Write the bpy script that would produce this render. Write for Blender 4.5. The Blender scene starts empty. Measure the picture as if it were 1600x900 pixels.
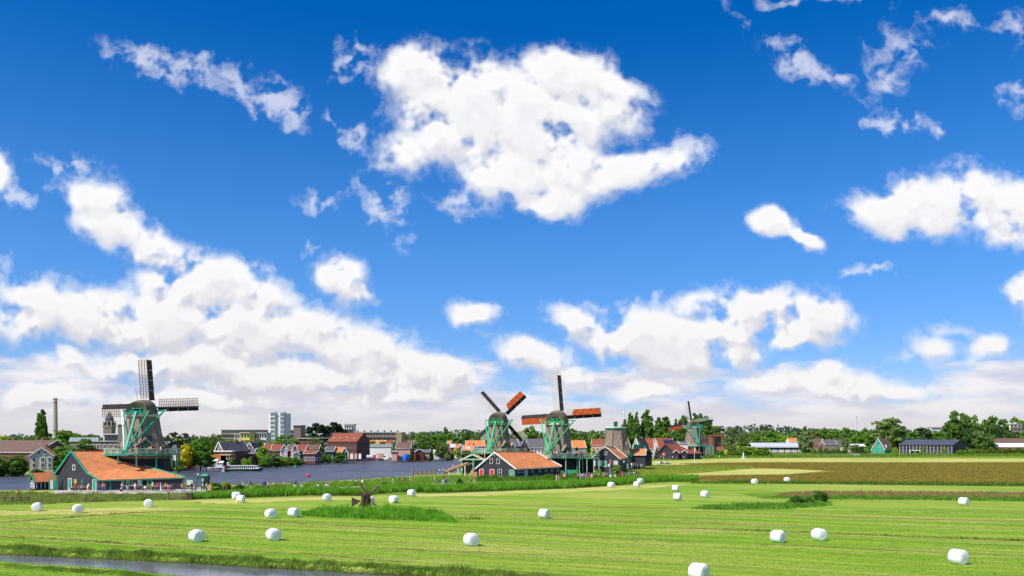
import bpy, bmesh, math, random
import numpy as np
from mathutils import Vector, Matrix, noise as mnoise
random.seed(7)
RNG = np.random.default_rng(7)
SC = bpy.context.scene
COL = SC.collection
PI = math.pi
R = math.radians

# ---------------------------------------------------------------- camera
CAM_H = 10.0
FOC = 1280.0            # focal length in units of 1/1600 of the frame width
HORIZON = 685.0
cam_d = bpy.data.cameras.new('camera')
cam = bpy.data.objects.new('camera', cam_d)
COL.objects.link(cam)
cam.location = (0, 0, CAM_H)
cam.rotation_euler = (R(90), 0, 0)
cam_d.sensor_width = 36.0
cam_d.lens = 36.0 * FOC / 1600.0
cam_d.shift_y = (HORIZON - 450.0) / 1600.0
cam_d.clip_start = 0.5
cam_d.clip_end = 20000
SC.camera = cam
SC.render.resolution_x, SC.render.resolution_y = 1024, 576
SC.view_settings.view_transform = 'Standard'
SC.view_settings.look = 'None'
SC.view_settings.gamma = 1.0
SC.view_settings.exposure = 0.32
SC.view_settings.use_curve_mapping = False

# ---------------------------------------------------------------- sun
SUN_DIR = Vector((-0.72, -0.60, 0.0)).normalized() * math.cos(R(50)) + Vector((0, 0, math.sin(R(50))))
sun_d = bpy.data.lights.new('sun', 'SUN')
sun_d.energy = 4.6
sun_d.angle = R(0.55)
sun_d.color = (1.0, 0.95, 0.86)
sun = bpy.data.objects.new('sun', sun_d)
COL.objects.link(sun)
sun.rotation_euler = (-SUN_DIR).to_track_quat('-Z', 'Y').to_euler()
sun.location = (0, 0, 200)

# ---------------------------------------------------------------- world: sky + procedural clouds
world = bpy.data.worlds.new('World')
SC.world = world
world.use_nodes = True
NT = world.node_tree
NT.nodes.clear()


class G:
    """tiny helper to write node graphs as expressions"""
    def __init__(s, nt): s.nt = nt
    def n(s, t, **kw):
        nd = s.nt.nodes.new(t)
        for k, v in kw.items(): setattr(nd, k, v)
        return nd
    def put(s, sock, v):
        if isinstance(v, bpy.types.NodeSocket): s.nt.links.new(v, sock)
        elif v is not None: sock.default_value = v
    def m(s, op, a, b=None, c=None, clamp=False):
        nd = s.n('ShaderNodeMath', operation=op, use_clamp=clamp)
        s.put(nd.inputs[0], a); s.put(nd.inputs[1], b)
        if c is not None: s.put(nd.inputs[2], c)
        return nd.outputs[0]
    def v(s, op, a, b=None, scale=None, out=0):
        nd = s.n('ShaderNodeVectorMath', operation=op)
        s.put(nd.inputs[0], a)
        if b is not None: s.put(nd.inputs[1], b)
        if scale is not None: s.put(nd.inputs['Scale'], scale)
        return nd.outputs['Value' if out == 'v' else 0]
    def comb(s, x, y, z=0.0):
        nd = s.n('ShaderNodeCombineXYZ')
        s.put(nd.inputs[0], x); s.put(nd.inputs[1], y); s.put(nd.inputs[2], z)
        return nd.outputs[0]
    def noise(s, vec, scale, detail=4, rough=0.5, out='Fac', lac=2.0, dist=0.0, dim='3D'):
        nd = s.n('ShaderNodeTexNoise', noise_dimensions=dim)
        s.put(nd.inputs['Vector'], vec); s.put(nd.inputs['Scale'], scale)
        nd.inputs['Detail'].default_value = detail
        nd.inputs['Roughness'].default_value = rough
        nd.inputs['Lacunarity'].default_value = lac
        nd.inputs['Distortion'].default_value = dist
        return nd.outputs[out]
    def ss(s, x, lo, hi, a=0.0, b=1.0, kind='SMOOTHSTEP'):
        nd = s.n('ShaderNodeMapRange', interpolation_type=kind)
        s.put(nd.inputs[0], x)
        for k, q in zip((1, 2, 3, 4), (lo, hi, a, b)): s.put(nd.inputs[k], q)
        return nd.outputs[0]
    def mix(s, f, a, b, blend='MIX'):
        nd = s.n('ShaderNodeMix', data_type='RGBA', blend_type=blend)
        s.put(nd.inputs[0], f)
        for sock, q in ((nd.inputs[6], a), (nd.inputs[7], b)):
            s.put(sock, q if isinstance(q, bpy.types.NodeSocket) else (*q[:3], 1.0))
        return nd.outputs[2]
    def mixf(s, f, a, b):
        nd = s.n('ShaderNodeMix', data_type='FLOAT')
        s.put(nd.inputs[0], f); s.put(nd.inputs[2], a); s.put(nd.inputs[3], b)
        return nd.outputs[0]


# every cloud mass: place on the sky chart (x right of north, y up, in 1/100 of the
# tangent plane), half sizes, tilt, weight.   chart = 100 * (dx/dy, dz/dy)
def chart(px, py): return ((px - 800) / 12.8, (685 - py) / 12.8)

CUMULUS = [  # px, py, rx, ry, tilt(deg, + = falls to the right), weight
    (655, 112, 82, 55, 0, 1), (735, 130, 120, 58, 0, 1), (800, 165, 110, 60, 0, 1), (690, 160, 80, 50, 0, 1), (880, 120, 95, 52, 5, 1), (945, 150, 92, 58, 25, 1),
    (720, 195, 120, 70, 0, 1), (840, 200, 130, 90, 0, 1.1), (800, 270, 105, 60, 0, 1), (865, 308, 75, 40, 0, 1),
    (990, 262, 80, 36, -8, 1), (1060, 246, 50, 28, -10, .8), (632, 240, 50, 40, -20, .8), (900, 270, 90, 50, 0, 1),
    (150, 305, 56, 38, 20, .85), (175, 348, 66, 42, 30, 1), (235, 388, 90, 40, 25, 1), (320, 422, 110, 40, 12, .95), (290, 450, 110, 50, 0, .9), (400, 455, 90, 36, 15, .8),
    (532, 437, 50, 42, 30, 1), (550, 458, 45, 14, 10, .9), (0, 270, 24, 40, 0, .8),
    (50, 488, 90, 62, 5, 1), (150, 495, 110, 62, 10, 1), (260, 505, 110, 78, 0, 1), (380, 510, 130, 68, 10, 1.05),
    (500, 522, 90, 56, 15, 1), (570, 545, 110, 56, 15, 1), (680, 585, 100, 38, 12, 1), (100, 560, 70, 24, 0, .7),
    (230, 580, 130, 34, 0, .9), (420, 590, 160, 40, 0, .9), (560, 590, 170, 34, 5, .9), (330, 560, 120, 40, 0, .8), (60, 620, 130, 26, 0, .8), (300, 625, 160, 24, 0, .7),
    (640, 615, 150, 22, 0, .7), (1180, 600, 90, 26, 0, .6), (1400, 610, 100, 18, 5, .6), (1000, 610, 110, 20, 0, .6),
    (743, 489, 44, 24, 15, .9), (835, 556, 78, 34, 12, 1), (880, 590, 60, 24, 0, .8),
    (920, 500, 80, 30, 12, .95), (1010, 540, 115, 48, 8, 1), (1070, 565, 120, 38, 0, .95), (1120, 540, 110, 34, 0, .9),
    (1130, 482, 110, 38, 0, .95), (1210, 492, 120, 48, 0, 1.05), (1280, 492, 75, 44, 0, 1.0), (1240, 520, 100, 30, 0, .9), (1195, 500, 80, 46, 0, 1.0), (1150, 505, 80, 40, 0, 1.0), (1070, 530, 90, 40, 0, 1.0), (845, 185, 90, 60, 0, 1.1), (1470, 320, 60, 50, 0, 1.0), (980, 520, 120, 50, 8, 1),
    (1320, 600, 120, 34, 8, .8), (1290, 578, 50, 26, 0, .7),
    (1465, 335, 80, 48, 0, 1), (1400, 330, 90, 50, 0, 1), (1430, 298, 55, 44, -10, 1), (1510, 305, 90, 58, 0, 1.05), (1580, 335, 100, 62, 5, 1), (1670, 360, 110, 70, 0, 1),
    (1208, 350, 48, 28, 25, 1), (1250, 373, 40, 16, 20, .85), (1600, 462, 44, 42, 0, .95),
    (1465, 545, 48, 26, 10, .55), (1555, 545, 50, 22, 5, .6), (-80, 520, 90, 80, 0, 1), (1720, 560, 90, 50, 0, 1),
]
WISPS = [
    (225, 95, 85, 34, 15, 1), (300, 112, 60, 30, 25, .9), (370, 135, 62, 34, 20, .95), (435, 165, 62, 42, 35, 1),
    (550, 98, 42, 34, 40, .8), (545, 210, 50, 22, 45, .9), (595, 322, 68, 44, 25, .95), (500, 314, 36, 18, 0, .85),
    (645, 384, 32, 14, 10, .6), (720, 320, 55, 22, 10, .7), (1070, 238, 60, 34, 0, .8),
    (105, 262, 62, 32, 15, .85), (30, 310, 40, 24, 0, .8), (120, 285, 60, 26, 0, .6), (380, 420, 80, 24, 10, .8),
    (1250, 92, 70, 34, 25, 1.05), (1310, 120, 40, 18, 30, .8), (1405, 75, 58, 58, 100, .62), (1385, 135, 52, 36, 0, .62),
    (1405, 190, 68, 28, 5, 1.05), (1460, 205, 26, 14, 40, .7), (1490, 22, 56, 24, 10, .85), (1585, 35, 34, 34, 60, .75), (1580, 150, 44, 28, 10, .8),
    (1350, 426, 70, 16, 0, .95), (1270, 0, 150, 12, 0, .7), (1480, 515, 64, 20, 0, .8), (1440, 560, 60, 24, 0, .7), (485, 395, 20, 18, -30, .6), (430, 435, 60, 20, 0, .6),
    (15, 415, 40, 14, 0, .6), (920, 485, 60, 16, 0, .6), (1060, 480, 90, 16, 0, .6), (1150, 20, 34, 14, 60, .5),
]


def build_world():
    g = g_top = G(NT)
    tc = g.n('ShaderNodeTexCoord')
    sep = g.n('ShaderNodeSeparateXYZ')
    NT.links.new(tc.outputs['Generated'], sep.inputs[0])
    dx, dy, dz = sep.outputs
    ys = g.m('MAXIMUM', dy, 0.05)
    cx = g.m('MULTIPLY', g.m('DIVIDE', dx, ys), 100.0)
    cy = g.m('MULTIPLY', g.m('DIVIDE', dz, ys), 100.0)
    P = g.comb(cx, cy, 0.0)
    hor = g.m('SQRT', g.m('MAXIMUM', g.m('SUBTRACT', 1.0, g.m('MULTIPLY', dz, dz)), 0.01))
    te = g.m('MULTIPLY', g.m('DIVIDE', dz, hor), 100.0)
    az = g.m('MULTIPLY', g.m('ARCTAN2', dx, dy), 100.0)

    sky = g.n('ShaderNodeTexSky', sky_type='NISHITA')
    sky.sun_disc = False
    sky.sun_elevation = R(50)
    sky.sun_rotation = math.atan2(SUN_DIR.x, SUN_DIR.y)
    sky.air_density = 1.0
    sky.dust_density = 0.2
    sky.ozone_density = 4.0
    s0 = g.v('SCALE', sky.outputs[0], scale=0.1)
    hs = g.n('ShaderNodeHueSaturation')
    hs.inputs['Saturation'].default_value = 1.42
    hs.inputs['Value'].default_value = 1.12
    g.put(hs.inputs['Color'], s0)
    clear = g.v('MULTIPLY', hs.outputs[0], (1.0, 0.94, 1.22))

    clear = g.mix(g.ss(te, 50, 6, 0, 0.42), clear, (0.13, 0.40, 0.88))

    def background(col):
        bg = g.n('ShaderNodeBackground')
        g.put(bg.inputs['Color'], col); bg.inputs['Strength'].default_value = 0.84
        return bg.outputs[0]
    def mixs(f, a, b):
        nd = g.n('ShaderNodeMixShader')
        g.put(nd.inputs[0], f); g.put(nd.inputs[1], a); g.put(nd.inputs[2], b)
        return nd.outputs[0]

    def field(src, blobs, soft=0.22):
        acc = None
        src0 = src
        for k, (bx, by, rx, ry, tilt, w) in enumerate(blobs):
            if k and k % 8 == 0:      # keeps the shader's stack small: the next masses wait for these
                src = g.v('ADD', src0, g.v('SCALE', (0, 0, 1e-6), scale=acc))
            c = chart(bx, by)
            mp = g.n('ShaderNodeMapping', vector_type='TEXTURE')
            mp.inputs['Location'].default_value = (c[0], c[1], 0)
            mp.inputs['Rotation'].default_value = (0, 0, R(-tilt))
            mp.inputs['Scale'].default_value = (rx / 12.8, ry / 12.8, 1)
            g.put(mp.inputs[0], src)
            f = g.m('MULTIPLY_ADD', g.v('LENGTH', mp.outputs[0], out='v'), -w, w)      # w*(1-d)
            acc = f if acc is None else g.m('SMOOTH_MAX', acc, f, soft)
        return acc

    def near(blobs, x0, x1, y0, y1, m):
        out = []
        for b in blobs:
            c = chart(b[0], b[1]); r = (b[2] / 12.8, b[3] / 12.8)
            t = R(-b[4])
            ex = math.hypot(r[0] * math.cos(t), r[1] * math.sin(t)) * m + 1.5
            ey = math.hypot(r[0] * math.sin(t), r[1] * math.cos(t)) * m + 1.5
            if c[0] + ex > x0 and c[0] - ex < x1 and c[1] + ey > y0 and c[1] - ey < y1: out.append(b)
        return out

    def cumulus(p, blobs):
        wv = g.v('SUBTRACT', g.noise(p, 0.16, 3, 0.55, 'Color'), (0.5, 0.5, 0.5))
        pw = g.v('ADD', p, g.v('SCALE', wv, scale=4.6))
        F = field(pw, blobs)
        n1 = g.m('SUBTRACT', g.noise(pw, 0.25, 8, 0.57), 0.5)
        vo = g.n('ShaderNodeTexVoronoi', feature='F1')
        vo.inputs['Scale'].default_value = 0.36
        vo.inputs['Detail'].default_value = 1.5
        vo.inputs['Roughness'].default_value = 0.5
        g.put(vo.inputs['Vector'], pw)
        bil = g.m('SUBTRACT', 0.42, vo.outputs['Distance'])
        Fs = g.m('MINIMUM', g.m('MULTIPLY_ADD', F, 1.9, 0.04), 1.15)
        amp = g.ss(Fs, 0.1, 0.8, 1.15, 0.42)
        return g.m('ADD', g.m('MULTIPLY_ADD', n1, amp, Fs), g.m('MULTIPLY', bil, 0.15))

    def paint(aC, D0, Dd, aW, band):
        c = clear
        if band:
            bn = g.noise(g.comb(g.m('MULTIPLY', az, 0.10), g.m('MULTIPLY', te, 0.36), 3.1), 1.0, 7, 0.56)
            B = g.m('ADD', g.ss(te, 15.0, 2.5, -0.36, 0.42, 'LINEAR'), g.m('MULTIPLY', g.m('SUBTRACT', bn, 0.5), 1.9))
            aB = g.m('MULTIPLY', g.ss(B, -0.02, 0.36), g.ss(te, 19.0, 9.0))
            bs = g.noise(g.comb(g.m('MULTIPLY', az, 0.13), g.m('MULTIPLY', te, 0.5), 9.0), 1.0, 5, 0.55)
            cB = g.mix(g.ss(bs, 0.36, 0.64), (0.62, 0.63, 0.74), (0.88, 0.86, 0.88))
            c = g.mix(g.m('MULTIPLY', aB, 0.93), c, cB)
        if aW is not None:
            c = g.mix(aW, c, (0.78, 0.81, 0.93))
        if aC is not None:
            low = g.ss(te, 26, 4)
            # lit rims, greyer where more cloud lies above
            lit = g.ss(g.m('SUBTRACT', D0, Dd), -0.40, 0.26)
            thick = g.ss(D0, 0.35, 1.3)
            shade = g.m('MULTIPLY', g.m('SUBTRACT', 1.0, lit), g.mixf(low, 0.42, 0.85))
            white = g.mix(low, (0.96, 0.96, 0.97), (0.92, 0.905, 0.91))
            grey = g.mix(low, (0.55, 0.56, 0.64), (0.59, 0.59, 0.67))
            cC = g.mix(shade, white, grey)
            cC = g.mix(g.m('MULTIPLY', thick, 0.22), cC, (0.70, 0.71, 0.77))
            c = g.mix(aC, c, cC)
        return g.mix(g.ss(te, 5.5, 0.2, 0.0, 0.85), c, (0.70, 0.675, 0.69)) if band else c

    def leaf(x0, x1, y0, y1):
        nonlocal g, P, te, az, clear
        keep = (g, P, te, az, clear)
        tree = bpy.data.node_groups.new('cloud_patch', 'ShaderNodeTree')
        for nm, ty in (('P', 'NodeSocketVector'), ('te', 'NodeSocketFloat'), ('az', 'NodeSocketFloat'), ('clear', 'NodeSocketColor')):
            tree.interface.new_socket(nm, in_out='INPUT', socket_type=ty)
        tree.interface.new_socket('Shader', in_out='OUTPUT', socket_type='NodeSocketShader')
        g = G(tree)
        gi = g.n('NodeGroupInput'); go = g.n('NodeGroupOutput')
        P, te, az, clear = (gi.outputs[k] for k in range(4))
        tree.links.new(patch(x0, x1, y0, y1), go.inputs[0])
        g, P, te, az, clear = keep
        nd = g.n('ShaderNodeGroup'); nd.node_tree = tree
        for k, q in enumerate((P, te, az, clear)): g.put(nd.inputs[k], q)
        return nd.outputs[0]

    def patch(x0, x1, y0, y1):
        bl = near(CUMULUS, x0, x1, y0, y1, 1.45)
        ws = near(WISPS, x0, x1, y0, y1, 1.5)
        aC = D0 = Dd = aW = None
        if bl:
            D0 = cumulus(P, bl)
            Dd = cumulus(g.v('ADD', P, (-0.8, 1.7, 0)), bl)
            veil = g.ss(D0, -0.42, 0.25, 0.0, 0.30)
            aC = g.m('MAXIMUM', g.ss(D0, -0.12, 0.78), g.m('MULTIPLY', veil, g.ss(g.noise(P, 0.7, 6, 0.6), 0.38, 0.62)))
        if ws:
            wv = g.v('SUBTRACT', g.noise(P, 0.20, 3, 0.6, 'Color'), (0.5, 0.5, 0.5))
            pw = g.v('ADD', P, g.v('SCALE', wv, scale=7.0))
            wn = g.m('SUBTRACT', g.noise(pw, 0.40, 8, 0.60), 0.5)
            Wd = g.m('MULTIPLY_ADD', wn, 1.5, field(pw, ws))
            aW = g.m('MULTIPLY', g.ss(Wd, -0.05, 0.85), 0.70)
        return background(paint(aC, D0, Dd, aW, y0 < 19.0))

    def split(x0, x1, y0, y1, depth):
        n = len(near(CUMULUS, x0, x1, y0, y1, 1.45)) * 2 + len(near(WISPS, x0, x1, y0, y1, 1.5))
        if depth == 0 or n <= 5: return leaf(x0, x1, y0, y1)
        if (x1 - x0) > (y1 - y0) * 1.3:
            xm = (x0 + x1) / 2
            return mixs(g.m('GREATER_THAN', cx, xm), split(x0, xm, y0, y1, depth - 1), split(xm, x1, y0, y1, depth - 1))
        ym = (y0 + y1) / 2
        return mixs(g.m('GREATER_THAN', cy, ym), split(x0, x1, y0, ym, depth - 1), split(x0, x1, ym, y1, depth - 1))
    front = split(-68, 68, 0, 57, 7)

    # everywhere else: free clouds from the direction itself
    zz = g.m('ADD', g.m('MAXIMUM', dz, 0), 0.22)
    gp = g.comb(g.m('DIVIDE', dx, zz), g.m('DIVIDE', dy, zz), 0)
    D0 = g.m('MULTIPLY_ADD', g.noise(gp, 1.5, 5, 0.56), 3.4, -1.85)
    free = background(paint(g.ss(D0, 0, 0.36), D0, g.m('MULTIPLY', D0, 0.9), None, True))
    inside = g.m('MULTIPLY', g.m('GREATER_THAN', dy, 0.1), g.m('MULTIPLY', g.m('LESS_THAN', g.m('ABSOLUTE', cx), 68), g.m('LESS_THAN', cy, 57)))
    up = mixs(inside, free, front)
    sh = mixs(g.m('GREATER_THAN', dz, -0.003), background((0.10, 0.13, 0.06, 1)), up)
    out = g.n('ShaderNodeOutputWorld')
    NT.links.new(sh, out.inputs['Surface'])
    world.cycles.sampling_method = 'MANUAL'
    world.cycles.sample_map_resolution = 512
build_world()

# ---------------------------------------------------------------- helpers
def X(px, Y): return (px - 800.0) / FOC * Y
def Z(py, Y): return CAM_H - (py - HORIZON) / FOC * Y
def Yg(py, z=0.0): return (CAM_H - z) * FOC / (py - HORIZON)
def P3(px, py, Y): return Vector((X(px, Y), Y, Z(py, Y)))
def G3(px, py, z=0.0):
    Y = Yg(py, z)
    return Vector((X(px, Y), Y, z))

_M = {}
def mat(name, col, rough=0.85, var=0.18, scale=1.2, bump=0.0, kind=None, spec=0.3, metal=0.0, hue=0.0, period=0.3):
    """procedural material: base colour broken up by two noises, optional rows of tiles or boards"""
    if name in _M: return _M[name]
    m = bpy.data.materials.new(name); m.use_nodes = True
    nt = m.node_tree; g = G(nt)
    b = nt.nodes['Principled BSDF']
    b.inputs['Roughness'].default_value = rough
    b.inputs['Specular IOR Level'].default_value = spec
    b.inputs['Metallic'].default_value = metal
    tc = g.n('ShaderNodeTexCoord').outputs['Object']
    n1 = g.noise(tc, scale, 4, 0.6)
    n2 = g.noise(tc, scale * 7.3, 3, 0.6)
    f = g.m('ADD', g.m('MULTIPLY', n1, 0.6), g.m('MULTIPLY', n2, 0.4))
    lo = tuple(max(0, c * (1 - var)) for c in col); hi = tuple(min(1, c * (1 + var)) for c in col)
    c = g.mix(g.ss(f, 0.32, 0.68), lo, hi)
    hgt = None
    if kind == 'tile':
        sp = g.n('ShaderNodeSeparateXYZ'); g.put(sp.inputs[0], tc)
        rows = g.m('FRACT', g.m('MULTIPLY', sp.outputs[2], 1 / (period * 0.75)))
        n3 = g.noise(tc, 5.0, 2, 0.7)
        c = g.mix(g.ss(n3, 0.50, 0.66, 0, 0.75), c, (col[0] * 0.55, col[1] * 0.5, col[2] * 0.55))
        n4 = g.noise(tc, 0.35, 3, 0.6)
        c = g.mix(g.ss(n4, 0.50, 0.68, 0, 0.6), c, (col[0] * 0.62, col[1] * 0.9, col[2] * 0.8))
        hgt = rows
        c = g.mix(g.ss(rows, 0.80, 1.0, 0, 0.35), c, (col[0] * 0.45, col[1] * 0.4, col[2] * 0.4))
    elif kind == 'board':
        sp = g.n('ShaderNodeSeparateXYZ'); g.put(sp.inputs[0], tc)
        rows = g.m('FRACT', g.m('MULTIPLY', sp.outputs[2], 1 / period))
        c = g.mix(g.ss(rows, 0.86, 1.0, 0, 0.6), c, tuple(q * 0.4 for q in col))
        hgt = rows
    elif kind == 'brick':
        sp = g.n('ShaderNodeSeparateXYZ'); g.put(sp.inputs[0], tc)
        n3 = g.noise(tc, 9.0, 2, 0.7)
        c = g.mix(g.ss(n3, 0.45, 0.7, 0, 0.4), c, (col[0] * 1.35, col[1] * 1.3, col[2] * 1.25))
    elif kind == 'thatch':
        wv = g.noise(g.v('MULTIPLY', tc, (3.0, 3.0, 0.5)), 1.6, 5, 0.7)
        c = g.mix(g.ss(wv, 0.4, 0.66), c, tuple(q * 1.45 for q in col))
        st = g.noise(g.v('MULTIPLY', tc, (0.7, 0.7, 0.16)), 1.0, 3, 0.6)
        c = g.mix(g.ss(st, 0.5, 0.7, 0, 0.45), c, (col[0] * 0.7, col[1] * 0.72, col[2] * 0.62))
        hgt = wv
    if hue:
        oi = g.n('ShaderNodeObjectInfo')
        hsv = g.n('ShaderNodeHueSaturation')
        g.put(hsv.inputs['Value'], g.ss(oi.outputs['Random'], 0, 1, 1 - hue, 1 + hue, 'LINEAR')); g.put(hsv.inputs['Color'], c)
        c = hsv.outputs[0]
    g.put(b.inputs['Base Color'], c)
    if bump or hgt is not None:
        bp = g.n('ShaderNodeBump'); bp.inputs['Strength'].default_value = bump or 0.5
        bp.inputs['Distance'].default_value = 0.06
        g.put(bp.inputs['Height'], hgt if hgt is not None else f)
        g.put(b.inputs['Normal'], bp.outputs[0])
    _M[name] = m
    return m


def foliage_mat(name):
    """leaves: colour from the object's own colour, each leaf a little different"""
    if name in _M: return _M[name]
    m = bpy.data.materials.new(name); m.use_nodes = True
    nt = m.node_tree; g = G(nt)
    b = nt.nodes['Principled BSDF']
    b.inputs['Roughness'].default_value = 0.6
    b.inputs['Specular IOR Level'].default_value = 0.15
    oi = g.n('ShaderNodeObjectInfo')
    geo = g.n('ShaderNodeNewGeometry')
    rnd = geo.outputs['Random Per Island']
    n = g.noise(geo.outputs['Position'], 0.7, 4, 0.65)
    hs = g.n('ShaderNodeHueSaturation')
    g.put(hs.inputs['Hue'], g.m('ADD', 0.485, g.m('MULTIPLY', rnd, 0.03)))
    g.put(hs.inputs['Saturation'], 1.0)
    g.put(hs.inputs['Value'], g.m('ADD', g.ss(rnd, 0, 1, 0.72, 1.2, 'LINEAR'), g.ss(n, 0.38, 0.62, -0.18, 0.38)))
    g.put(hs.inputs['Color'], oi.outputs['Color'])
    g.put(b.inputs['Base Color'], hs.outputs[0])
    tr = g.n('ShaderNodeBsdfTranslucent'); g.put(tr.inputs[0], g.mix(1.0, hs.outputs[0], (1.1, 1.25, 0.5), 'MULTIPLY'))
    mx = g.n('ShaderNodeMixShader'); mx.inputs[0].default_value = 0.38
    g.put(mx.inputs[1], b.outputs[0]); g.put(mx.inputs[2], tr.outputs[0])
    nt.links.new(mx.outputs[0], nt.nodes['Material Output'].inputs[0])
    _M[name] = m
    return m


def glass_mat(name='window_glass', col=(0.03, 0.04, 0.05)):
    if name in _M: return _M[name]
    m = mat(name, col, rough=0.12, var=0.3, spec=0.6, scale=0.6)
    return m


class MB:
    """collects faces, then links them as one mesh object"""
    def __init__(s): s.v = []; s.f = []; s.mi = []
    def face(s, pts, mi=0):
        i = len(s.v); s.v += [tuple(p) for p in pts]; s.f.append(tuple(range(i, i + len(pts)))); s.mi.append(mi); return s
    def box(s, c, d, rz=0.0, mi=0):
        cx, cy, cz = c; a, b, h = d[0] / 2, d[1] / 2, d[2] / 2
        co, si = math.cos(rz), math.sin(rz)
        i = len(s.v)
        for z in (-h, h):
            for x, y in ((-a, -b), (a, -b), (a, b), (-a, b)):
                s.v.append((cx + x * co - y * si, cy + x * si + y * co, cz + z))
        for q in ((0, 3, 2, 1), (4, 5, 6, 7), (0, 1, 5, 4), (1, 2, 6, 5), (2, 3, 7, 6), (3, 0, 4, 7)):
            s.f.append(tuple(i + k for k in q)); s.mi.append(mi)
        return s
    def beam(s, p, q, w, h=None, up=(0, 0, 1), mi=0):
        p, q = Vector(p), Vector(q); h = h or w
        d = (q - p).normalized(); u = Vector(up)
        if abs(d.dot(u)) > 0.98: u = Vector((0, 1, 0)) if abs(d.y) < 0.9 else Vector((1, 0, 0))
        sx = d.cross(u).normalized(); sy = sx.cross(d).normalized()
        i = len(s.v)
        for e in (p, q):
            for a, b in ((-1, -1), (1, -1), (1, 1), (-1, 1)):
                s.v.append(tuple(e + sx * (a * w / 2) + sy * (b * h / 2)))
        for k in ((0, 3, 2, 1), (4, 5, 6, 7), (0, 1, 5, 4), (1, 2, 6, 5), (2, 3, 7, 6), (3, 0, 4, 7)):
            s.f.append(tuple(i + j for j in k)); s.mi.append(mi)
        return s
    def tube(s, p, q, r0, r1=None, n=8, caps=True, mi=0):
        p, q = Vector(p), Vector(q); r1 = r0 if r1 is None else r1
        d = (q - p).normalized(); u = Vector((0, 0, 1)) if abs(d.z) < 0.95 else Vector((1, 0, 0))
        sx = d.cross(u).normalized(); sy = sx.cross(d)
        i = len(s.v)
        for e, r in ((p, r0), (q, r1)):
            for k in range(n):
                a = 2 * PI * k / n
                s.v.append(tuple(e + sx * (r * math.cos(a)) + sy * (r * math.sin(a))))
        for k in range(n):
            s.f.append((i + k, i + (k + 1) % n, i + n + (k + 1) % n, i + n + k)); s.mi.append(mi)
        if caps:
            s.f.append(tuple(i + k for k in range(n))[::-1]); s.mi.append(mi)
            s.f.append(tuple(i + n + k for k in range(n))); s.mi.append(mi)
        return s
    def lathe(s, prof, n=12, c=(0, 0), phase=0.0, mi=0, caps=True):
        i = len(s.v)
        for z, r in prof:
            for k in range(n):
                a = 2 * PI * k / n + phase
                s.v.append((c[0] + r * math.cos(a), c[1] + r * math.sin(a), z))
        for j in range(len(prof) - 1):
            for k in range(n):
                s.f.append((i + j * n + k, i + j * n + (k + 1) % n, i + (j + 1) * n + (k + 1) % n, i + (j + 1) * n + k)); s.mi.append(mi)
        if caps:
            s.f.append(tuple(i + k for k in range(n))[::-1]); s.mi.append(mi)
            t = i + (len(prof) - 1) * n
            s.f.append(tuple(t + k for k in range(n))); s.mi.append(mi)
        return s
    def slab(s, pts, t, mi=0):
        """polygon thickened by t against its normal"""
        P = [Vector(p) for p in pts]
        n = Vector((0, 0, 0))
        for k in range(len(P)):
            n += (P[k] - P[0]).cross(P[(k + 1) % len(P)] - P[0])
        n.normalize()
        Q = [p - n * t for p in P]
        i = len(s.v); s.v += [tuple(p) for p in P + Q]; m = len(P)
        s.f.append(tuple(range(i, i + m))); s.mi.append(mi)
        s.f.append(tuple(range(i + m, i + 2 * m))[::-1]); s.mi.append(mi)
        for k in range(m):
            s.f.append((i + k, i + m + k, i + m + (k + 1) % m, i + (k + 1) % m)); s.mi.append(mi)
        return s
    def shift(s, o):
        o = Vector(o); s.v = [(x - o.x, y - o.y, z - o.z) for x, y, z in s.v]; return s
    def mesh(s, name, mats, smooth=False):
        me = bpy.data.meshes.new(name); me.from_pydata(s.v, [], s.f)
        for m in (mats if isinstance(mats, (list, tuple)) else [mats]): me.materials.append(m)
        me.polygons.foreach_set('material_index', s.mi)
        if smooth: me.polygons.foreach_set('use_smooth', [True] * len(s.f))
        me.update()
        return me
    def build(s, name, mats, parent=None, smooth=False, loc=None):
        return link(name, s.mesh(name, mats, smooth), parent, loc)


def link(name, me, parent=None, loc=None):
    o = bpy.data.objects.new(name, me); COL.objects.link(o)
    if parent is not None: o.parent = parent
    if loc is not None: o.location = loc
    return o
def tag(o, label=None, cat=None, group=None, kind=None):
    if label: o['label'] = label
    if cat: o['category'] = cat
    if group: o['group'] = group
    if kind: o['kind'] = kind
    return o
def thing(name, label, cat, loc=(0, 0, 0), rz=0.0, group=None):
    o = bpy.data.objects.new(name, None); COL.objects.link(o)
    o.location = loc; o.rotation_euler = (0, 0, rz); o.empty_display_size = 0.5
    return tag(o, label, cat, group)
def copy_tree(o, parent=None):
    c = o.copy(); COL.objects.link(c); c.parent = parent
    for ch in list(KIDS.get(o.name, ())) or [k for k in o.children]: copy_tree(ch, c)
    return c
KIDS = {}

def np_mesh(name, verts, faces, mats, nper=4, smooth=False):
    """fast mesh from arrays: verts (n,3), faces (m,nper)"""
    me = bpy.data.meshes.new(name)
    verts = np.asarray(verts, dtype=np.float32); faces = np.asarray(faces, dtype=np.int32)
    me.vertices.add(len(verts)); me.vertices.foreach_set('co', verts.ravel())
    me.loops.add(faces.size); me.loops.foreach_set('vertex_index', faces.ravel())
    me.polygons.add(len(faces)); me.polygons.foreach_set('loop_start', np.arange(0, faces.size, nper, dtype=np.int32))
    if smooth: me.polygons.foreach_set('use_smooth', np.ones(len(faces), dtype=bool))
    me.update(calc_edges=True)
    for m in (mats if isinstance(mats, (list, tuple)) else [mats]): me.materials.append(m)
    return me

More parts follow.
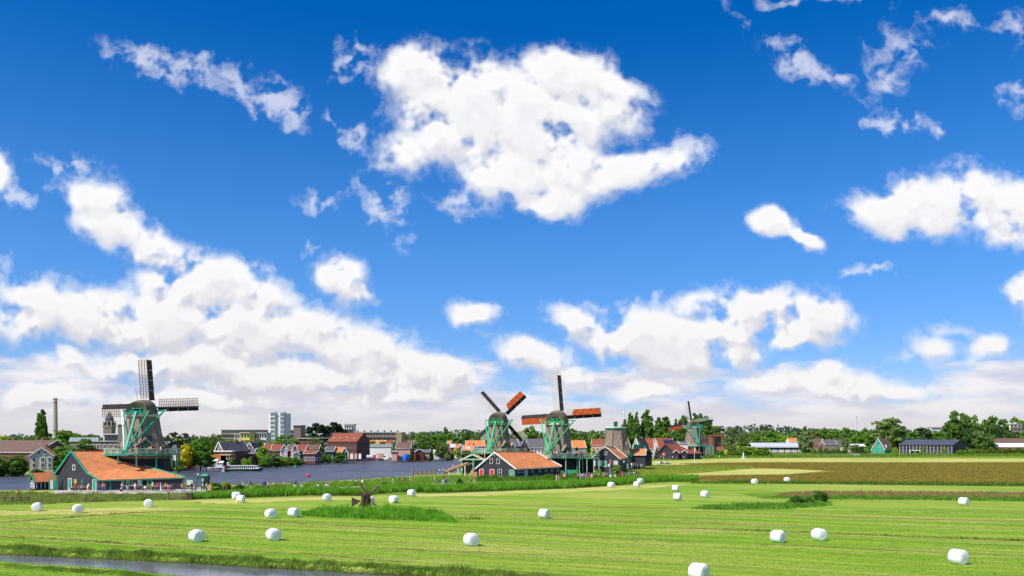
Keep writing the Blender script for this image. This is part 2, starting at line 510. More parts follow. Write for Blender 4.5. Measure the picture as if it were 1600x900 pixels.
def leaf_quads(cent, nrm, size, rng, aspect=0.7):
    """one small quad per centre, facing roughly nrm"""
    n = len(cent)
    nrm = nrm + rng.normal(0, 0.55, (n, 3)); nrm /= np.linalg.norm(nrm, axis=1)[:, None] + 1e-9
    a = rng.normal(0, 1, (n, 3)); u = np.cross(nrm, a); u /= np.linalg.norm(u, axis=1)[:, None] + 1e-9
    w = np.cross(nrm, u)
    s = (size * rng.uniform(0.6, 1.35, n))[:, None]
    u = u * s; w = w * s * aspect
    V = np.stack([cent - u, cent - w, cent + u, cent + w], 1).reshape(-1, 3)
    return V, np.arange(4 * n).reshape(-1, 4)

# ---------------------------------------------------------------- the ground and the water
def poly_sd(px, py, poly):
    """signed distance (negative inside) of points to a polygon"""
    poly = np.asarray(poly, float); n = len(poly)
    d2 = np.full(px.shape, 1e18); ins = np.zeros(px.shape, bool)
    for i in range(n):
        x0, y0 = poly[i]; x1, y1 = poly[(i + 1) % n]
        ex, ey = x1 - x0, y1 - y0
        t = np.clip(((px - x0) * ex + (py - y0) * ey) / (ex * ex + ey * ey + 1e-12), 0, 1)
        d2 = np.minimum(d2, (px - x0 - t * ex) ** 2 + (py - y0 - t * ey) ** 2)
        c = ((y0 > py) != (y1 > py)) & (px < (x1 - x0) * (py - y0) / (y1 - y0 + 1e-12) + x0)
        ins ^= c
    return np.where(ins, -1, 1) * np.sqrt(d2)

WZ = -0.5
near_bank = [(-500, 768), (-80, 767), (40, 769), (150, 768), (300, 763), (480, 757), (560, 752), (640, 746), (700, 742), (745, 738), (800, 734), (860, 728), (925, 717), (955, 714)]
far_bank = [(955, 711.3), (860, 711.8), (720, 712.8), (640, 715), (560, 717.5), (510, 720), (470, 722.5), (400, 723.5), (350, 728), (285, 733), (110, 740), (45, 742), (-80, 741), (-500, 741)]
RIVER = [tuple(G3(a, b, WZ).xy) for a, b in near_bank + far_bank]
_u = [(-400, 840), (-150, 858), (0, 866.5), (110, 872), (200, 876), (300, 881), (400, 887), (500, 893), (640, 901), (800, 911), (1000, 925)]
_l = [(1000, 990), (640, 960), (420, 930), (330, 912), (240, 902), (200, 896), (120, 891), (60, 887), (0, 883), (-150, 872), (-400, 858)]
DITCH = [tuple(G3(a, b, WZ + 0.05).xy) for a, b in _u + _l]

def ground_z(x, y):
    z = np.zeros_like(x)
    wob = 0.35 * np.sin(x * 0.9 + y * 0.4) + 0.25 * np.sin(x * 2.3 - y * 1.1)
    sd = poly_sd(x, y, RIVER) + wob
    z = np.minimum(z, np.interp(sd, [-3, -0.6, 0.9], [-2.0, -0.9, 0.0]))
    sd = poly_sd(x, y, DITCH) + wob * 0.35
    z = np.minimum(z, np.interp(sd, [-1.2, -0.15, 0.55], [-1.2, -0.62, 0.0]))
    return z

def grass_mat():
    m = bpy.data.materials.new('meadow'); m.use_nodes = True
    nt = m.node_tree; g = G(nt); b = nt.nodes['Principled BSDF']
    b.inputs['Roughness'].default_value = 0.9; b.inputs['Specular IOR Level'].default_value = 0.1
    geo = g.n('ShaderNodeNewGeometry')
    sp = g.n('ShaderNodeSeparateXYZ'); g.put(sp.inputs[0], geo.outputs['Position'])
    x, y, z = sp.outputs
    # along / across the mowing lines
    s = g.m('ADD', g.m('MULTIPLY', x, 0.94), g.m('MULTIPLY', y, -0.35))
    t = g.m('ADD', g.m('MULTIPLY', x, 0.35), g.m('MULTIPLY', y, 0.94))
    wob = g.m('MULTIPLY', g.m('SUBTRACT', g.noise(geo.outputs['Position'], 0.035, 2, 0.5), 0.5), 5.0)
    tw = g.m('ADD', t, wob)
    swath = g.noise(g.comb(g.m('MULTIPLY', s, 0.010), g.m('MULTIPLY', tw, 0.40), 0), 1.0, 3, 0.6)
    fine = g.noise(g.comb(g.m('MULTIPLY', s, 0.022), g.m('MULTIPLY', tw, 1.25), 4), 1.0, 4, 0.62)
    patch = g.noise(g.comb(g.m('MULTIPLY', s, 0.05), g.m('MULTIPLY', tw, 0.22), 15), 1.0, 5, 0.62)
    broad = g.noise(g.comb(g.m('MULTIPLY', s, 0.016), g.m('MULTIPLY', tw, 0.05), 8), 1.0, 3, 0.55)
    tex = g.noise(g.comb(g.m('MULTIPLY', s, 0.8), g.m('MULTIPLY', tw, 2.6), 1), 1.0, 6, 0.75)
    green = (0.155, 0.300, 0.012); lime = (0.262, 0.385, 0.036); straw = (0.52, 0.46, 0.14); dark = (0.055, 0.125, 0.012)
    c = g.mix(g.ss(swath, 0.43, 0.58), green, lime)
    c = g.mix(g.ss(broad, 0.48, 0.68, 0, 0.5), c, (0.33, 0.37, 0.065))
    c = g.mix(g.ss(patch, 0.54, 0.70, 0, 0.55), c, straw)
    c = g.mix(g.ss(patch, 0.44, 0.30, 0, 0.45), c, (0.09, 0.20, 0.012))
    c = g.mix(g.ss(fine, 0.52, 0.68, 0, 0.60), c, straw)
    c = g.mix(g.ss(fine, 0.46, 0.30, 0, 0.60), c, dark)
    c = g.mix(g.ss(tex, 0.49, 0.34, 0, 0.40), c, dark)
    c = g.mix(g.ss(tex, 0.54, 0.68, 0, 0.30), c, (0.52, 0.50, 0.17))
    # mowing furrows: narrow darker lines, irregular in spacing and strength
    fr = g.m('FRACT', g.m('MULTIPLY', g.m('ADD', tw, g.m('MULTIPLY', swath, 3.0)), 0.23))
    c = g.mix(g.m('MULTIPLY', g.ss(g.m('ABSOLUTE', g.m('SUBTRACT', fr, 0.5)), 0.06, 0.01), g.ss(patch, 0.38, 0.6, 0.1, 0.85)), c, (0.075, 0.125, 0.014))
    # banks below field level: earth
    c = g.mix(g.ss(z, -0.1, -0.45), c, (0.06, 0.055, 0.025))
    # parched ground by the reeds far off
    dry = g.noise(geo.outputs['Position'], 0.02, 3, 0.6)
    c = g.mix(g.m('MULTIPLY', g.ss(y, 105, 150), g.ss(dry, 0.46, 0.66, 0.0, 0.6)), c, (0.40, 0.40, 0.085))
    g.put(b.inputs['Base Color'], c)
    bp = g.n('ShaderNodeBump'); bp.inputs['Strength'].default_value = 0.5; bp.inputs['Distance'].default_value = 0.12
    g.put(bp.inputs['Height'], g.m('ADD', tex, fine)); g.put(b.inputs['Normal'], bp.outputs[0])
    _M['meadow'] = m
    return m

def build_ground():
    rows = [-300.0, -60.0, 0.0, 18.0]
    Yv = []
    for py in np.concatenate([np.linspace(1150, 760, 330), np.linspace(759.4, 705, 170)[0:], np.linspace(704, 687.5, 40)]): Yv.append(Yg(py))
    Yv += [9000.0, 16000.0]
    tc = np.concatenate([np.array([-9000, -5000, -2500, -1200]), np.arange(-450, 2060, 5.5), np.array([2300, 3500, 6000, 10000])])
    YY = np.array(rows + Yv)
    W = np.maximum(YY, 60.0)
    XX = (tc[None, :] - 800) / FOC * W[:, None]
    YG = np.repeat(YY[:, None], len(tc), 1)
    ZZ = ground_z(XX, YG)
    ZZ[:3] = 0
    V = np.stack([XX, YG, ZZ], -1).reshape(-1, 3)
    nr, nc = len(YY), len(tc)
    i = (np.arange(nr - 1)[:, None] * nc + np.arange(nc - 1)[None, :]).ravel()
    F = np.stack([i, i + 1, i + nc + 1, i + nc], 1)
    o = link('ground', np_mesh('ground', V, F, grass_mat(), smooth=True))
    tag(o, kind='structure')
    # water
    def water(name, poly, z, k_, base, rough, sc, bstr):
        m = bpy.data.materials.new(name); m.use_nodes = True
        g = G(m.node_tree); b = m.node_tree.nodes['Principled BSDF']
        b.inputs['Roughness'].default_value = rough; b.inputs['IOR'].default_value = 1.33
        geo = g.n('ShaderNodeNewGeometry').outputs['Position']
        st = g.noise(g.v('MULTIPLY', geo, (0.012, 0.09, 1)), 1.0, 4, 0.65)
        ch = g.noise(g.v('MULTIPLY', geo, (0.30, 0.9, 1)), 1.0, 6, 0.78)
        c = g.mix(g.ss(st, 0.35, 0.65), base, tuple(q * 1.5 for q in base))
        ln = g.noise(g.v('MULTIPLY', geo, (0.010, 0.22, 1)), 1.0, 3, 0.6)
        c = g.mix(g.ss(ln, 0.60, 0.68, 0, 0.55 * k_), c, tuple(min(1, q * 3.6) for q in base))
        c = g.mix(g.ss(ch, 0.50, 0.66, 0, 0.65 * k_), c, tuple(min(1, q * 2.6) for q in base))
        c = g.mix(g.ss(ch, 0.48, 0.34, 0, 0.7 * k_), c, tuple(q * .4 for q in base))
        g.put(b.inputs['Base Color'], c)
        wv = g.noise(g.v('MULTIPLY', geo, (sc, sc * 1.6, 1)), 1.0, 4, 0.62)
        bp = g.n('ShaderNodeBump'); bp.inputs['Strength'].default_value = bstr; bp.inputs['Distance'].default_value = 0.25
        g.put(bp.inputs['Height'], wv); g.put(b.inputs['Normal'], bp.outputs[0])
        pts = [(p[0], p[1], z) for p in poly]
        bm = bmesh.new(); vs = [bm.verts.new(p) for p in pts]; f = bm.faces.new(vs)
        if f.normal.z < 0: f.normal_flip()
        bmesh.ops.triangulate(bm, faces=[f])
        me = bpy.data.meshes.new(name); bm.to_mesh(me); bm.free(); me.materials.append(m)
        for p in me.polygons:
            if p.normal.z < 0: p.flip()
        tag(link(name, me), kind='structure')
    water('river', RIVER, WZ, 1.0, (0.062, 0.063, 0.072), 0.38, 0.55, 1.0)
    water('ditch_water', DITCH, WZ + 0.05, 0.1, (0.11, 0.11, 0.14), 0.05, 1.6, 0.07)

def zone(name, pts, m, dz=0.004, jag=0.6, step=2.0):
    """a flat patch of other ground, its outline given as frame points on the ground, ragged edge"""
    P = [G3(a, b) for a, b in pts]; out = []
    for k in range(len(P)):
        a, b = P[k], P[(k + 1) % len(P)]; n = max(1, int((b - a).length / step))
        nn = Vector((-(b - a).y, (b - a).x, 0)).normalized()
        for j in range(n):
            q = a.lerp(b, j / n)
            out.append(q + nn * jag * (mnoise.noise(q * 0.25) * 2 + mnoise.noise(q * 0.9)))
    bm = bmesh.new(); f = bm.faces.new([bm.verts.new((p.x, p.y, dz)) for p in out])
    bmesh.ops.triangulate(bm, faces=[f])
    me = bpy.data.meshes.new(name); bm.to_mesh(me); bm.free(); me.materials.append(m)
    for p in me.polygons:
        if p.normal.z < 0: p.flip()
    return tag(link(name, me), kind='structure')

def ground_patch_mat(name, a, b_, c_, sc=0.5):
    m = bpy.data.materials.new(name); m.use_nodes = True
    g = G(m.node_tree); b = m.node_tree.nodes['Principled BSDF']
    b.inputs['Roughness'].default_value = 0.95; b.inputs['Specular IOR Level'].default_value = 0.05
    geo = g.n('ShaderNodeNewGeometry').outputs['Position']
    n1 = g.noise(g.v('MULTIPLY', geo, (0.5, 1, 1)), sc, 5, 0.7)
    n2 = g.noise(g.v('MULTIPLY', geo, (0.3, 1, 1)), sc * 0.13, 3, 0.6)
    c = g.mix(g.ss(n1, 0.38, 0.62), a, b_)
    c = g.mix(g.ss(n2, 0.45, 0.65, 0, 0.8), c, c_)
    g.put(b.inputs['Base Color'], c)
    bp = g.n('ShaderNodeBump'); bp.inputs['Strength'].default_value = 0.8; bp.inputs['Distance'].default_value = 0.3
    g.put(bp.inputs['Height'], n1); g.put(b.inputs['Normal'], bp.outputs[0])
    return m

# ---------------------------------------------------------------- blades: reeds, weeds, grass
def blades(name, label, strips, col, h, w, dens, cat='reeds', lean=0.18, top_jitter=0.35, clump=0.5, seed=1, kind='stuff', z0=None):
    """strips: list of [front line points, back line points] as (px, py) on the ground; one triangle-pair blade each"""
    rng = np.random.default_rng(seed)
    allV = []
    for st in strips:
        fr = np.array([list(G3(a, b).xy) for a, b in st[0]]); bk = np.array([list(G3(a, b).xy) for a, b in st[1]])
        hh = st[2] if len(st) > 2 else h
        nseg = max(len(fr), len(bk))
        def samp(L, t):
            d = np.r_[0, np.cumsum(np.linalg.norm(np.diff(L, axis=0), axis=1))]; d /= d[-1]
            return np.stack([np.interp(t, d, L[:, 0]), np.interp(t, d, L[:, 1])], 1)
        tt = np.linspace(0, 1, 60); A, B = samp(fr, tt), samp(bk, tt)
        area = np.sum(np.linalg.norm(np.diff(A, axis=0), axis=1) * np.linalg.norm((A - B)[:-1], axis=1))
        n = int(area * dens)
        t = rng.random(n); q = rng.random(n)
        pts = samp(fr, t) * (1 - q)[:, None] + samp(bk, t) * q[:, None]
        pts += rng.normal(0, 0.25, pts.shape)
        cl = 0.5 + 0.28 * np.sin(pts[:, 0] * 0.55 + 2.0 * np.sin(pts[:, 1] * 0.31)) * np.sin(pts[:, 1] * 0.8 + pts[:, 0] * 0.13) + 0.25 * np.sin(pts[:, 0] * 1.9 + pts[:, 1] * 1.3 + 2 * np.sin(pts[:, 0] * .37)) + 0.15 * np.sin(pts[:, 0] * 4.7 - pts[:, 1] * 3.1)
        cl = np.clip(cl, 0, 1.1) * np.clip(np.minimum(t, 1 - t) * 9, 0.25, 1)
        H = hh * (1 - clump + clump * cl) * rng.uniform(1 - top_jitter, 1 + top_jitter, n)
        allV.append((pts, H))
    pts = np.concatenate([a for a, _ in allV]); H = np.concatenate([b for _, b in allV]); n = len(pts)
    base = np.zeros((n, 3)); base[:, :2] = pts; base[:, 2] = ground_z(pts[:, 0], pts[:, 1]) - 0.03 if z0 is None else z0
    keep = base[:, 2] > -0.62
    base, H = base[keep], H[keep]; n = len(base)
    a = rng.random(n) * PI
    side = np.stack([np.cos(a), np.sin(a) * 0.6, np.zeros(n)], 1) * (w * rng.uniform(0.6, 1.4, n))[:, None]
    ln = rng.normal(0, lean, (n, 2)) * H[:, None]
    tip = base.copy(); tip[:, 2] += H; tip[:, :2] += ln + 0.08 * H[:, None]
    V = np.stack([base - side, base + side, tip], 1).reshape(-1, 3)
    o = link(name, np_mesh(name, V, np.arange(3 * n).reshape(-1, 3), foliage_mat('foliage'), 3))
    o.color = (*col, 1)
    tag(o, label, cat if label else None, kind=kind)
    return o

# ---------------------------------------------------------------- trees
def crown_mesh(kind, seed):
    """leaf crown in a unit box: x,y in -.5..+.5, z in 0..1"""
    rng = np.random.default_rng(seed)
    C = []; Nn = []; cores = []
    def cluster(c, r, n, sq=0.8):
        d = rng.normal(0, 1, (n, 3)); d /= np.linalg.norm(d, axis=1)[:, None]
        d[:, 2] = np.where(d[:, 2] < -0.3, -d[:, 2] * 0.6, d[:, 2])
        rr = r * rng.uniform(0.62, 1.08, n)[:, None]
        C.append(np.array(c) + d * rr * np.array([1, 1, sq])); Nn.append(d)
    if kind == 'round':
        for k in range(34):
            a = rng.random() * 2 * PI; z = rng.random() ** 0.8
            rad = 0.40 * math.sqrt(max(0.02, 1 - (abs(z - 0.42) / 0.62) ** 2)) * (0.55 + 0.45 * rng.random())
            cluster((rad * math.cos(a), rad * math.sin(a), 0.10 + 0.80 * z), rng.uniform(0.08, 0.15), 62)
        leaf = 0.035; cores = [((0, 0, 0.42), (0.30, 0.30, 0.34)), ((0.1, 0.06, 0.6), (0.17, 0.17, 0.2)), ((-0.12, -0.05, 0.5), (0.17, 0.17, 0.22))]
    elif kind == 'loose':
        for k in range(26):
            a = rng.random() * 2 * PI; z = rng.random()
            rad = 0.42 * math.sqrt(max(0.03, 1 - (abs(z - 0.45) / 0.6) ** 2)) * (0.35 + 0.65 * rng.random())
            cluster((rad * math.cos(a), rad * math.sin(a), 0.12 + 0.80 * z), rng.uniform(0.06, 0.13), 60, 0.75)
        leaf = 0.030; cores = [((0, 0, 0.42), (0.17, 0.17, 0.22))]
    elif kind == 'poplar':
        for k in range(46):
            z = (k + rng.random()) / 46; a = rng.random() * 2 * PI
            w = 0.36 * (min(1, (z + 0.05) / 0.25) ** 0.6) * (1 - max(0, z - 0.25) / 0.80) ** 0.75
            rad = w * (0.4 + 0.6 * rng.random())
            cluster((rad * math.cos(a), rad * math.sin(a), 0.02 + 0.93 * z), 0.10 * (1.1 - 0.6 * z), 46, 0.62)
        leaf = 0.030; cores = [((0, 0, 0.32), (0.24, 0.24, 0.30)), ((0, 0, 0.6), (0.15, 0.15, 0.28))]
    elif kind == 'pine':
        for k in range(34):
            a = rng.random() * 2 * PI; rad = 0.44 * math.sqrt(rng.random())
            cluster((rad * math.cos(a), rad * math.sin(a), 0.60 + 0.26 * (1 - (rad / 0.44) ** 2) + rng.uniform(-0.06, 0.03)), rng.uniform(0.08, 0.13), 70, 0.6)
        for k in range(8):
            a = rng.random() * 2 * PI; rad = 0.40 * math.sqrt(rng.random())
            cluster((rad * math.cos(a), rad * math.sin(a), 0.30 + rng.random() * 0.25), 0.07, 40, 0.5)
        leaf = 0.034
    elif kind == 'bush':
        for k in range(20):
            a = rng.random() * 2 * PI; z = rng.random()
            rad = 0.38 * math.sqrt(max(0.05, 1 - z ** 2)) * (0.4 + 0.6 * rng.random())
            cluster((rad * math.cos(a), rad * math.sin(a), 0.10 + 0.72 * z), rng.uniform(0.10, 0.17), 55, 0.85)
        leaf = 0.036; cores = [((0, 0, 0.3), (0.3, 0.3, 0.4))]
    C = np.concatenate(C); Nn = np.concatenate(Nn)
    ok = C[:, 2] > -0.02
    V, F = leaf_quads(C[ok], Nn[ok], leaf, rng)
    if cores:                     # inner leaf mass, so that the middle is dense
        n = 700; cs = [cores[i] for i in rng.integers(0, len(cores), n)]
        d = rng.normal(0, 1, (n, 3)); d /= np.linalg.norm(d, axis=1)[:, None]
        cc = np.array([c[0] for c in cs]) + d * np.array([c[1] for c in cs]) * rng.uniform(0.6, 1.0, n)[:, None]
        V2, F2 = leaf_quads(cc, d, leaf * 2.2, rng)
        F = np.concatenate([F, F2 + len(V)]); V = np.concatenate([V, V2])
    return np_mesh('crown', V, F, foliage_mat('foliage'))

def trunk_mesh(kind, seed):
    rng = random.Random(seed); b = MB()
    top = {'round': 0.62, 'loose': 0.72, 'poplar': 0.85, 'pine': 0.66, 'bush': 0.35}[kind]
    r = {'round': 0.035, 'loose': 0.028, 'poplar': 0.03, 'pine': 0.035, 'bush': 0.02}[kind]
    p = Vector((0, 0, -0.02)); pr = r
    for k in range(4):
        q = Vector((rng.uniform(-0.02, 0.02), rng.uniform(-0.02, 0.02), top * (k + 1) / 4)); nr = r * (1 - 0.2 * (k + 1))
        b.tube(p, q, pr, nr, 7); p, pr = q, nr
    for k in range(9 if kind != 'poplar' else 5):
        a = rng.random() * 2 * PI; z = top * rng.uniform(0.35, 0.95)
        e = 0.30 if kind != 'poplar' else 0.12
        q = Vector((e * math.cos(a) * rng.uniform(.6, 1.1), e * math.sin(a) * rng.uniform(.6, 1.1), z + rng.uniform(0.10, 0.22)))
        m = Vector((0, 0, z)).lerp(q, 0.5) + Vector((0, 0, -0.02))
        b.tube((0, 0, z), m, r * 0.5, r * 0.35, 5); b.tube(m, q, r * 0.35, r * 0.12, 5)
    return b.mesh('trunk', mat('bark', (0.10, 0.085, 0.065), scale=4))

_T = {}
def tree(name, label, kind, px, Y, top_py, w_px, col, group=None, cb=0.22, cat='tree', seed=None, z0=0.0):
    """a tree standing at (px, Y): height from its top in the frame; cb = share of bare stem"""
    H = Z(top_py, Y) - z0; W = w_px / FOC * Y
    i = random.randrange({'round': 5, 'loose': 4, 'poplar': 3, 'pine': 2, 'bush': 4}[kind])
    if (kind, i) not in _T:
        _T[(kind, i)] = (crown_mesh(kind, 100 + i * 7 + len(kind)), trunk_mesh(kind, i))
    cm, tm = _T[(kind, i)]
    if kind == 'poplar': W *= 2.7
    t = thing(name, label, cat, (X(px, Y), Y, z0), random.random() * 6.28, group)
    tr = link('trunk', tm, t); tr.scale = (W * 0.8, W * 0.8, H)
    c = link('crown', cm, t, (0, 0, H * cb)); c.scale = (W, W, H * (1 - cb))
    c.color = (*col, 1)
    return t

GREEN = (0.145, 0.270, 0.034); MID = (0.108, 0.205, 0.034); DARK = (0.058, 0.115, 0.028); LIME = (0.260, 0.395, 0.034)
OLIVE = (0.165, 0.215, 0.055); SILVER = (0.200, 0.260, 0.105); BLUE = (0.045, 0.085, 0.035); YELLOW = (0.62, 0.50, 0.02)

# ---------------------------------------------------------------- windmills
def M(n):
    D = {
        'thatch': lambda: mat('thatch', (0.235, 0.175, 0.130), rough=0.95, var=0.2, scale=0.7, kind='thatch', bump=0.6),
        'thatch_cap': lambda: mat('thatch_cap', (0.135, 0.115, 0.070), rough=0.95, var=0.35, scale=1.0, kind='thatch', bump=0.6),
        'teal': lambda: mat('teal_paint', (0.025, 0.31, 0.21), rough=0.5, var=0.12, scale=0.8),
        'green': lambda: mat('green_paint', (0.05, 0.38, 0.16), rough=0.5, var=0.12, scale=0.8),
        'pale_green': lambda: mat('pale_green_paint', (0.38, 0.52, 0.36), rough=0.6, var=0.12, scale=0.8),
        'dark_green': lambda: mat('dark_green_paint', (0.015, 0.10, 0.05), rough=0.5, var=0.15, scale=0.8),
        'white': lambda: mat('white_paint', (0.78, 0.77, 0.72), rough=0.55, var=0.05),
        'cream': lambda: mat('cream_paint', (0.66, 0.60, 0.45), rough=0.7, var=0.08),
        'black': lambda: mat('black_board', (0.052, 0.050, 0.066), rough=0.75, var=0.25, kind='board', period=0.22, bump=0.4),
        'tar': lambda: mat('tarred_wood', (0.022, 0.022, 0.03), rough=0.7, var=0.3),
        'wood': lambda: mat('weathered_wood', (0.26, 0.19, 0.12), rough=0.85, var=0.25, scale=2.5),
        'brown': lambda: mat('brown_wood', (0.07, 0.045, 0.035), rough=0.8, var=0.25, scale=2.5),
        'lath': lambda: mat('sail_lath', (0.30, 0.19, 0.11), rough=0.8, var=0.15),
        'lath_white': lambda: mat('white_lath', (0.66, 0.62, 0.56), rough=0.7, var=0.1),
        'sailcloth': lambda: mat('red_sailcloth', (0.52, 0.095, 0.02), rough=0.85, var=0.25, scale=1.6, bump=0.5),
        'tile': lambda: mat('orange_tile', (0.66, 0.235, 0.085), rough=0.8, var=0.2, scale=0.8, kind='tile', bump=0.7),
        'tile_red': lambda: mat('red_tile', (0.29, 0.080, 0.045), rough=0.8, var=0.2, scale=0.8, kind='tile', bump=0.7),
        'tile_brown': lambda: mat('brown_tile', (0.17, 0.10, 0.075), rough=0.8, var=0.2, scale=0.8, kind='tile', bump=0.7),
        'tile_grey': lambda: mat('grey_tile', (0.13, 0.12, 0.13), rough=0.75, var=0.2, scale=0.8, kind='tile', bump=0.7),
        'slate': lambda: mat('slate_roof', (0.085, 0.088, 0.12), rough=0.6, var=0.12, scale=0.6, kind='tile', bump=0.4, period=0.6),
        'brick': lambda: mat('red_brick', (0.27, 0.125, 0.085), rough=0.9, var=0.2, scale=1.5, kind='brick'),
        'brick_dark': lambda: mat('dark_brick', (0.15, 0.075, 0.06), rough=0.9, var=0.2, scale=1.5, kind='brick'),
        'brick_buff': lambda: mat('buff_brick', (0.36, 0.25, 0.165), rough=0.9, var=0.15, scale=1.5, kind='brick'),
        'brick_grey': lambda: mat('grey_brick', (0.22, 0.175, 0.155), rough=0.9, var=0.15, scale=1.5, kind='brick'),
        'plaster': lambda: mat('cream_plaster', (0.60, 0.53, 0.42), rough=0.9, var=0.06),
        'plaster_grey': lambda: mat('grey_plaster', (0.66, 0.62, 0.64), rough=0.9, var=0.08),
        'white_wall': lambda: mat('white_wall', (0.74, 0.72, 0.68), rough=0.85, var=0.05),
        'pink_wall': lambda: mat('salmon_wall', (0.62, 0.33, 0.24), rough=0.85, var=0.08),
        'concrete': lambda: mat('concrete', (0.48, 0.45, 0.41), rough=0.9, var=0.1, bump=0.2),
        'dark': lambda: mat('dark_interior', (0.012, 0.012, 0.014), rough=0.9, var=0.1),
        'metal': lambda: mat('grey_metal', (0.52, 0.53, 0.60), rough=0.5, var=0.06, metal=0.0),
        'blue': lambda: mat('blue_paint', (0.02, 0.16, 0.55), rough=0.5, var=0.15),
        'red': lambda: mat('red_paint', (0.62, 0.05, 0.045), rough=0.55, var=0.12),
        'orange_brick': lambda: mat('orange_brick', (.58, .19, .07), rough=.9, var=.12), 'orange': lambda: mat('orange_paint', (0.78, 0.22, 0.03), rough=0.6, var=0.1),
        'yellow': lambda: mat('yellow_paint', (0.72, 0.56, 0.13), rough=0.7, var=0.08),
        'glass': lambda: glass_mat(), 'towerglass': lambda: mat('tower_glass', (.20, .27, .26), rough=.25, var=.2, spec=.5), 'rust': lambda: mat('rusty_steel', (0.24, 0.085, 0.05), rough=0.8, var=0.25),
        'log': lambda: mat('fresh_log', (0.50, 0.26, 0.13), rough=0.8, var=0.25, scale=3),
        'plastic': lambda: mat('wrap_plastic', (0.72, 0.80, 0.72), rough=0.30, var=0.03, scale=0.9, spec=0.5),
        'path': lambda: mat('path_gravel', (0.42, 0.38, 0.32), rough=0.95, var=0.1, scale=0.4),
    }
    return D[n]()


def sail(parent, R0, ang, rot_mat, w_lat=1.75, w_board=0.72, lath='lath', cloth=0.0, stock='brown', board='tar', u0=1.5, fine=0.43, furl=None):
    """one sail: u along the stock, v across (negative = the latticed trailing side)"""
    a = R(ang)
    e = Vector((math.sin(a) * -1, 0, math.cos(a)))        # radial, seen from behind: + = leaning left
    f = Vector((math.cos(a), 0, math.sin(a)))             # clockwise side
    def pt(u, v, y=0.0): return rot_mat @ (e * u + f * v + Vector((0, y, 0)))
    b = MB()
    b.beam(pt(-0.6, 0), pt(R0 + 0.1, 0), 0.26, 0.24, up=rot_mat @ Vector((0, 1, 0)))
    s = b.build('sail', M(stock), parent)
    l = MB()
    n = int((R0 - u0 - 0.4) / fine)
    ub = u0 + 0.5
    for k in range(n + 1):
        u = ub + (R0 - ub) * k / n
        tw = 0.10 + 0.16 * (1 - k / n)
        l.beam(pt(u, 0.08), pt(u, -w_lat, -tw), 0.10, 0.09)
    for q in (0.34, 0.67, 1.0):
        l.beam(pt(ub, -w_lat * q, -0.24 * q), pt(R0, -w_lat * q, -0.10 * q), 0.10 if q < 1 else 0.13, 0.09)
    tag(l.build('sail_lattice', M(lath), s), kind='stuff')
    bd = MB()
    nb = 4
    for k in range(nb):
        ua = u0 + (R0 - u0) * k / nb; uz = u0 + (R0 - u0) * (k + 1) / nb - 0.03
        bo = MB(); bo.slab([pt(ua, 0.13), pt(uz, 0.13), pt(uz, 0.13 + w_board, 0.22), pt(ua, 0.13 + w_board * (1.12 - 0.03 * k), 0.26)], 0.05)
        bo.build('leading_board', M(board), s)
    if cloth:
        c = MB(); N = 14
        u_in = R0 - (R0 - ub) * cloth
        for k in range(N):
            for j in range(4):
                def q(kk, jj):
                    uu = u_in + (R0 - 0.1 - u_in) * kk / N; vv = -w_lat * (0.04 + 0.92 * jj / 4)
                    bel = 0.10 * math.sin(kk * 1.9) * math.sin(jj * 1.1) + 0.10
                    if kk == 0: vv *= (0.35 + 0.65 * (1 - jj / 4))
                    return pt(uu, vv, -0.22 - bel)
                c.face([q(k, j), q(k + 1, j), q(k + 1, j + 1), q(k, j + 1)])
        c.build('sail_cloth', M('sailcloth'), s, smooth=True)
    return s


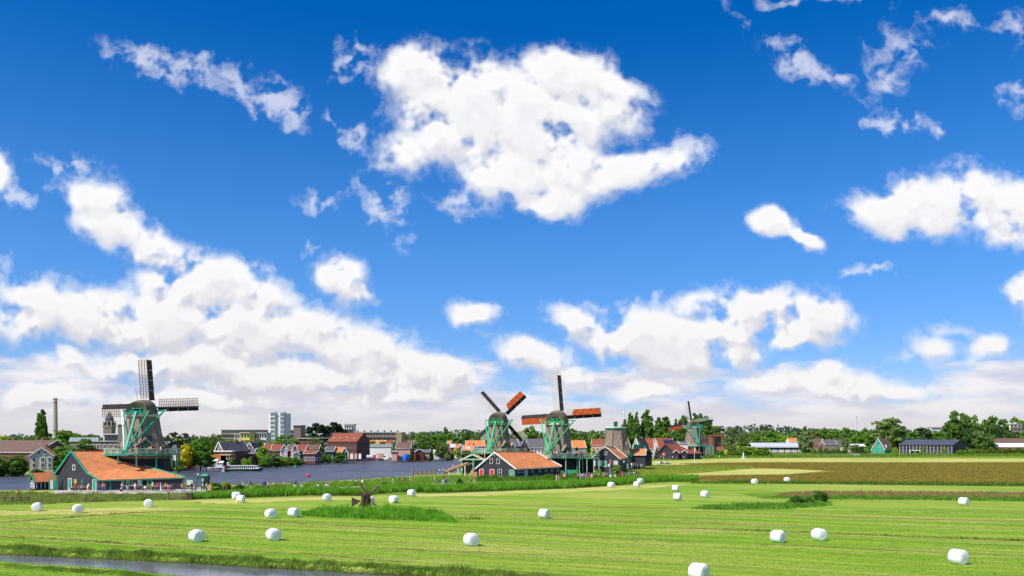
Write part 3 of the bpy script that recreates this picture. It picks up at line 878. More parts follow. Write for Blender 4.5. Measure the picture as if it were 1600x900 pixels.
def windmill(name, label, px, Y, yaw, prof, z_stage, z_top, z_apex, cap_w, R0, rot, hub_z, tail_len, tail_z, spread, colour, stage_r, group,
             lath='lath', cloths=(0, 0, 0, 0), foot=0.0, hub_y=3.9, cap_l=(-3.1, 3.2), n_posts=16, skirt=True, cap_shift=0.0, thatch='thatch'):
    """smock mill, built with its sails towards +y and its tail towards -y, then turned by yaw"""
    t = thing(name, label, 'windmill', (X(px, Y), Y, 0), 0, group)
    # body: eight-sided thatched smock
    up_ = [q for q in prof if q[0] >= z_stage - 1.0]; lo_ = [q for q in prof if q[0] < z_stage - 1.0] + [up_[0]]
    b = MB(); b.lathe(up_, 8, phase=PI / 8)
    body = b.build('body', M(thatch), t)
    b = MB(); b.lathe([(z, r * .985) for z, r in lo_], 8, phase=PI / 8); b.build('base', M('tar'), t)  # coloured dark to paint the deep shade under the stage
    prof_all = prof; prof = up_
    for k in range(8):
        ridge = MB()
        a = 2 * PI * k / 8 + PI / 8
        for (z0, r0), (z1, r1) in zip(prof[:-1], prof[1:]):
            ridge.beam((r0 * math.cos(a) * 1.005, r0 * math.sin(a) * 1.005, z0), (r1 * math.cos(a) * 1.005, r1 * math.sin(a) * 1.005, z1), 0.2, 0.1)
        ridge.build('corner_seam', mat('old_thatch', (0.15, 0.125, 0.10), rough=0.95, kind='thatch'), body)
    rt = prof[-1][1]
    b = MB(); b.lathe([(z_top - 0.15, rt + 0.18), (z_top + 0.12, rt + 0.28), (z_top + 0.16, rt + 0.22), (z_top + 0.42, rt + 0.20)], 16)
    b.build('curb', M('cream'), t)
    prof = prof_all
    # windows and door in the body
    def rad(z): return float(np.interp(z, [p[0] for p in prof], [p[1] for p in prof])) * math.cos(PI / 8)
    for (az, z, w, h) in ((-90, z_stage + 3.6, 0.7, 0.9), (-45, z_stage + 5.2, 0.6, 0.8), (-45, z_stage + 2.6, 0.8, 1.1), (0, z_stage + 3.8, 0.6, 0.8)):
        if z + 1 > z_top: continue
        a = R(az); rr = rad(z) + 0.02; slope = (rad(z + .5) - rad(z - .5))
        f = MB(); f.box((rr, 0, 0), (0.14, w + 0.2, h + 0.2)); fo = f.build('window', M(colour), t, loc=(0, 0, z)); fo.rotation_euler = (0, -math.atan(-slope) * 0.6, a)
        g_ = MB(); g_.box((rr + 0.075, 0, 0), (0.03, w, h)); go = g_.build('pane', M('glass'), fo)
    if skirt:
        a = R(-60); rr = rad(z_stage) + 0.1
        d = MB(); d.box((rr, 0, z_stage + 1.15), (0.16, 1.1, 2.1)); do = d.build('door', M(colour), t); do.rotation_euler = (0, 0, a)
        hd = MB(); hd.slab([(rr - 0.9, -1.6, z_stage + 1.9), (rr + 0.65, -1.9, z_stage + 1.5), (rr + 0.65, 0, z_stage + 3.1), (rr - 0.9, 0, z_stage + 3.5)], 0.3)
        hd.slab([(rr + 0.65, 1.9, z_stage + 1.5), (rr - 0.9, 1.6, z_stage + 1.9), (rr - 0.9, 0, z_stage + 3.5), (rr + 0.65, 0, z_stage + 3.1)], 0.3)
        ho = hd.build('door_hood', M(thatch), t); ho.rotation_euler = (0, 0, a)
    # stage
    ca = [2 * PI * k / 12 + PI / 12 for k in range(12)]
    st = MB(); ri = max(rad(z_stage), 1.0) * 0.9
    for k in range(12):
        a0, a1 = ca[k], ca[(k + 1) % 12]
        st.slab([(ri * math.cos(a0), ri * math.sin(a0), z_stage), (stage_r * math.cos(a0), stage_r * math.sin(a0), z_stage), (stage_r * math.cos(a1), stage_r * math.sin(a1), z_stage), (ri * math.cos(a1), ri * math.sin(a1), z_stage)], 0.10)
        st.beam((ri * math.cos(a0), ri * math.sin(a0), z_stage - 0.2), (stage_r * math.cos(a0), stage_r * math.sin(a0), z_stage - 0.2), 0.16, 0.2)
    sto = st.build('stage', M('wood'), t)
    fa = MB()
    for k in range(12):
        a0, a1 = ca[k], ca[(k + 1) % 12]
        fa.beam((stage_r * math.cos(a0), stage_r * math.sin(a0), z_stage - 0.14), (stage_r * math.cos(a1), stage_r * math.sin(a1), z_stage - 0.14), 0.10, 0.30)
    fa.build('fascia', M(colour if name != 'windmill_pale' else 'pale_green'), sto)
    rl = MB()
    for hh, ww in ((1.05, 0.13), (0.62, 0.09), (0.3, 0.09)):
        for k in range(12):
            a0, a1 = ca[k], ca[(k + 1) % 12]; r = stage_r - 0.08
            rl.beam((r * math.cos(a0), r * math.sin(a0), z_stage + hh), (r * math.cos(a1), r * math.sin(a1), z_stage + hh), ww, ww * 1.3)
    rl.build('hand_rail', M('pale_green'), sto)
    pm = MB().box((0, 0, 0.52), (0.12, 0.12, 1.04)).mesh('railing_post', M('pale_green'))
    for k in range(24):
        a = PI * 2 * k / 24 + PI / 12; r = stage_r * (1.0 if k % 2 == 0 else math.cos(PI / 12)) - 0.1
        link('railing_post', pm, sto, (r * math.cos(a), r * math.sin(a), z_stage))
    if z_stage > 2:
        for k in range(12):
            a = ca[k]; r = stage_r - 0.35
            if math.sin(a) > 0.75: continue
            p = MB(); p.beam((r * math.cos(a), r * math.sin(a), foot), (r * math.cos(a), r * math.sin(a), z_stage - 0.1), 0.22)
            p.build('stage_post', M('pale_green' if k % 2 else colour), t)
    # cap: a thatched boat upside down
    ym, yM = cap_l; hh = z_apex - z_top - 0.3
    secs = []
    N = 9; K = 14
    for i in range(N):
        u = i / (N - 1); y = ym + (yM - ym) * u
        w = cap_w * (0.72 + 0.28 * math.sin(PI * min(1, u * 0.9 + 0.12))) * (1 if u < 0.85 else 0.86)
        h = hh * (0.66 + 0.34 * math.sin(PI * (0.12 + 0.62 * u)))
        ring = []
        for k in range(K + 1):
            th = PI * k / K
            x = w * math.copysign(abs(math.cos(th)) ** 0.80, math.cos(th)); z = h * math.sin(th) ** 0.92
            ring.append((x * (1 + 0.05 * (z < 0.1)), y, z_top + 0.34 + z))
        secs.append(ring)
    cb = MB()
    for i in range(N - 1):
        for k in range(K):
            cb.face([secs[i][k], secs[i][k + 1], secs[i + 1][k + 1], secs[i + 1][k]])
    cb.face(secs[-1][::-1]); 
    rear = secs[0]; cen = (0, ym + 0.0, z_top + 0.34)
    inner = [(x * 0.62, ym + 0.35, z_top + 0.34 + (z - z_top - 0.34) * 0.62) for x, y, z in rear]
    for k in range(K): cb.face([rear[k + 1], rear[k], inner[k], inner[k + 1]])
    pivot = bpy.data.objects.new('cap', cb.mesh('cap', M('thatch_cap'), smooth=False)); COL.objects.link(pivot); pivot.parent = t
    pivot.rotation_euler = (0, 0, yaw)
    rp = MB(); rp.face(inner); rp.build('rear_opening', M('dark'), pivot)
    gb = MB()
    gb.box((0, ym + 0.1, z_top + 0.5), (cap_w * 1.75, 0.3, 0.3)); gb.box((-0.7, ym + 0.2, z_top + 1.1), (0.22, 0.25, 1.1)); gb.box((0.7, ym + 0.2, z_top + 1.1), (0.22, 0.25, 1.1)); gb.box((0, ym + 0.15, z_top + 1.5), (2.0, 0.2, 0.2))
    gb.build('rear_beam', M(colour), pivot)
    # spreaders, tail pole, braces: these turn with the cap (all in the cap's axes)
    T = Vector((0, -tail_len, tail_z))
    zs = z_top + 0.75
    sp = MB(); sp.beam((-spread, 0.4, zs + 0.4), (spread, 0.4, zs + 0.4), 0.28, 0.3); sp.build('long_spreader', M(colour), t).rotation_euler = (0, 0, yaw)
    sp = MB(); sp.beam((-spread * 0.56, ym + 0.4, zs + 0.15), (spread * 0.56, ym + 0.4, zs + 0.15), 0.26, 0.28); sp.build('short_spreader', M(colour), t).rotation_euler = (0, 0, yaw)
    def br(nm, p, w, m=colour):
        q = MB(); q.beam(p, T + Vector((p[0] * 0.03, 0.2, 0)), w, w); o = q.build(nm, M(m), t); o.rotation_euler = (0, 0, yaw); return o
    tp = br('tail_pole', (0, ym - 0.1, zs + 0.1), 0.42)
    for sgn in (-1, 1):
        br('long_brace', (sgn * spread, 0.3, zs + 0.55), 0.25, colour if sgn > 0 or px > 400 else 'white')
        br('short_brace', (sgn * spread * 0.56, ym + 0.3, zs + 0.3), 0.21)
        e = MB(); e.box((sgn * (spread + 0.1), 0.4, zs + 0.45), (0.32, 0.36, 0.4)); e.build('spreader_end', M('white'), t).rotation_euler = (0, 0, yaw)
    wh = MB()
    for k in range(10):
        a = PI * k / 10 * 2; wh.beam(T + Vector((0, -0.25, 0)), T + Vector((1.0 * math.cos(a), -0.25, 1.0 * math.sin(a))), 0.10)
    wh.tube(T + Vector((-0.6, 0, 0)), T + Vector((0.6, 0, 0)), 0.22, n=8)
    wh.build('capstan_wheel', M(colour), t).rotation_euler = (0, 0, yaw)
    # sails
    rm = Matrix.Rotation(yaw, 3, 'Z') @ Matrix.Rotation(R(6), 3, 'X')
    hub = Matrix.Rotation(yaw, 3, 'Z') @ Vector((0, hub_y, 0)) + Vector((0, 0, hub_z))
    h = MB(); h.beam(rm @ Vector((0, -2.6, 0)), rm @ Vector((0, 0.5, 0)), 0.5); h.box((0, 0, 0), (0.7, 0.7, 0.7))
    ho = h.build('windshaft', M('brown'), t, loc=hub)
    for k in range(4):
        so = sail(ho, R0, rot + 90 * k, rm, lath=lath, cloth=cloths[k], fine=.36 if px < 400 else .43)
    return t


prof1 = [(-0.1, 5.8), (3.0, 5.5), (5.9, 5.35), (6.8, 5.25), (7.6, 4.75), (9.2, 4.1), (11.5, 3.45), (14.6, 2.95)]
MILLG = 'four complete windmills along the river'
def build_mills():
    Yk = 169.0
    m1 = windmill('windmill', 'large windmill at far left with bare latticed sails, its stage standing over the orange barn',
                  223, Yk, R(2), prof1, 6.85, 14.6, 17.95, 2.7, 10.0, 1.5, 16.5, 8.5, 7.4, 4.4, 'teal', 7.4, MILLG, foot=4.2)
    sp = MB(); sp.tube((-1.4, 1.0, 17.2), (-2.1, 1.2, 20.6), 0.05, 0.02, 5); sp.build('lightning_rod', M('tar'), m1)
    Y3 = 222.0
    prof3 = [(-0.1, 5.4), (2.0, 5.2), (5.0, 4.8), (6.5, 4.3), (9.0, 3.75), (13.6, 3.2)]
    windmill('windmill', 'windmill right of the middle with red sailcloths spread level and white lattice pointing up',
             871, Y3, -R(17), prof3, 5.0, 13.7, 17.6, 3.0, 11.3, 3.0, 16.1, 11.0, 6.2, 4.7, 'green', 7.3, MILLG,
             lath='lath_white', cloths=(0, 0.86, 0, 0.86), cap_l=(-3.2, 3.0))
    Y2 = 238.0
    prof2 = [(-0.1, 4.9), (6.0, 4.6), (7.0, 4.0), (9.5, 3.4), (13.9, 2.75)]
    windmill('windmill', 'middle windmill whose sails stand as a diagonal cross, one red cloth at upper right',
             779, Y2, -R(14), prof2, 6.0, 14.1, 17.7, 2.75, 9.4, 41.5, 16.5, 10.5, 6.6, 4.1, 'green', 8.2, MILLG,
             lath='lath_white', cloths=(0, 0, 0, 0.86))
    Y4 = 420.0
    prof4 = [(-0.1, 5.4), (6.0, 5.1), (7.2, 4.5), (10.5, 3.9), (15.3, 3.1)]
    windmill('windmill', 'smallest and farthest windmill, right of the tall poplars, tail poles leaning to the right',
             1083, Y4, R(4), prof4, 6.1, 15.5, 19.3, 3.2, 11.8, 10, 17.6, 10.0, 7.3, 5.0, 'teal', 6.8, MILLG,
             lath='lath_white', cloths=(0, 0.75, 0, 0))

def build_capless_mill():
    Y = 262.0; s = FOC / Y
    t = thing('capless_windmill', 'sailless and capless thatched mill body with flat white rim behind black gabled barn', 'windmill', (X(962, Y), Y, 0), 0)
    b = MB(); b.lathe([(-0.1, 5.4), (5.0, 5.0), (7.2, 4.3), (9.5, 3.7), (12.9, 3.25)], 8, phase=PI / 8)
    body = b.build('body', M('thatch'), t)
    for k in range(8):
        r = MB()
        a = PI / 4 * k + PI / 8
        r.beam((5 * math.cos(a), 5 * math.sin(a), 5), (4.3 * math.cos(a), 4.3 * math.sin(a), 7.2), 0.2, 0.1)
        r.beam((4.3 * math.cos(a), 4.3 * math.sin(a), 7.2), (3.27 * math.cos(a), 3.27 * math.sin(a), 12.9), 0.2, 0.1)
        r.build('corner_seam', mat('old_thatch', (0.15, 0.125, 0.10)), body)
    b = MB(); b.lathe([(12.8, 3.3), (13.0, 3.5), (13.35, 3.6), (13.4, 3.3)], 16); b.build('rim', M('teal'), t)
    b = MB(); b.lathe([(13.36, 3.65), (13.62, 3.65), (13.64, 3.2)], 16); b.build('rim_cover', M('white'), t)
    b = MB(); b.box((0.0, 0, 14.4), (1.1, 1.1, 1.5)); b.box((0, 0, 15.25), (1.3, 1.3, 0.16)); b.build('roof_hatch', M('dark_green'), t)
    for (az, z) in ((-75, 10.2), (-30, 8.2), (-100, 6.8)):
        a = R(az); rr = float(np.interp(z, [5, 7.2, 9.5, 12.9], [5, 4.3, 3.7, 3.25])) * 0.93
        w = MB(); w.box((rr, 0, z), (0.2, 0.8, 1.0)); wo = w.build('window', M('white'), t); wo.rotation_euler = (0, 0, a)
        w = MB(); w.box((rr + 0.1, 0, z), (0.04, 0.55, 0.75)); w.build('pane', M('glass'), wo)
    d = MB(); d.box((4.0, -2.6, 4.6), (1.6, 0.3, 2.2)); d.build('door', M('dark_green'), t)

def build_toy_mill():
    """small drainage mill in the reeds of the meadow"""
    p = G3(572, 794); Y = p.y; s = FOC / Y
    t = thing('tail_pole_mill', 'tiny dark wooden meadow mill with triangular tail vane standing in the reeds', 'small windmill', (p.x, p.y, 0))
    b = MB(); b.box((0, 0, 0.95), (.96, .96, 1.9), 0.5); b.build('body', M('brown'), t)
    bd = M('brown')
    for k in range(6):
        q = MB(); q.box((-0.53 * 1 + 0.0, -0.42 + k * 0.17, 0.95), (0.05, 0.15, 1.8)); o = q.build('plank', bd, t); o.rotation_euler = (0, 0, 0.5)
        q = MB(); q.box((-0.42 + k * 0.17, -0.53, 0.95), (0.15, 0.05, 1.8)); o = q.build('plank', bd, t); o.rotation_euler = (0, 0, 0.5)
    b = MB(); b.slab([(-0.6, -0.62, 1.9), (0.6, -0.62, 1.9), (0.6, 0, 2.15), (-0.6, 0, 2.15)], 0.06); b.slab([(-0.6, 0, 2.15), (0.6, 0, 2.15), (0.6, 0.62, 1.9), (-0.6, 0.62, 1.9)], 0.06)
    o = b.build('roof', M('brown'), t); o.rotation_euler = (0, 0, 0.5)
    b = MB(); b.beam((-0.4, 0, 0.95), (-1.1, -0.1, 1.0), 0.09); b.slab([(-2.05, -0.1, 0.12), (-0.75, -0.1, 0.98), (-0.75, -0.1, 1.04), (-2.05, -0.1, 1.55)][::-1], 0.05)
    b.build('tail_vane', M('brown'), t)
    yaw = -0.45
    rm = Matrix.Rotation(yaw, 3, 'Z') 
    hub = Vector((0.50, -0.72, 1.72))
    h = MB(); h.beam((-0.6, -0.35, 0.0), (0.1, 0.05, 0.0), 0.12); ho = h.build('windshaft', M('brown'), t, loc=hub)
    for k in range(4):
        a = R(38 + 90 * k + 5)
        e = rm @ Vector((-math.sin(a), 0, math.cos(a))); f = rm @ Vector((math.cos(a), 0, math.sin(a)))
        b = MB(); b.beam(-e * 0.1, e * 2.25, 0.10)
        so = b.build('sail', M('brown'), ho)
        b = MB()
        if k in (0, 1, 3): b.slab([e * 0.5 + f * 0.04, e * 2.2 + f * 0.04, e * 2.2 + f * 0.20, e * 0.5 + f * 0.20], 0.03)
        else: b.beam(e * .5 + f * .15, e * 2.2 + f * .15, 0.03)
        b.build('leading_board', M('brown'), so)
        b = MB()
        for j in range(9): b.beam(e * (0.6 + j * 0.2), e * (0.6 + j * 0.2) - f * 0.34, 0.03)
        for q in (0.17, 0.34): b.beam(e * 0.6 - f * q, e * 2.2 - f * q, 0.03)
        tag(b.build('sail_lattice', M('lath'), so), kind='stuff')

# ---------------------------------------------------------------- buildings
def add_window(t, face, u, z, w, h, W, D, frame='white', glass='glass', off=0.0, muntin=True):
    """a framed window on a wall; pane set back behind the frame"""
    if face == 'f': base, rz = Vector((u, -off, z)), 0.0
    elif face == 'r': base, rz = Vector((W / 2 + off, D / 2 + u, z)), PI / 2
    else: base, rz = Vector((-W / 2 - off, D / 2 - u, z)), -PI / 2
    k = 0.12 if min(w, h) > 0.7 else 0.08
    b = MB()
    b.box((-w / 2 - k / 2, -0.05, 0), (k, 0.14, h + 2 * k)); b.box((w / 2 + k / 2, -0.05, 0), (k, 0.14, h + 2 * k))
    b.box((0, -0.05, h / 2 + k / 2), (w, 0.135, k)); b.box((0, -0.06, -h / 2 - k / 2), (w, 0.17, k))
    if muntin and w > 0.6: b.box((0, -0.05, 0), (0.06, 0.08, h))
    f = b.build('window', M(frame), t, loc=base); f.rotation_euler = (0, 0, rz)
    p = MB(); p.box((0, -0.01, 0), (w - 0.004, 0.04, h - 0.004)); p.build('pane', M(glass), f)
    return f

def add_door(t, face, u, w, h, W, D, col='teal', z=0.0, frame='white'):
    if face == 'f': base, rz = Vector((u, 0, z)), 0.0
    elif face == 'r': base, rz = Vector((W / 2, D / 2 + u, z)), PI / 2
    else: base, rz = Vector((-W / 2, D / 2 - u, z)), -PI / 2
    b = MB(); b.box((0, -0.04, h / 2), (w, 0.08, h)); b.box((0, -0.09, h * 0.5), (w * 0.08, 0.03, h * 0.9))
    o = b.build('door', M(col), t, loc=base); o.rotation_euler = (0, 0, rz)
    b = MB(); b.box((-w / 2 - .06, -0.05, h / 2), (.12, .13, h + .1)); b.box((w / 2 + .06, -0.05, h / 2), (.12, .13, h + .1)); b.box((0, -0.05, h + .06), (w, .13, .12))
    b.build('door_frame', M(frame), o)
    b = MB(); b.box((w * 0.36, -0.13, 1.0), (0.06, 0.08, 0.16)); b.build('handle', M('metal'), o)
    return o

def house(name, label, cat, px0, px1, Y, eave, ridge, depth, yaw=0.0, axis='x', wall='brick', roof='tile', trim='white', wins=(), doors=(), chim=(), group=None,
          z0=0.0, oh=0.35, hip=0.0, corner=None):
    """house with its front wall between two frame columns at depth Y.  eave / ridge are frame rows there."""
    W = X(px1, Y) - X(px0, Y)
    pos = ((X(px0, Y) + X(px1, Y)) / 2, Y, z0)
    if corner:            # front right corner and true width instead
        W = corner[2]; pos = (X(corner[0], corner[1]) - W / 2 * math.cos(yaw), corner[1] - W / 2 * math.sin(yaw), z0)
    H = Z(eave, Y) - z0; HR = Z(ridge, Y) - z0; D = depth
    t = thing(name, label, cat, pos, yaw, group)
    b = MB(); a = W / 2
    base = -0.3
    if axis == 'x':
        g = [(0, H), (D / 2, HR), (D, H)]
        hx = hip * a
        b.face([(-a, 0, base), (a, 0, base), (a, 0, H), (-a, 0, H)])
        b.face([(a, D, base), (-a, D, base), (-a, D, H), (a, D, H)])
        for s in (-1, 1):
            pts = [(s * a, 0, base), (s * a, D, base), (s * a, D, H), (s * a, D / 2, HR - 0.02), (s * a, 0, H)]
            if hip: pts = [pts[0], pts[1], pts[2], pts[4]]
            b.face(pts if s > 0 else pts[::-1])
    else:
        b.face([(-a, 0, base), (a, 0, base), (a, 0, H), (0, 0, HR - 0.02), (-a, 0, H)])
        b.face([(a, D, base), (-a, D, base), (-a, D, H), (0, D, HR - 0.02), (a, D, H)])
        b.face([(a, 0, base), (a, D, base), (a, D, H), (a, 0, H)])
        b.face([(-a, D, base), (-a, 0, base), (-a, 0, H), (-a, D, H)])
    b.build('wall', M(wall), t)
    r = MB(); th = 0.16
    if axis == 'x':
        sl = (HR - H) / (D / 2); hx = hip * a
        for s in (-1, 1):
            y0 = D / 2 + s * (D / 2 + oh); ye = H - sl * oh
            pts = [(-a - oh * .6, y0, ye + th), (a + oh * .6, y0, ye + th), (a + oh * .6 - hx, D / 2, HR + th), (-a - oh * .6 + hx, D / 2, HR + th)]
            r.slab(pts if s < 0 else pts[::-1], th)
        if hip:
            for s in (-1, 1):
                pts = [(s * (a + oh * .6), -oh, H - sl * oh + th), (s * (a + oh * .6), D + oh, H - sl * oh + th), (s * (a + oh * .6 - hx), D / 2, HR + th)]
                r.slab(pts if s > 0 else pts[::-1], th)
    else:
        sl = (HR - H) / a
        for s in (-1, 1):
            x0 = s * (a + oh); ze = H - sl * oh
            pts = [(x0, -oh * .6, ze + th), (x0, D + oh * .6, ze + th), (0, D + oh * .6, HR + th), (0, -oh * .6, HR + th)]
            r.slab(pts if s > 0 else pts[::-1], th)
    ro = r.build('roof', M(roof), t)
    if trim:
        q = MB()
        if axis == 'y':
            for s in (-1, 1): q.beam((s * (a + oh), -oh * .6 - 0.06, H - sl * oh + 0.05), (0, -oh * .6 - 0.06, HR + 0.10), 0.12, 0.32)
        elif not hip:
            for e in (-1, 1):
                for s in (-1, 1): q.beam((e * (a + oh * .6 + .05), D / 2 + s * (D / 2 + oh), H - sl * oh + 0.05), (e * (a + oh * .6 + .05), D / 2, HR + .1), 0.12, 0.28)
            q.beam((-a - oh * .5, -oh - .04, H - sl * oh + .02), (a + oh * .5, -oh - .04, H - sl * oh + .02), 0.10, 0.16)
        else: q.beam((-a - oh * .5, -oh - .04, H - sl * oh + .02), (a + oh * .5, -oh - .04, H - sl * oh + .02), 0.10, 0.16)
        q.build('barge_board', M(trim), t)
    for (u, v, hh) in chim:      # u along ridge (-1..1), v across, height over ridge
        c = MB(); cx, cy = (u * a, D / 2 + v) if axis == 'x' else (v, D / 2 + u * D / 2)
        c.box((cx, cy, HR + hh / 2 - 0.7), (0.7, 0.6, hh + 1.4)); c.box((cx, cy, HR + hh + 0.05), (0.85, 0.75, 0.14)); c.tube((cx, cy, HR + hh), (cx, cy, HR + hh + 0.4), 0.15, 0.12, 6)
        c.build('chimney', M('brick'), ro)
    for w in wins: add_window(t, *w[:5], W, D, *(w[5:] or ()))
    for d in doors: add_door(t, *d[:4], W, D, *(d[4:] or ()))
    return t, W, D, H, HR

def dormer(t, u, z, w, h, D, roof='tile', wall='white', out=0.9):
    """little dormer on the front slope; u across, z sill height, y computed by caller through out"""
    b = MB(); b.box((u, out + 0.8, z + h / 2), (w, 1.6, h)); d = b.build('dormer', M(wall), t)
    r = MB(); r.slab([(u - w / 2 - .2, out - .2, z + h), (u, out - .2, z + h + w * .45), (u, out + 2.2, z + h + w * .45), (u - w / 2 - .2, out + 2.2, z + h)][::-1], .1)
    r.slab([(u + w / 2 + .2, out - .2, z + h), (u + w / 2 + .2, out + 2.2, z + h), (u, out + 2.2, z + h + w * .45), (u, out - .2, z + h + w * .45)][::-1], .1)
    r.build('dormer_roof', M(roof), d)
    g = MB(); g.box((u, out - 0.02, z + h * .5), (w * .6, .05, h * .6)); g.build('pane', M('glass'), d)

def grid_windows(t, face, us, zs, w, h, W, D, frame='white', **k):
    for z in zs:
        for u in us: add_window(t, face, u, z, w, h, W, D, frame, **k)

def quad_wall_planks(t, A, B, z0, poly_top, n, m, th=0.04, origin=None):
    """horizontal boards between ground points A and B; poly_top(u) gives the wall height along it (u 0..1)"""
    A, B = Vector(A), Vector(B); d = B - A; nn = Vector((d.y, -d.x, 0)).normalized()
    zmax = max(poly_top(k / 60) for k in range(61)); hb = (zmax - z0) / n
    for k in range(n):
        za, zb = z0 + k * hb, z0 + (k + 1) * hb - 0.05
        def span(z):
            us = [q / 200 for q in range(201) if poly_top(q / 200) >= z]
            return (us[0], us[-1]) if us else None
        s0, s1 = span(za), span(zb)
        if not s0: continue
        if not s1: mid = (s0[0] + s0[1]) / 2; s1 = (mid, mid)
        b = MB()
        def p(u, z): return A + d * u + Vector((0, 0, z)) + nn * 0.03
        b.slab([p(s0[0], za) + nn * 0.02, p(s0[1], za) + nn * 0.02, p(s1[1], zb), p(s1[0], zb)], th)
        b.build('plank', M(m), t)

def barn_from_points(name, label, GL, GA, GR, RB, ER, BR, BL, wall, roof, trim, mids=None, n_planks=16, cat='barn', verge_far=True, group=None, ridge_pole=True):
    """barn: front gable GL-GA-GR (eave, apex, eave), far ridge end RB, front eave end ER, back corners BR, BL; world points"""
    O = Vector((GA.x, GA.y, 0)); q = lambda p: p - O
    GL, GA, GR, RB, ER, BR, BL = map(q, (GL, GA, GR, RB, ER, BR, BL))
    t = thing(name, label, cat, O)
    g0 = lambda p: Vector((p.x, p.y, -0.2))
    GM, RM = (q(mids[0]), q(mids[1])) if mids else ((GA + GR) / 2, (RB + ER) / 2)
    b = MB()
    b.face([g0(GL), g0(GR), GR, GM, GA, GL]); b.face([g0(GR), g0(ER), ER, GR])
    b.face([g0(ER), g0(BR), BR, RB, RM, ER]); b.face([g0(BR), g0(BL), BL, BR]); b.face([g0(BL), g0(GL), GL, BL])
    b.build('wall', M(wall), t)
    up = Vector((0, 0, 0.16))
    gd = (GL - GR).normalized(); out = Vector((gd.y, -gd.x, 0)).normalized()
    if out.dot(GA - RB) < 0: out = -out
    ext = out * 0.35
    def over(p, c, k=0.35):
        d = (p - c); d.normalize(); return p + d * k
    eG, eE = over(GR, GM), over(ER, RM)
    lG, lB = over(GL, GA), over(BL, GA)
    rr = MB()
    rr.slab([GM + ext + up, RM + up, RB + up, GA + ext + up], 0.15)
    rr.slab([eG + ext + up, eE + up, RM + up, GM + ext + up], 0.15)
    rr.slab([GA + ext + up, RB + up, over(BR, RB) + up, lG + ext + up], 0.15)
    ro = rr.build('roof', M(roof), t)
    rc = MB(); rc.tube(GA + ext + up, RB + up, 0.16, n=6); rc.build('ridge_cap', M('tile_red'), ro)
    def board(nm, pts, w=0.10, h=0.34):
        tb = MB()
        for k in range(len(pts) - 1): tb.beam(pts[k], pts[k + 1], w, h)
        return tb.build(nm, M(trim), t)
    e2 = out * 0.45 + Vector((0, 0, 0.06))
    board('barge_board', [GA + e2, GM + e2, eG + e2]); board('barge_board', [GA + e2, lG + e2])
    board('barge_board', [RB + up * 1.3, RM + up * 1.3, eE + up * 1.3], 0.2, 0.3)
    board('gutter', [eG + ext + Vector((0, 0, -0.02)), eE + Vector((0, 0, -0.02))], 0.12, 0.14)
    if ridge_pole:
        pb = MB(); pb.tube(GA + e2 + Vector((0, 0, -0.9)), GA + e2 + Vector((0, 0, 0.9)), 0.06, 0.03, 6); pb.build('finial', M(trim), t)
    # boards
    L = (GR - GL).length
    def top(u):
        p = GL.lerp(GR, u); ua = (GA - GL).dot(GR - GL) / (L * L); um = (GM - GL).dot(GR - GL) / (L * L)
        return float(np.interp(u, [0, ua, um, 1], [GL.z, GA.z, GM.z, GR.z])) - 0.05
    quad_wall_planks(t, (GL.x, GL.y, 0), (GR.x, GR.y, 0), 0.0, top, n_planks, wall)
    hh = min(GR.z, ER.z) - 0.05
    quad_wall_planks(t, (GR.x, GR.y, 0), (ER.x, ER.y, 0), 0.0, lambda u: hh, 6, wall)
    return t, (GL, GA, GR, RB, ER, BR, BL)

def on_wall(t, A, B, u, z, w, h, what, col, frame='white', label=None):
    """window or door on the wall from A to B (local points), u = 0..1 along it, z = sill or base"""
    A = Vector((A.x, A.y, 0)); B = Vector((B.x, B.y, 0)); d = B - A
    ang = math.atan2(d.y, d.x); nn = Vector((d.y, -d.x, 0)).normalized()
    p = A.lerp(B, u) + nn * 0.09
    b = MB(); k = 0.11
    b.box((-w / 2 - k / 2, 0, h / 2), (k, 0.16, h + 2 * k)); b.box((w / 2 + k / 2, 0, h / 2), (k, 0.16, h + 2 * k)); b.box((0, 0, h + k / 2), (w, 0.155, k)); b.box((0, -0.01, -k / 2), (w, 0.18, k))
    if what == 'window' and w > 0.75: b.box((0, 0, h / 2), (0.06, 0.10, h)); b.box((0, 0, h * .55), (w, 0.09, 0.05))
    if what == 'door':
        o = MB().box((0, 0.02, h / 2), (w, 0.08, h)).build('door', M(col), t, loc=p + Vector((0, 0, z))); o.rotation_euler = (0, 0, ang)
        b.build('door_frame', M(frame), o)
    else:
        o = b.build('window', M(frame), t, loc=p + Vector((0, 0, z))); o.rotation_euler = (0, 0, ang)
        MB().box((0, 0.04, h / 2), (w, 0.04, h)).build('pane' if what == 'window' else 'shutter', M(col), o)
    if label: o['label'] = label
    return o

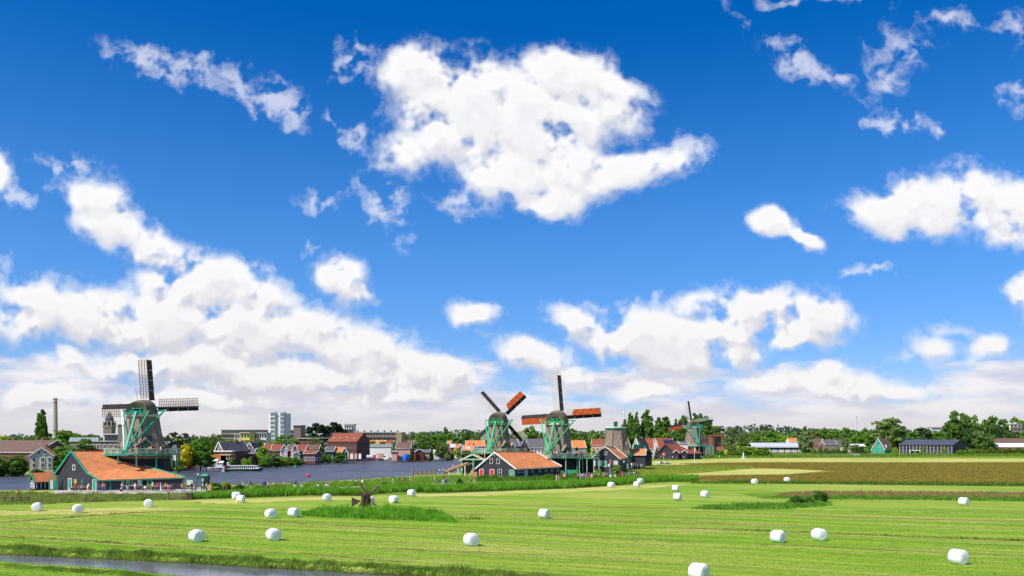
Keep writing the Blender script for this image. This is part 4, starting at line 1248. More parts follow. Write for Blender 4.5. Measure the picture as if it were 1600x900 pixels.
def build_barns():
    # --- the big orange barn under the left mill
    GA = P3(114, 705, 160.5); GL = P3(88, 741, 162); GR = P3(157, 750, 157); RB = P3(162, 705.5, 168); ER = P3(288, 746.5, 161.5)
    GM = P3(139, 739, 158.4); RM = P3(232, 731, 164.2)
    BR = Vector((-78.5, 181, 2.3)); BL = Vector((-89, 176, 2.6))
    t, (GL, GA, GR, RB, ER, BR, BL) = barn_from_points('barn', 'black boarded barn with big orange tiled roof and teal trim below the far left windmill', GL, GA, GR, RB, ER, BR, BL,
                         'black', 'tile', 'teal', (GM, RM), n_planks=17)
    on_wall(t, GL, GR, 0.42, 3.9, 0.55, 0.85, 'window', 'glass')
    on_wall(t, GL, GR, 0.33, 0.0, 0.8, 2.1, 'door', 'teal')
    on_wall(t, GL, GR, 0.45, 0.9, 0.5, 1.0, 'window', 'yellow', 'yellow')
    on_wall(t, GL, GR, 0.61, 1.4, 0.3, 0.45, 'window', 'teal', 'teal')
    on_wall(t, GL, GR, 0.88, 0.0, 0.85, 2.0, 'door', 'teal')
    for u, w in ((0.30, 0.9), (0.36, 0.8), (0.58, 0.7)): on_wall(t, GR, ER, u if u != .36 else .345, 0.95 if w > .7 else 1.0, w, 0.95, 'window', 'glass', 'pale_green')
    on_wall(t, GR, ER, 0.46, 1.0, 0.45, 0.75, 'window', 'cream', 'white')
    on_wall(t, GR, ER, 0.53, 0.0, 1.0, 1.9, 'door', 'dark', 'teal')
    for u in (0.12, 0.6, 0.99):
        A, B = Vector((GR.x, GR.y, 0)), Vector((ER.x, ER.y, 0)); p = A.lerp(B, u)
        MB().beam((p.x, p.y - 0.12, 0), (p.x, p.y - 0.12, 2.0), 0.14).build('wall_post', M('teal'), t)
    # --- little annex with white timber frames
    Y = 163.0
    t2, W, D, H, HR = house('shed', 'small black and white timber framed shed with orange roof left of the big barn', 'shed', 40.5, 62, Y, 751.5, 740, 5.2, -0.75, 'y', 'tar', 'tile', 'teal', oh=0.3)
    for i in range(6): MB().box((-W / 2 + 0.18 + i * (W - .36) / 5, -0.03, 0.75), (0.12, 0.10, 1.5)).build('timber_post', M('white'), t2)
    for z in (0.45, 1.0, 1.5): MB().box((0, -0.035, z), (W, 0.105, 0.09)).build('timber_rail', M('white'), t2)
    for i in range(7): MB().box((W / 2 + .03, 0.3 + i * .75, 0.75), (0.10, 0.12, 1.5)).build('timber_post', M('white'), t2)
    pr = thing('gate_portal', 'teal wooden gate with sloping top rail between the small shed and the big barn', 'gate', (X(83.5, 160.5), 160.5, 0), 0.2)
    MB().beam((-0.75, 0, 0), (-0.75, 0, 2.3), 0.16).build('post', M('teal'), pr); MB().beam((0.7, 0, 0), (0.7, 0, 2.6), 0.16).build('post', M('teal'), pr)
    MB().beam((-0.9, 0, 2.3), (0.9, 0, 2.65), 0.12, 0.16).build('top_rail', M('teal'), pr)
    for k in range(4): MB().box((-0.5 + k * .3, 0, 0.95), (0.24, 0.05, 1.8)).build('board', M('white' if k < 2 else 'teal'), pr)
    # --- middle barn (orange roof, white barge boards)
    GA = P3(774, 707, 206); GL = P3(745, 731.5, 208); GR = P3(806, 732, 203); RB = P3(838, 707.5, 214); ER = P3(876, 728.5, 211)
    BL = Vector((X(745, 208) + 2.2, 219, 2.6)); BR = Vector((X(838, 214) - 2.0, 224, 2.6))
    t, (GL, GA, GR, RB, ER, BR, BL) = barn_from_points('barn', 'long black barn with orange roof and white barge boards before the two middle windmills', GL, GA, GR, RB, ER, BR, BL,
                         'black', 'tile', 'white', None, n_planks=14)
    for u in (0.38, 0.56): on_wall(t, GL, GR, u, 3.7, 0.65, 1.15, 'window', 'glass', 'cream')
    on_wall(t, GL, GR, 0.13, 0.25, 1.0, 1.9, 'door', 'red', 'white'); on_wall(t, GL, GR, 0.40, 0.25, 1.1, 1.9, 'door', 'red', 'white')
    on_wall(t, GL, GR, 0.60, 0.6, 0.95, 1.6, 'window', 'glass', 'cream'); on_wall(t, GL, GR, 0.90, 0.3, 1.2, 1.8, 'window', 'green', 'cream')
    for u in (0.06, 0.14, 0.36, 0.52, 0.66, 0.80, 0.93): on_wall(t, GR, ER, u, 1.55, 0.42, 0.6, 'window', 'glass', 'pale_green')
    on_wall(t, GR, ER, 0.22, 0.0, 0.7, 2.0, 'door', 'metal', 'white')
    # --- black gabled barn, right
    GA = P3(946, 697.5, 236); GL = P3(923.5, 716.5, 237); GR = P3(968.5, 716.5, 234.5); RB = P3(962, 701, 247); ER = P3(979, 714.5, 244)
    BL = Vector((X(923, 237) + 2.2, 249, 4.1)); BR = Vector((X(962, 247) + 2.2, 253, 4.1))
    t, (GL, GA, GR, RB, ER, BR, BL) = barn_from_points('barn', 'black gabled barn with orange roof side standing just before the capless mill body', GL, GA, GR, RB, ER, BR, BL,
                         'black', 'tile', 'cream', None, n_planks=14)
    on_wall(t, GL, GR, 0.50, 5.3, 0.9, 0.8, 'window', 'glass', 'cream'); on_wall(t, GL, GR, 0.47, 1.9, 1.1, 1.5, 'door', 'green', 'white')
    for u in (0.09, 0.30, 0.86): on_wall(t, GL, GR, u, 2.2, 0.95, 1.3, 'window', 'plaster_grey', 'white')
    # --- farther barn with twin dormers
    GA = P3(1040, 694, 392); GL = P3(1027, 708, 395); GR = P3(1056, 708.5, 390); RB = P3(1068, 694, 403); ER = P3(1096, 708.5, 399)
    BL = Vector((X(1027, 395) + 3, 412, 3.2)); BR = Vector((X(1068, 403) + 2, 413, 3.2))
    t, (GL, GA, GR, RB, ER, BR, BL) = barn_from_points('barn', 'dark barn with red tiled roof and small round hooded dormers left of the farthest windmill', GL, GA, GR, RB, ER, BR, BL,
                         'black', 'tile_red', 'tile_red', None, n_planks=10, ridge_pole=False)
    A, B = Vector((GR.x, GR.y, 0)), Vector((ER.x, ER.y, 0))
    for u in (-0.02, 0.30):
        p = A.lerp(B, u); b = MB(); b.box((p.x, p.y - 0.9, 1.7), (2.6, 1.8, 3.4)); d = b.build('porch', M('black'), t)
        b = MB(); b.slab([(p.x - 1.6, p.y - 2.0, 3.2), (p.x, p.y - 2.0, 4.5), (p.x, p.y + 1.5, 4.5), (p.x - 1.6, p.y + 1.5, 3.2)][::-1], 0.15)
        b.slab([(p.x + 1.6, p.y - 2.0, 3.2), (p.x + 1.6, p.y + 1.5, 3.2), (p.x, p.y + 1.5, 4.5), (p.x, p.y - 2.0, 4.5)][::-1], 0.15); b.build('porch_roof', M('tile_red'), d)
        b = MB(); b.beam((p.x - 1.65, p.y - 2.05, 3.15), (p.x, p.y - 2.05, 4.5), .12, .3); b.beam((p.x + 1.65, p.y - 2.05, 3.15), (p.x, p.y - 2.05, 4.5), .12, .3); b.build('porch_trim', M('white'), d)
    # sawmill shed by the water
    t, W, D, H, HR = house('sawmill_shed', 'open fronted green sawmill shed with white gable boards at the head of the log ramp', 'shed', 720, 757, 228, 719, 710.5, 12, -0.12, 'y', 'dark_green', 'tile', 'white', oh=0.5)
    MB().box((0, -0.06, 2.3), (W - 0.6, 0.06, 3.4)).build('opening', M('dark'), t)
    for u in (-W / 2 + 0.25, 0.25, W / 2 - 0.25): MB().box((u, -0.2, 2.15), (0.5, 0.25, 4.3)).build('post', M('green'), t)
    for u in (-W / 2 + 0.25, 0.25, W / 2 - 0.25):
        for z in (1.3, 2.8): MB().box((u, -0.35, z), (0.45, 0.08, 0.7)).build('panel', M('pale_green'), t)
    MB().box((0, -0.3, 4.15), (W - 0.2, 0.12, 0.35)).build('lintel', M('pale_green'), t)

def dwelling(label, px0, px1, Y, eave, ridge, depth, yaw, axis, wall, roof, nw=3, floors=1, trim='white', chim=((0.3, 0, .8),), name='house', wh=1.2, ww=0.9, group=None, gable_win=False, z0=0.3, **k):
    t, W, D, H, HR = house(name, label, 'house', px0, px1, Y, eave, ridge, depth, yaw, axis, wall, roof, trim, chim=chim, group=group, z0=z0, **k)
    for f in range(floors):
        z = 1.5 + f * 2.8
        if z + wh / 2 > H: break
        for i in range(nw): add_window(t, 'f', (-0.5 + (i + 0.5) / nw) * W, z, ww, wh, W, D)
    if gable_win and axis == 'y': add_window(t, 'f', 0, H + (HR - H) * 0.35, ww, wh * .9, W, D)
    for s in ('l', 'r'):
        for u in (-D * .25, D * .25): add_window(t, s, u, 1.5, ww, wh, W, D)
        if axis == 'x' and HR - H > 2: add_window(t, s, 0, H + (HR - H) * .3, ww * .8, wh * .8, W, D)
    return t, W, D, H, HR

def build_town():
    # ---------------- left
    t, *_ = dwelling('long low house with brown tiled roof and dark end gable behind the cream house', -60, 74, 262, 706, 688.5, 14, -0.30, 'x', 'brick_dark', 'tile_brown', nw=6, chim=((0.6, 0, .9), (-.3, 0, .8)))
    t, W, D, H, HR = house('house', 'cream plastered house with orange roof near the left end of the far bank', 'house', 49, 81, 236, 712, 700, 15, 0.42, 'y', 'plaster', 'tile', 'white', z0=0.2, chim=((.85, 0, .7),))
    for zz, us in ((2.0, (-1.8, 0.3, 2.1)), (4.4 if H > 4.9 else 3.6, (-1.8, .3, 2.1)), (H + .9, (-.7, .9))):
        for u in us: add_window(t, 'f', u, zz, .75, 1.15 if zz < 5 else .9, W, D)
    for u in (-4, -1, 2, 5): add_window(t, 'l', u, 3.2, .9, 1.2, W, D)
    # brick school-like block behind the left mill
    t, W, D, H, HR = house('brick_block', 'brick building with white framed glass upper floor and terrace behind the left windmill', 'building', 108, 186, 300, 689.5, 689, 12, -0.05, 'x', 'brick_grey', 'tile_grey', 'white')
    grid_windows(t, 'f', [-5.2, -2.9, -0.6, 1.6, 4.0, 6.3, 8.4], [H - 4.6, H - 1.9], 1.0, 1.3, W, D)
    for i in range(5):
        MB().box((5.6 + i * 1.15 - 1.3, 0.2, H + 1.3), (1.0, .1, 2.0)).build('glass_pane', M('glass'), t)
    MB().box((6.6, 1.8, H + 1.25), (6.6, 3, 2.5)).build('upper_floor', M('white'), t); MB().box((6.6, 1.7, H + 2.6), (7, 3.6, .25)).build('flat_roof', M('white'), t)
    for i in range(10): MB().box((-8.8 + i * 1.1, .1, H + .75), (1.0, .06, 1.3)).build('balustrade_pane', mat('pale_glass', (.42, .5, .55), rough=.2, var=.05), t)
    t, W, D, H, HR = house('brick_tower_block', 'tall plain brick stair tower seen beside the left windmill body', 'building', 184, 214, 292, 664, 663.5, 8, 0, 'x', 'brick_grey', 'tile_grey', None)
    for zz in (3, 6, 9): add_window(t, 'f', -1.0, zz, .9, 1.3, W, D)
    t = thing('church_tower', 'ornate old church tower with dark domed lantern left of the left windmill', 'church tower', (X(171, 420), 420, 0))
    b = MB(); b.lathe([(0, 3.1), (15.5, 3.0)], 4, phase=PI / 4); b.lathe([(15.5, 3.4), (16.2, 3.4)], 4, phase=PI / 4); b.build('shaft', M('brick_grey'), t)
    b = MB(); b.lathe([(16.2, 2.3), (18.6, 2.2), (18.7, 2.55), (19.0, 2.5)], 8); b.build('belfry', M('brick_buff'), t)
    for k in range(8):
        a = PI / 4 * k + PI / 8; b = MB(); b.box((2.2 * math.cos(a), 2.2 * math.sin(a), 17.4), (.3, .7, 1.5), a); b.build('louvre', M('dark'), t)
    b = MB(); b.lathe([(19, 2.2), (20.2, 2.1), (21.4, 1.6), (22.3, .9), (22.8, .9), (23.2, .5), (24.0, .12), (25.4, .04)], 8); b.build('dome', M('slate'), t)
    for k in range(4):
        a = PI / 2 * k + PI / 4; b = MB(); b.lathe([(16.2, .4), (18, .4), (19.2, .03)], 4, c=(2.9 * math.cos(a), 2.9 * math.sin(a))); b.build('pinnacle', M('concrete'), t)
    t = thing('factory_chimney', 'tall slender grey factory chimney standing right of the lone poplar', 'chimney', (X(86.5, 650), 650, 0))
    b = MB(); b.lathe([(0, 1.9), (20, 1.7), (41.5, 1.4)], 14); b.build('stack', mat('chimney_concrete', (.42, .33, .27), var=.1), t)
    b = MB(); b.lathe([(38.3, 1.6), (38.8, 1.6)], 14); b.lathe([(40.9, 1.55), (41.7, 1.55)], 14); b.lathe([(16, 1.85), (16.5, 1.85)], 14); b.build('band', mat('chimney_band', (.12, .1, .1)), t)
    # quay and posts, left
    dwelling('brick row houses with slate roof right of the left windmill body', 251, 262, 300, 694, 684, 9, 0.2, 'x', 'brick_grey', 'tile_grey', nw=2)
    house('pavilion', 'white garden pavilion with dark pyramid roof beside the yellow shrub', 'pavilion', 263, 277, 262, 704.5, 695.5, 4, 0, 'x', 'white_wall', 'tile_grey', 'white', hip=0.95, wins=(('f', -.6, 1.6, .7, 1.0), ('f', .6, 1.6, .7, 1.0)), z0=.3)
    # far bank, centre-left
    dwelling('grey roofed chalet house with big gable above an orange brick wall', 333, 352, 292, 704, 691, 11, -0.55, 'y', 'brick_dark', 'tile_grey', nw=2, gable_win=True)
    t, W, D, H, HR = house('annex', 'low flat orange brick annex with white band in front of the chalet house', 'building', 334, 362, 282, 705.5, 705, 4, 0, 'x', 'orange_brick', 'white', 'white', z0=.2)
    add_window(t, 'f', W * .3, H * .6, 1.0, 1.2, W, D)
    dwelling('low grey roofed bungalow with white gable behind the willow by the river', 356, 385, 330, 700, 692, 10, -.2, 'x', 'plaster_grey', 'tile_grey', nw=3)
    dwelling('grey roofed house with pale pointed front gable', 384, 396, 322, 701, 691.5, 9, 0, 'y', 'plaster_grey', 'tile_grey', nw=2, gable_win=True)
    dwelling('dark timber boathouse with low grey roof near the moored boats', 374, 396, 300, 708, 701.5, 8, .1, 'x', 'black', 'tile_grey', nw=2)
    t, W, D, H, HR = house('garden_shed', 'small brick and grey panelled shed at the river edge', 'shed', 345, 360, 282, 711, 709.5, 4, 0, 'x', 'brick', 'concrete', 'pale_green', z0=.2, doors=(('f', 1.0, .9, 1.6, 'metal'),))
    # row of red roofed gabled houses
    rows = [('red roofed terrace house at the left end of the riverside row', 412, 424, 340, 702, 694, 'tile_red', 'x'), ('red roofed house with white pointed gable in the riverside row', 424, 438, 338, 703, 694.5, 'tile_red', 'x'),
            ('narrow grey front with steep white edged gable in the riverside row', 439, 449, 335, 703, 694.5, 'tile_red', 'y'), ('blue grey roofed house between two red roofs of the riverside row', 449, 457, 338, 703, 695, 'tile_grey', 'x'),
            ('steep gabled house with red roof and pale flagpole before it', 456, 466, 333, 704, 694, 'tile_red', 'y'), ('broad red roof with white verge at the middle of the riverside row', 464, 477, 336, 704, 695.5, 'tile_red', 'x'),
            ('brown roofed house with dormer and white gable edges near the yachts', 480, 498, 345, 701, 695, 'tile_brown', 'x')]
    for lb, a, b_, Y, ev, rd, rf, ax in rows: dwelling(lb, a, b_, Y, ev, rd, 9, 0.12 if ax == 'x' else 0.35, ax, 'plaster_grey' if ax == 'y' else 'brick_dark', rf, nw=2, gable_win=ax == 'y', chim=((.6, 0, .6),))
    dwelling('low orange roofed cottage just behind the white yachts', 474, 493, 326, 708.5, 704, 7, -.1, 'x', 'brick_dark', 'tile_red', nw=3)
    dwelling('small orange hipped cottage beside the reeds and yachts', 458, 468, 318, 709.5, 706, 6, .4, 'y', 'cream', 'tile', nw=1)
    t, W, D, H, HR = dwelling('green timber house with orange roof and white edged gable at the waterfront', 521, 540, 352, 706.5, 699, 8, .3, 'x', 'dark_green', 'tile', nw=3)
    dwelling('dark green wooden waterfront house left of the orange roofed one', 508, 521, 350, 705, 698, 8, 0, 'x', 'dark_green', 'tile_grey', nw=2)
    dwelling('narrow green house with white outlined pointed gable beside the brick warehouse', 534, 543, 346, 707, 699.5, 8, .2, 'y', 'dark_green', 'tile', nw=1, gable_win=True)
    # the brick warehouse
    Y = 372.0
    t, W, D, H, HR = house('warehouse', 'large dark brick warehouse with red tiled roof standing on the river quay', 'warehouse', 509, 560, 378, 690, 677, 13, -0.30, 'x', 'brick_dark', 'tile_red', None, z0=.3)
    grid_windows(t, 'f', [(-.47 + i / 11.6) * W for i in range(12)], [H - 1.0, H - 4.0], .55, 1.0, W, D, frame='brick')
    grid_windows(t, 'r', [-4, -1.4, 1.4, 4], [H + 1.0 - 2.4, H - 4.6, 1.8], .7, 1.0, W, D, frame='brick')
    for i in range(4): dormer_x = (-.35 + i * .23) * W; MB().box((dormer_x, 2.2, H + 1.7), (.5, .6, .35)).build('skylight', M('white'), t)
    for i in range(5): MB().box((W * .05 + i * 2.1, -.06, 1.5), (1.3, .06, 2.4)).build('door', M('pink_wall' if i % 2 else 'white_wall'), t)
    # towers and flats behind
    def flats(name, label, px0, px1, Y, top, depth, wall, floors, bays, z0=0, base_py=None, cat='apartment block', balc=True, yaw=0, frame='white'):
        W = X(px1, Y) - X(px0, Y); H = Z(top, Y)
        t = thing(name, label, cat, ((X(px0, Y) + X(px1, Y)) / 2, Y, 0), yaw)
        MB().box((0, depth / 2, H / 2), (W, depth, H)).build('wall', M(wall), t)
        MB().box((0, depth / 2, H + .2), (W + .8, depth + 1.2, .4)).build('roof', M('concrete'), t)
        fh = 2.9; bw = W / bays
        wm = MB().box((0, 0, 0), (bw * .62, .1, 1.4)).mesh('window', M('glass')); fm = MB().box((0, 0.02, 0), (bw * .74, .08, 1.65)).mesh('window_frame', M(frame))
        bm_ = MB().box((0, -.5, 0), (W - .2, 1.0, .16)).box((0, -1.0, .5), (W - .2, .06, .9)).mesh('balcony', mat('balcony_panel', (.26, .215, .185)))
        for f in range(floors):
            z = H - 1.5 - f * fh
            if z < 1: break
            for i in range(bays):
                x = -W / 2 + bw * (i + .5)
                fo = link('window_frame', fm, t, (x, -.05, z)); link('pane', wm, fo, (0, -.06, 0))
            if balc: link('balcony', bm_, t, (0, 0, z - 1.3))
        return t, W, H
    flats('gallery_flats', 'long low flats with grey roof line left of the white tower', 346, 418, 520, 672, 11, 'brick_grey', 4, 18)
    flats('gallery_flats', 'short stretch of low flats right of the white tower', 447, 459, 520, 672.5, 11, 'brick_grey', 4, 4)
    flats('white_building', 'low white building with flat roof and wide windows before the long flats', 366, 374, 440, 678, 9, 'white_wall', 3, 3, balc=False)
    flats('yellow_building', 'small yellow building with flat roof before the long flats', 376, 390, 435, 676.5, 9, 'yellow', 3, 3, balc=False)
    flats('white_school', 'grey and white flat building right of the yellow one', 390, 416, 445, 677, 9, 'plaster_grey', 3, 7, balc=False)
    # white tower: projecting glazed bays between flat piers
    Y = 480; t = thing('tower_block', 'tall white and grey residential tower rising above the far riverbank', 'tower block', (X(432.5, Y), Y, 0))
    s = Y / FOC; H = Z(644, Y)
    def bx(nm, m, a, b_, y0, y1, z0, z1, par=None): return MB().box((((a + b_) / 2 - 432.5) * s, (y0 + y1) / 2, (z0 + z1) / 2), ((b_ - a) * s, y1 - y0, z1 - z0)).build(nm, M(m), par or t)
    bx('core', 'plaster_grey', 419, 446.5, 1.2, 11, 0, H - .6)
    bx('pier', 'white_wall', 419, 422.6, 0, 2, 0, H - 1.2); bx('pier', 'plaster_grey', 430, 437, .4, 2, 0, H - .8); bx('pier', 'white_wall', 437, 438.2, 0.1, 2, 0, H); bx('pier', 'plaster_grey', 444.5, 446.8, .3, 2, 0, H - 1)
    tg = mat('tower_glass', (.20, .27, .26), rough=.25, var=.2, spec=.5)
    _M['tower_pane'] = tg
    bx('bay', 'white_wall', 422.8, 430, -.9, 1.1, 0, H - .2); bx('bay', 'metal', 438.2, 444.4, -.6, 1.1, 0, H - .2)
    bx('crown', 'white_wall', 422.3, 430.5, -1.1, 4, H - .2, H + .5); bx('crown', 'white_wall', 438.0, 444.8, -.8, 4, H - .2, H + .3)
    for f in range(11):
        z = H - 2.0 - f * 2.55
        if z < 8: break
        for k in range(4): bx('pane', 'towerglass', 423.4 + k * 1.6, 424.6 + k * 1.6, -1.0, -.88, z, z + 1.7)
        for k in range(3): bx('pane', 'towerglass', 438.7 + k * 1.9, 440.2 + k * 1.9, -.72, -.58, z, z + 1.8)
    for px_ in (424, 434, 443): MB().tube(((px_ - 432.5) * s, 3, H), ((px_ - 432.5) * s, 3, H + 1.6), .08, n=5).build('antenna', M('metal'), t)
    t = flats('brown_slab', 'windowless brown brick slab right of the white tower', 458.5, 471, 500, 665, 10, 'brick_grey', 0, 1)[0]
    MB().box((2.2, -.2, 8), (.5, .4, 18)).build('edge_strip', M('brick_dark'), t)
    flats('brown_hall', 'wide dark brown windowless hall in front of the umbrella pine', 466, 497, 430, 685.5, 14, 'brick_dark', 0, 1)
    flats('terraced_flats', 'white edged modern flats half hidden behind the dark umbrella pine', 505, 549, 470, 671, 12, 'brick_grey', 4, 10)
    t, W, H = flats('white_tower_house', 'stepped white upper block with mast on the modern flats', 538, 552, 474, 663.5, 8, 'white_wall', 2, 4, balc=False)
    MB().tube((-2.3, 3, H), (-2.3, 3, H + 3.6), .1, .05, 5).build('mast', M('metal'), t)
    t, W, H = flats('gallery_flats', 'long four storey gallery flats with tan end wall right of the brick warehouse', 552, 629, 500, 676, 12, 'brick_buff', 6, 18)
    MB().box((W / 2 - 2.0, -1.3, H / 2), (3.4, .6, H)).build('end_wall', M('brick_buff'), t)
    for k in range(7): MB().box((-W / 2 + 2 + k * 4.1, 4, H + .9), (.9, .9, 1.1)).build('vent', M('brick_dark'), t)
    # right of the warehouse
    t, W, H = flats('white_hall', 'long low white walled hall behind the containers', 573, 613, 420, 695.5, 12, 'white_wall', 0, 1)
    MB().box((0, -.3, H - .3), (W + .4, .3, .9)).build('fascia', M('plaster_grey'), t)
    for k in range(3): dwelling(['orange roofed house showing above the white hall, leftmost', 'orange roofed house showing above the white hall, middle', 'red roofed house peeping over the right end of the white hall'][k], 574 + k * 14, 586 + k * 14, 460, 693, 688, 8, 0, 'x', 'brick', ['tile', 'tile', 'tile_red'][k], nw=0)
    dwelling('salmon walled house with wide brown roof and chimney by the quay', 618.5, 641, 372, 700, 692, 9, 0, 'x', 'pink_wall', 'tile_brown', nw=3, chim=((.1, 0, 1.4),))
    flats('kiosk', 'pink flat roofed kiosk on the quay left of the blue container', 612, 620, 366, 706, 4, 'pink_wall', 0, 1, cat='kiosk')
    t, W, D, H, HR = house('boathouse', 'brick boathouse with red front gable at the waterside', 'boathouse', 648, 662, 372, 706, 702, 5, .35, 'y', 'tile_red', 'tile_grey', 'white', z0=.2)
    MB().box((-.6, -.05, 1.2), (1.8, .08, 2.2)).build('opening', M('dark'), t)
    dwelling('low dark brick waterside house right of the red gabled boathouse', 657, 671, 376, 706, 702.5, 7, 0, 'x', 'brick', 'tile_grey', nw=3, wh=.8, chim=())
    for k, (a, b_, lb) in enumerate(((678, 686, 'white boat shed with pale sloping roof among the trees'), (687, 696, 'low dark boat garage with white gable edge'), (697, 704, 'small dark roofed boat garage next to the garden'))):
        dwelling(lb, a, b_, 392, 708, 703.5, 6, .1, 'y' if k else 'x', ['white_wall', 'plaster_grey', 'black'][k], ['white', 'tile_grey', 'tile_grey'][k], nw=1, chim=(), wh=.9)
    dwelling('orange roofed house half hidden among trees above the boathouse', 672, 681, 430, 698, 690, 9, .5, 'x', 'brick', 'tile', nw=1)
    dwelling('cream gabled house in the trees above the boathouse', 643, 655, 440, 696, 688, 9, .6, 'y', 'plaster', 'tile_brown', nw=1)
    dwelling('small orange roof high up among the trees', 699, 704, 450, 693, 689, 8, 0, 'x', 'brick', 'tile', nw=1)
    dwelling('house with solar panelled pale roof near the bright shrub', 704, 720, 425, 699, 694, 9, .1, 'x', 'brick', 'metal', nw=3)
    dwelling('white gabled orange house left of the wide orange roofed house', 716, 722, 410, 702, 695, 9, .3, 'y', 'white_wall', 'tile', nw=1, gable_win=True)
    t, W, D, H, HR = dwelling('wide house with bright orange roof left of the cross sailed mill', 729, 758, 425, 697, 688.5, 12, .12, 'x', 'white_wall', 'tile', nw=5, floors=2)
    t, W, D, H, HR = dwelling('orange roofed cottage with long white dormer before the wide orange house', 724, 740, 405, 703, 695.5, 9, .1, 'x', 'brick', 'tile', nw=2)
    MB().box((0, 2.0, H + 1.0), (W * .5, 2.5, 1.5)).build('dormer', M('white'), t)
    dwelling('black pointed gable with white window beside the mill stage', 738, 748, 398, 704, 696, 8, .2, 'y', 'black', 'tile', nw=1, gable_win=True)
    # behind the two mills
    dwelling('grey roofed house with white dormer between the two middle mills', 794, 812, 380, 696, 686, 9, .3, 'x', 'brick_grey', 'tile_grey', nw=3, floors=2)
    dwelling('orange roofed extension with teal gable between the two middle mills', 796, 806, 366, 702, 692, 7, .4, 'y', 'teal', 'tile', nw=1)
    dwelling('brick house with steep roof right of the grey roofed house', 812, 826, 384, 697, 686, 9, .5, 'y', 'brick', 'tile_grey', nw=2, gable_win=True)
    dwelling('pale house with white balcony windows and grey roof left of the tallest mill', 824, 850, 388, 699, 686, 10, 0, 'x', 'white_wall', 'tile_grey', nw=5, floors=2)
    dwelling('orange roofed house with roof window right of the tallest mill', 895, 916, 400, 699, 688.5, 9, .15, 'x', 'plaster', 'tile', nw=3, chim=())
    dwelling('red roofed house with white dormers left of the capless mill', 924, 943, 410, 695, 686.5, 9, -.2, 'x', 'pink_wall', 'tile_red', nw=3, floors=2)
    dwelling('red roof sloping down right behind the capless mill', 973, 985, 400, 698, 685.5, 9, .2, 'x', 'brick', 'tile_red', nw=2)
    dwelling('cream gabled house with dark grey roof in front of the tall poplars', 988, 1000, 385, 700, 685, 12, -.5, 'y', 'plaster', 'tile_grey', nw=2, gable_win=True)
    dwelling('red roofed right half of the pair of houses before the poplars', 1004, 1021, 395, 700, 685.5, 9, -.1, 'x', 'plaster', 'tile_red', nw=3)
    t, W, D, H, HR = dwelling('cream house with solar panels on its red roof before the double poplar', 1029, 1056, 400, 699, 685, 10, .15, 'x', 'plaster', 'tile_red', nw=3)
    sl = math.atan2(HR - H, D / 2)
    for i in range(5):
        for j in range(2):
            o = MB().box((0, 0, 0), (1.0, 1.5, .06)).build('solar_panel', mat('solar', (.03, .04, .12), rough=.2, spec=.6), t, loc=(-.5 + i * 1.1, D * .16 + j * 1.35, H + (HR - H) * (.36 + .34 * j) + .22)); o.rotation_euler = (sl, 0, 0)
    dwelling('white walled house end between the red barn and the farthest mill', 1063, 1075, 398, 693, 690, 8, 0, 'x', 'white_wall', 'tile_grey', nw=1, chim=())
    # low buildings near the right barns
    house('barn', 'low barn with bright orange roof right of the black gabled barn', 'barn', 984, 1008, 262, 710.5, 702, 8, -.15, 'x', 'black', 'tile', 'white', wins=(('f', -1.5, 1.4, .5, .6), ('f', 1.2, 1.4, .5, .6)))
    house('green_lean_to', 'small dark green lean-to between the black barn and the orange roofed barn', 'shed', 972, 982, 255, 710, 705, 4, 0, 'x', 'dark_green', 'tile_brown', 'green', doors=(('f', .3, .8, 1.9, 'green'),))
    house('shed', 'small black shed with dark green gable among the right hand barns', 'shed', 1006, 1020, 290, 709, 702, 7, .5, 'y', 'tar', 'tile_grey', 'dark_green')
    t = thing('sawing_frame', 'teal timber hoist frame standing before the cream gabled house', 'hoist', (X(1000, 300), 300, 0))
    for a, b_ in (((-2.2, 0, 8.5), (0, 0, 0)), ((1.8, 0, 7.5), (0, 0, 0)), ((0, 0, 0), (-.3, 0, 9)), ((1.8, 0, 7.5), (2.4, 0, 0))): MB().beam(a, b_, .28).build('strut', M('teal'), t)
    MB().box((-1.0, 0, 6.5), (2.6, 1.6, 2.4)).build('housing', M('dark_green'), t); MB().box((0, 0, 3.9), (9, 3, .4)).build('platform', M('white'), t)
    # modern dark building behind the farthest mill
    Y = 470; t = thing('modern_building', 'dark glass building with rusty steel frame right of the farthest windmill', 'building', (X(1112, Y), Y, 0)); s = Y / FOC
    def bx2(nm, m, a, b_, y0, y1, za, zb, par=None): return MB().box((((a + b_) / 2 - 1112) * s, (y0 + y1) / 2, (Z(za, Y) + Z(zb, Y)) / 2), ((b_ - a) * s, y1 - y0, abs(Z(za, Y) - Z(zb, Y)))).build(nm, M(m), par or t)
    bx2('wall', 'brick_dark', 1096, 1115, 0, 10, 681, 716); bx2('glass_wall', 'glass', 1115, 1126, .5, 9, 683, 716)
    bx2('column', 'rust', 1126.2, 1128.4, -1, 0, 680, 716); bx2('column', 'rust', 1113.6, 1115.4, -1, 0, 680, 716); bx2('beam', 'rust', 1110, 1128.4, -1.2, 0.2, 679.5, 682); bx2('fin', 'brick', 1107.5, 1113, -.8, 3, 682, 697)
    for k in range(4): bx2('pane', 'glass', 1098 + k * 3, 1100 + k * 3, -.1, .1, 686, 689)
    bx2('platform', 'teal', 1098, 1114, -3, 0, 697, 698.6)
    for k in range(9): bx2('column', 'pale_green', 1096.2 + k * 2.1, 1096.8 + k * 2.1, -3, -2.6, 698.6, 712)
    house('kiosk', 'small kiosk with square red roof right of the dark glass building', 'kiosk', 1121, 1131, 450, 704, 698.5, 5, 0, 'x', 'dark_green', 'tile_red', None)
    # right-hand side
    t, W, H = flats('glasshouse_barn', 'very long low pale grey barn behind the willow bushes', 1175, 1272, 556, 698.5, 24, 'dark', 0, 1, cat='barn')
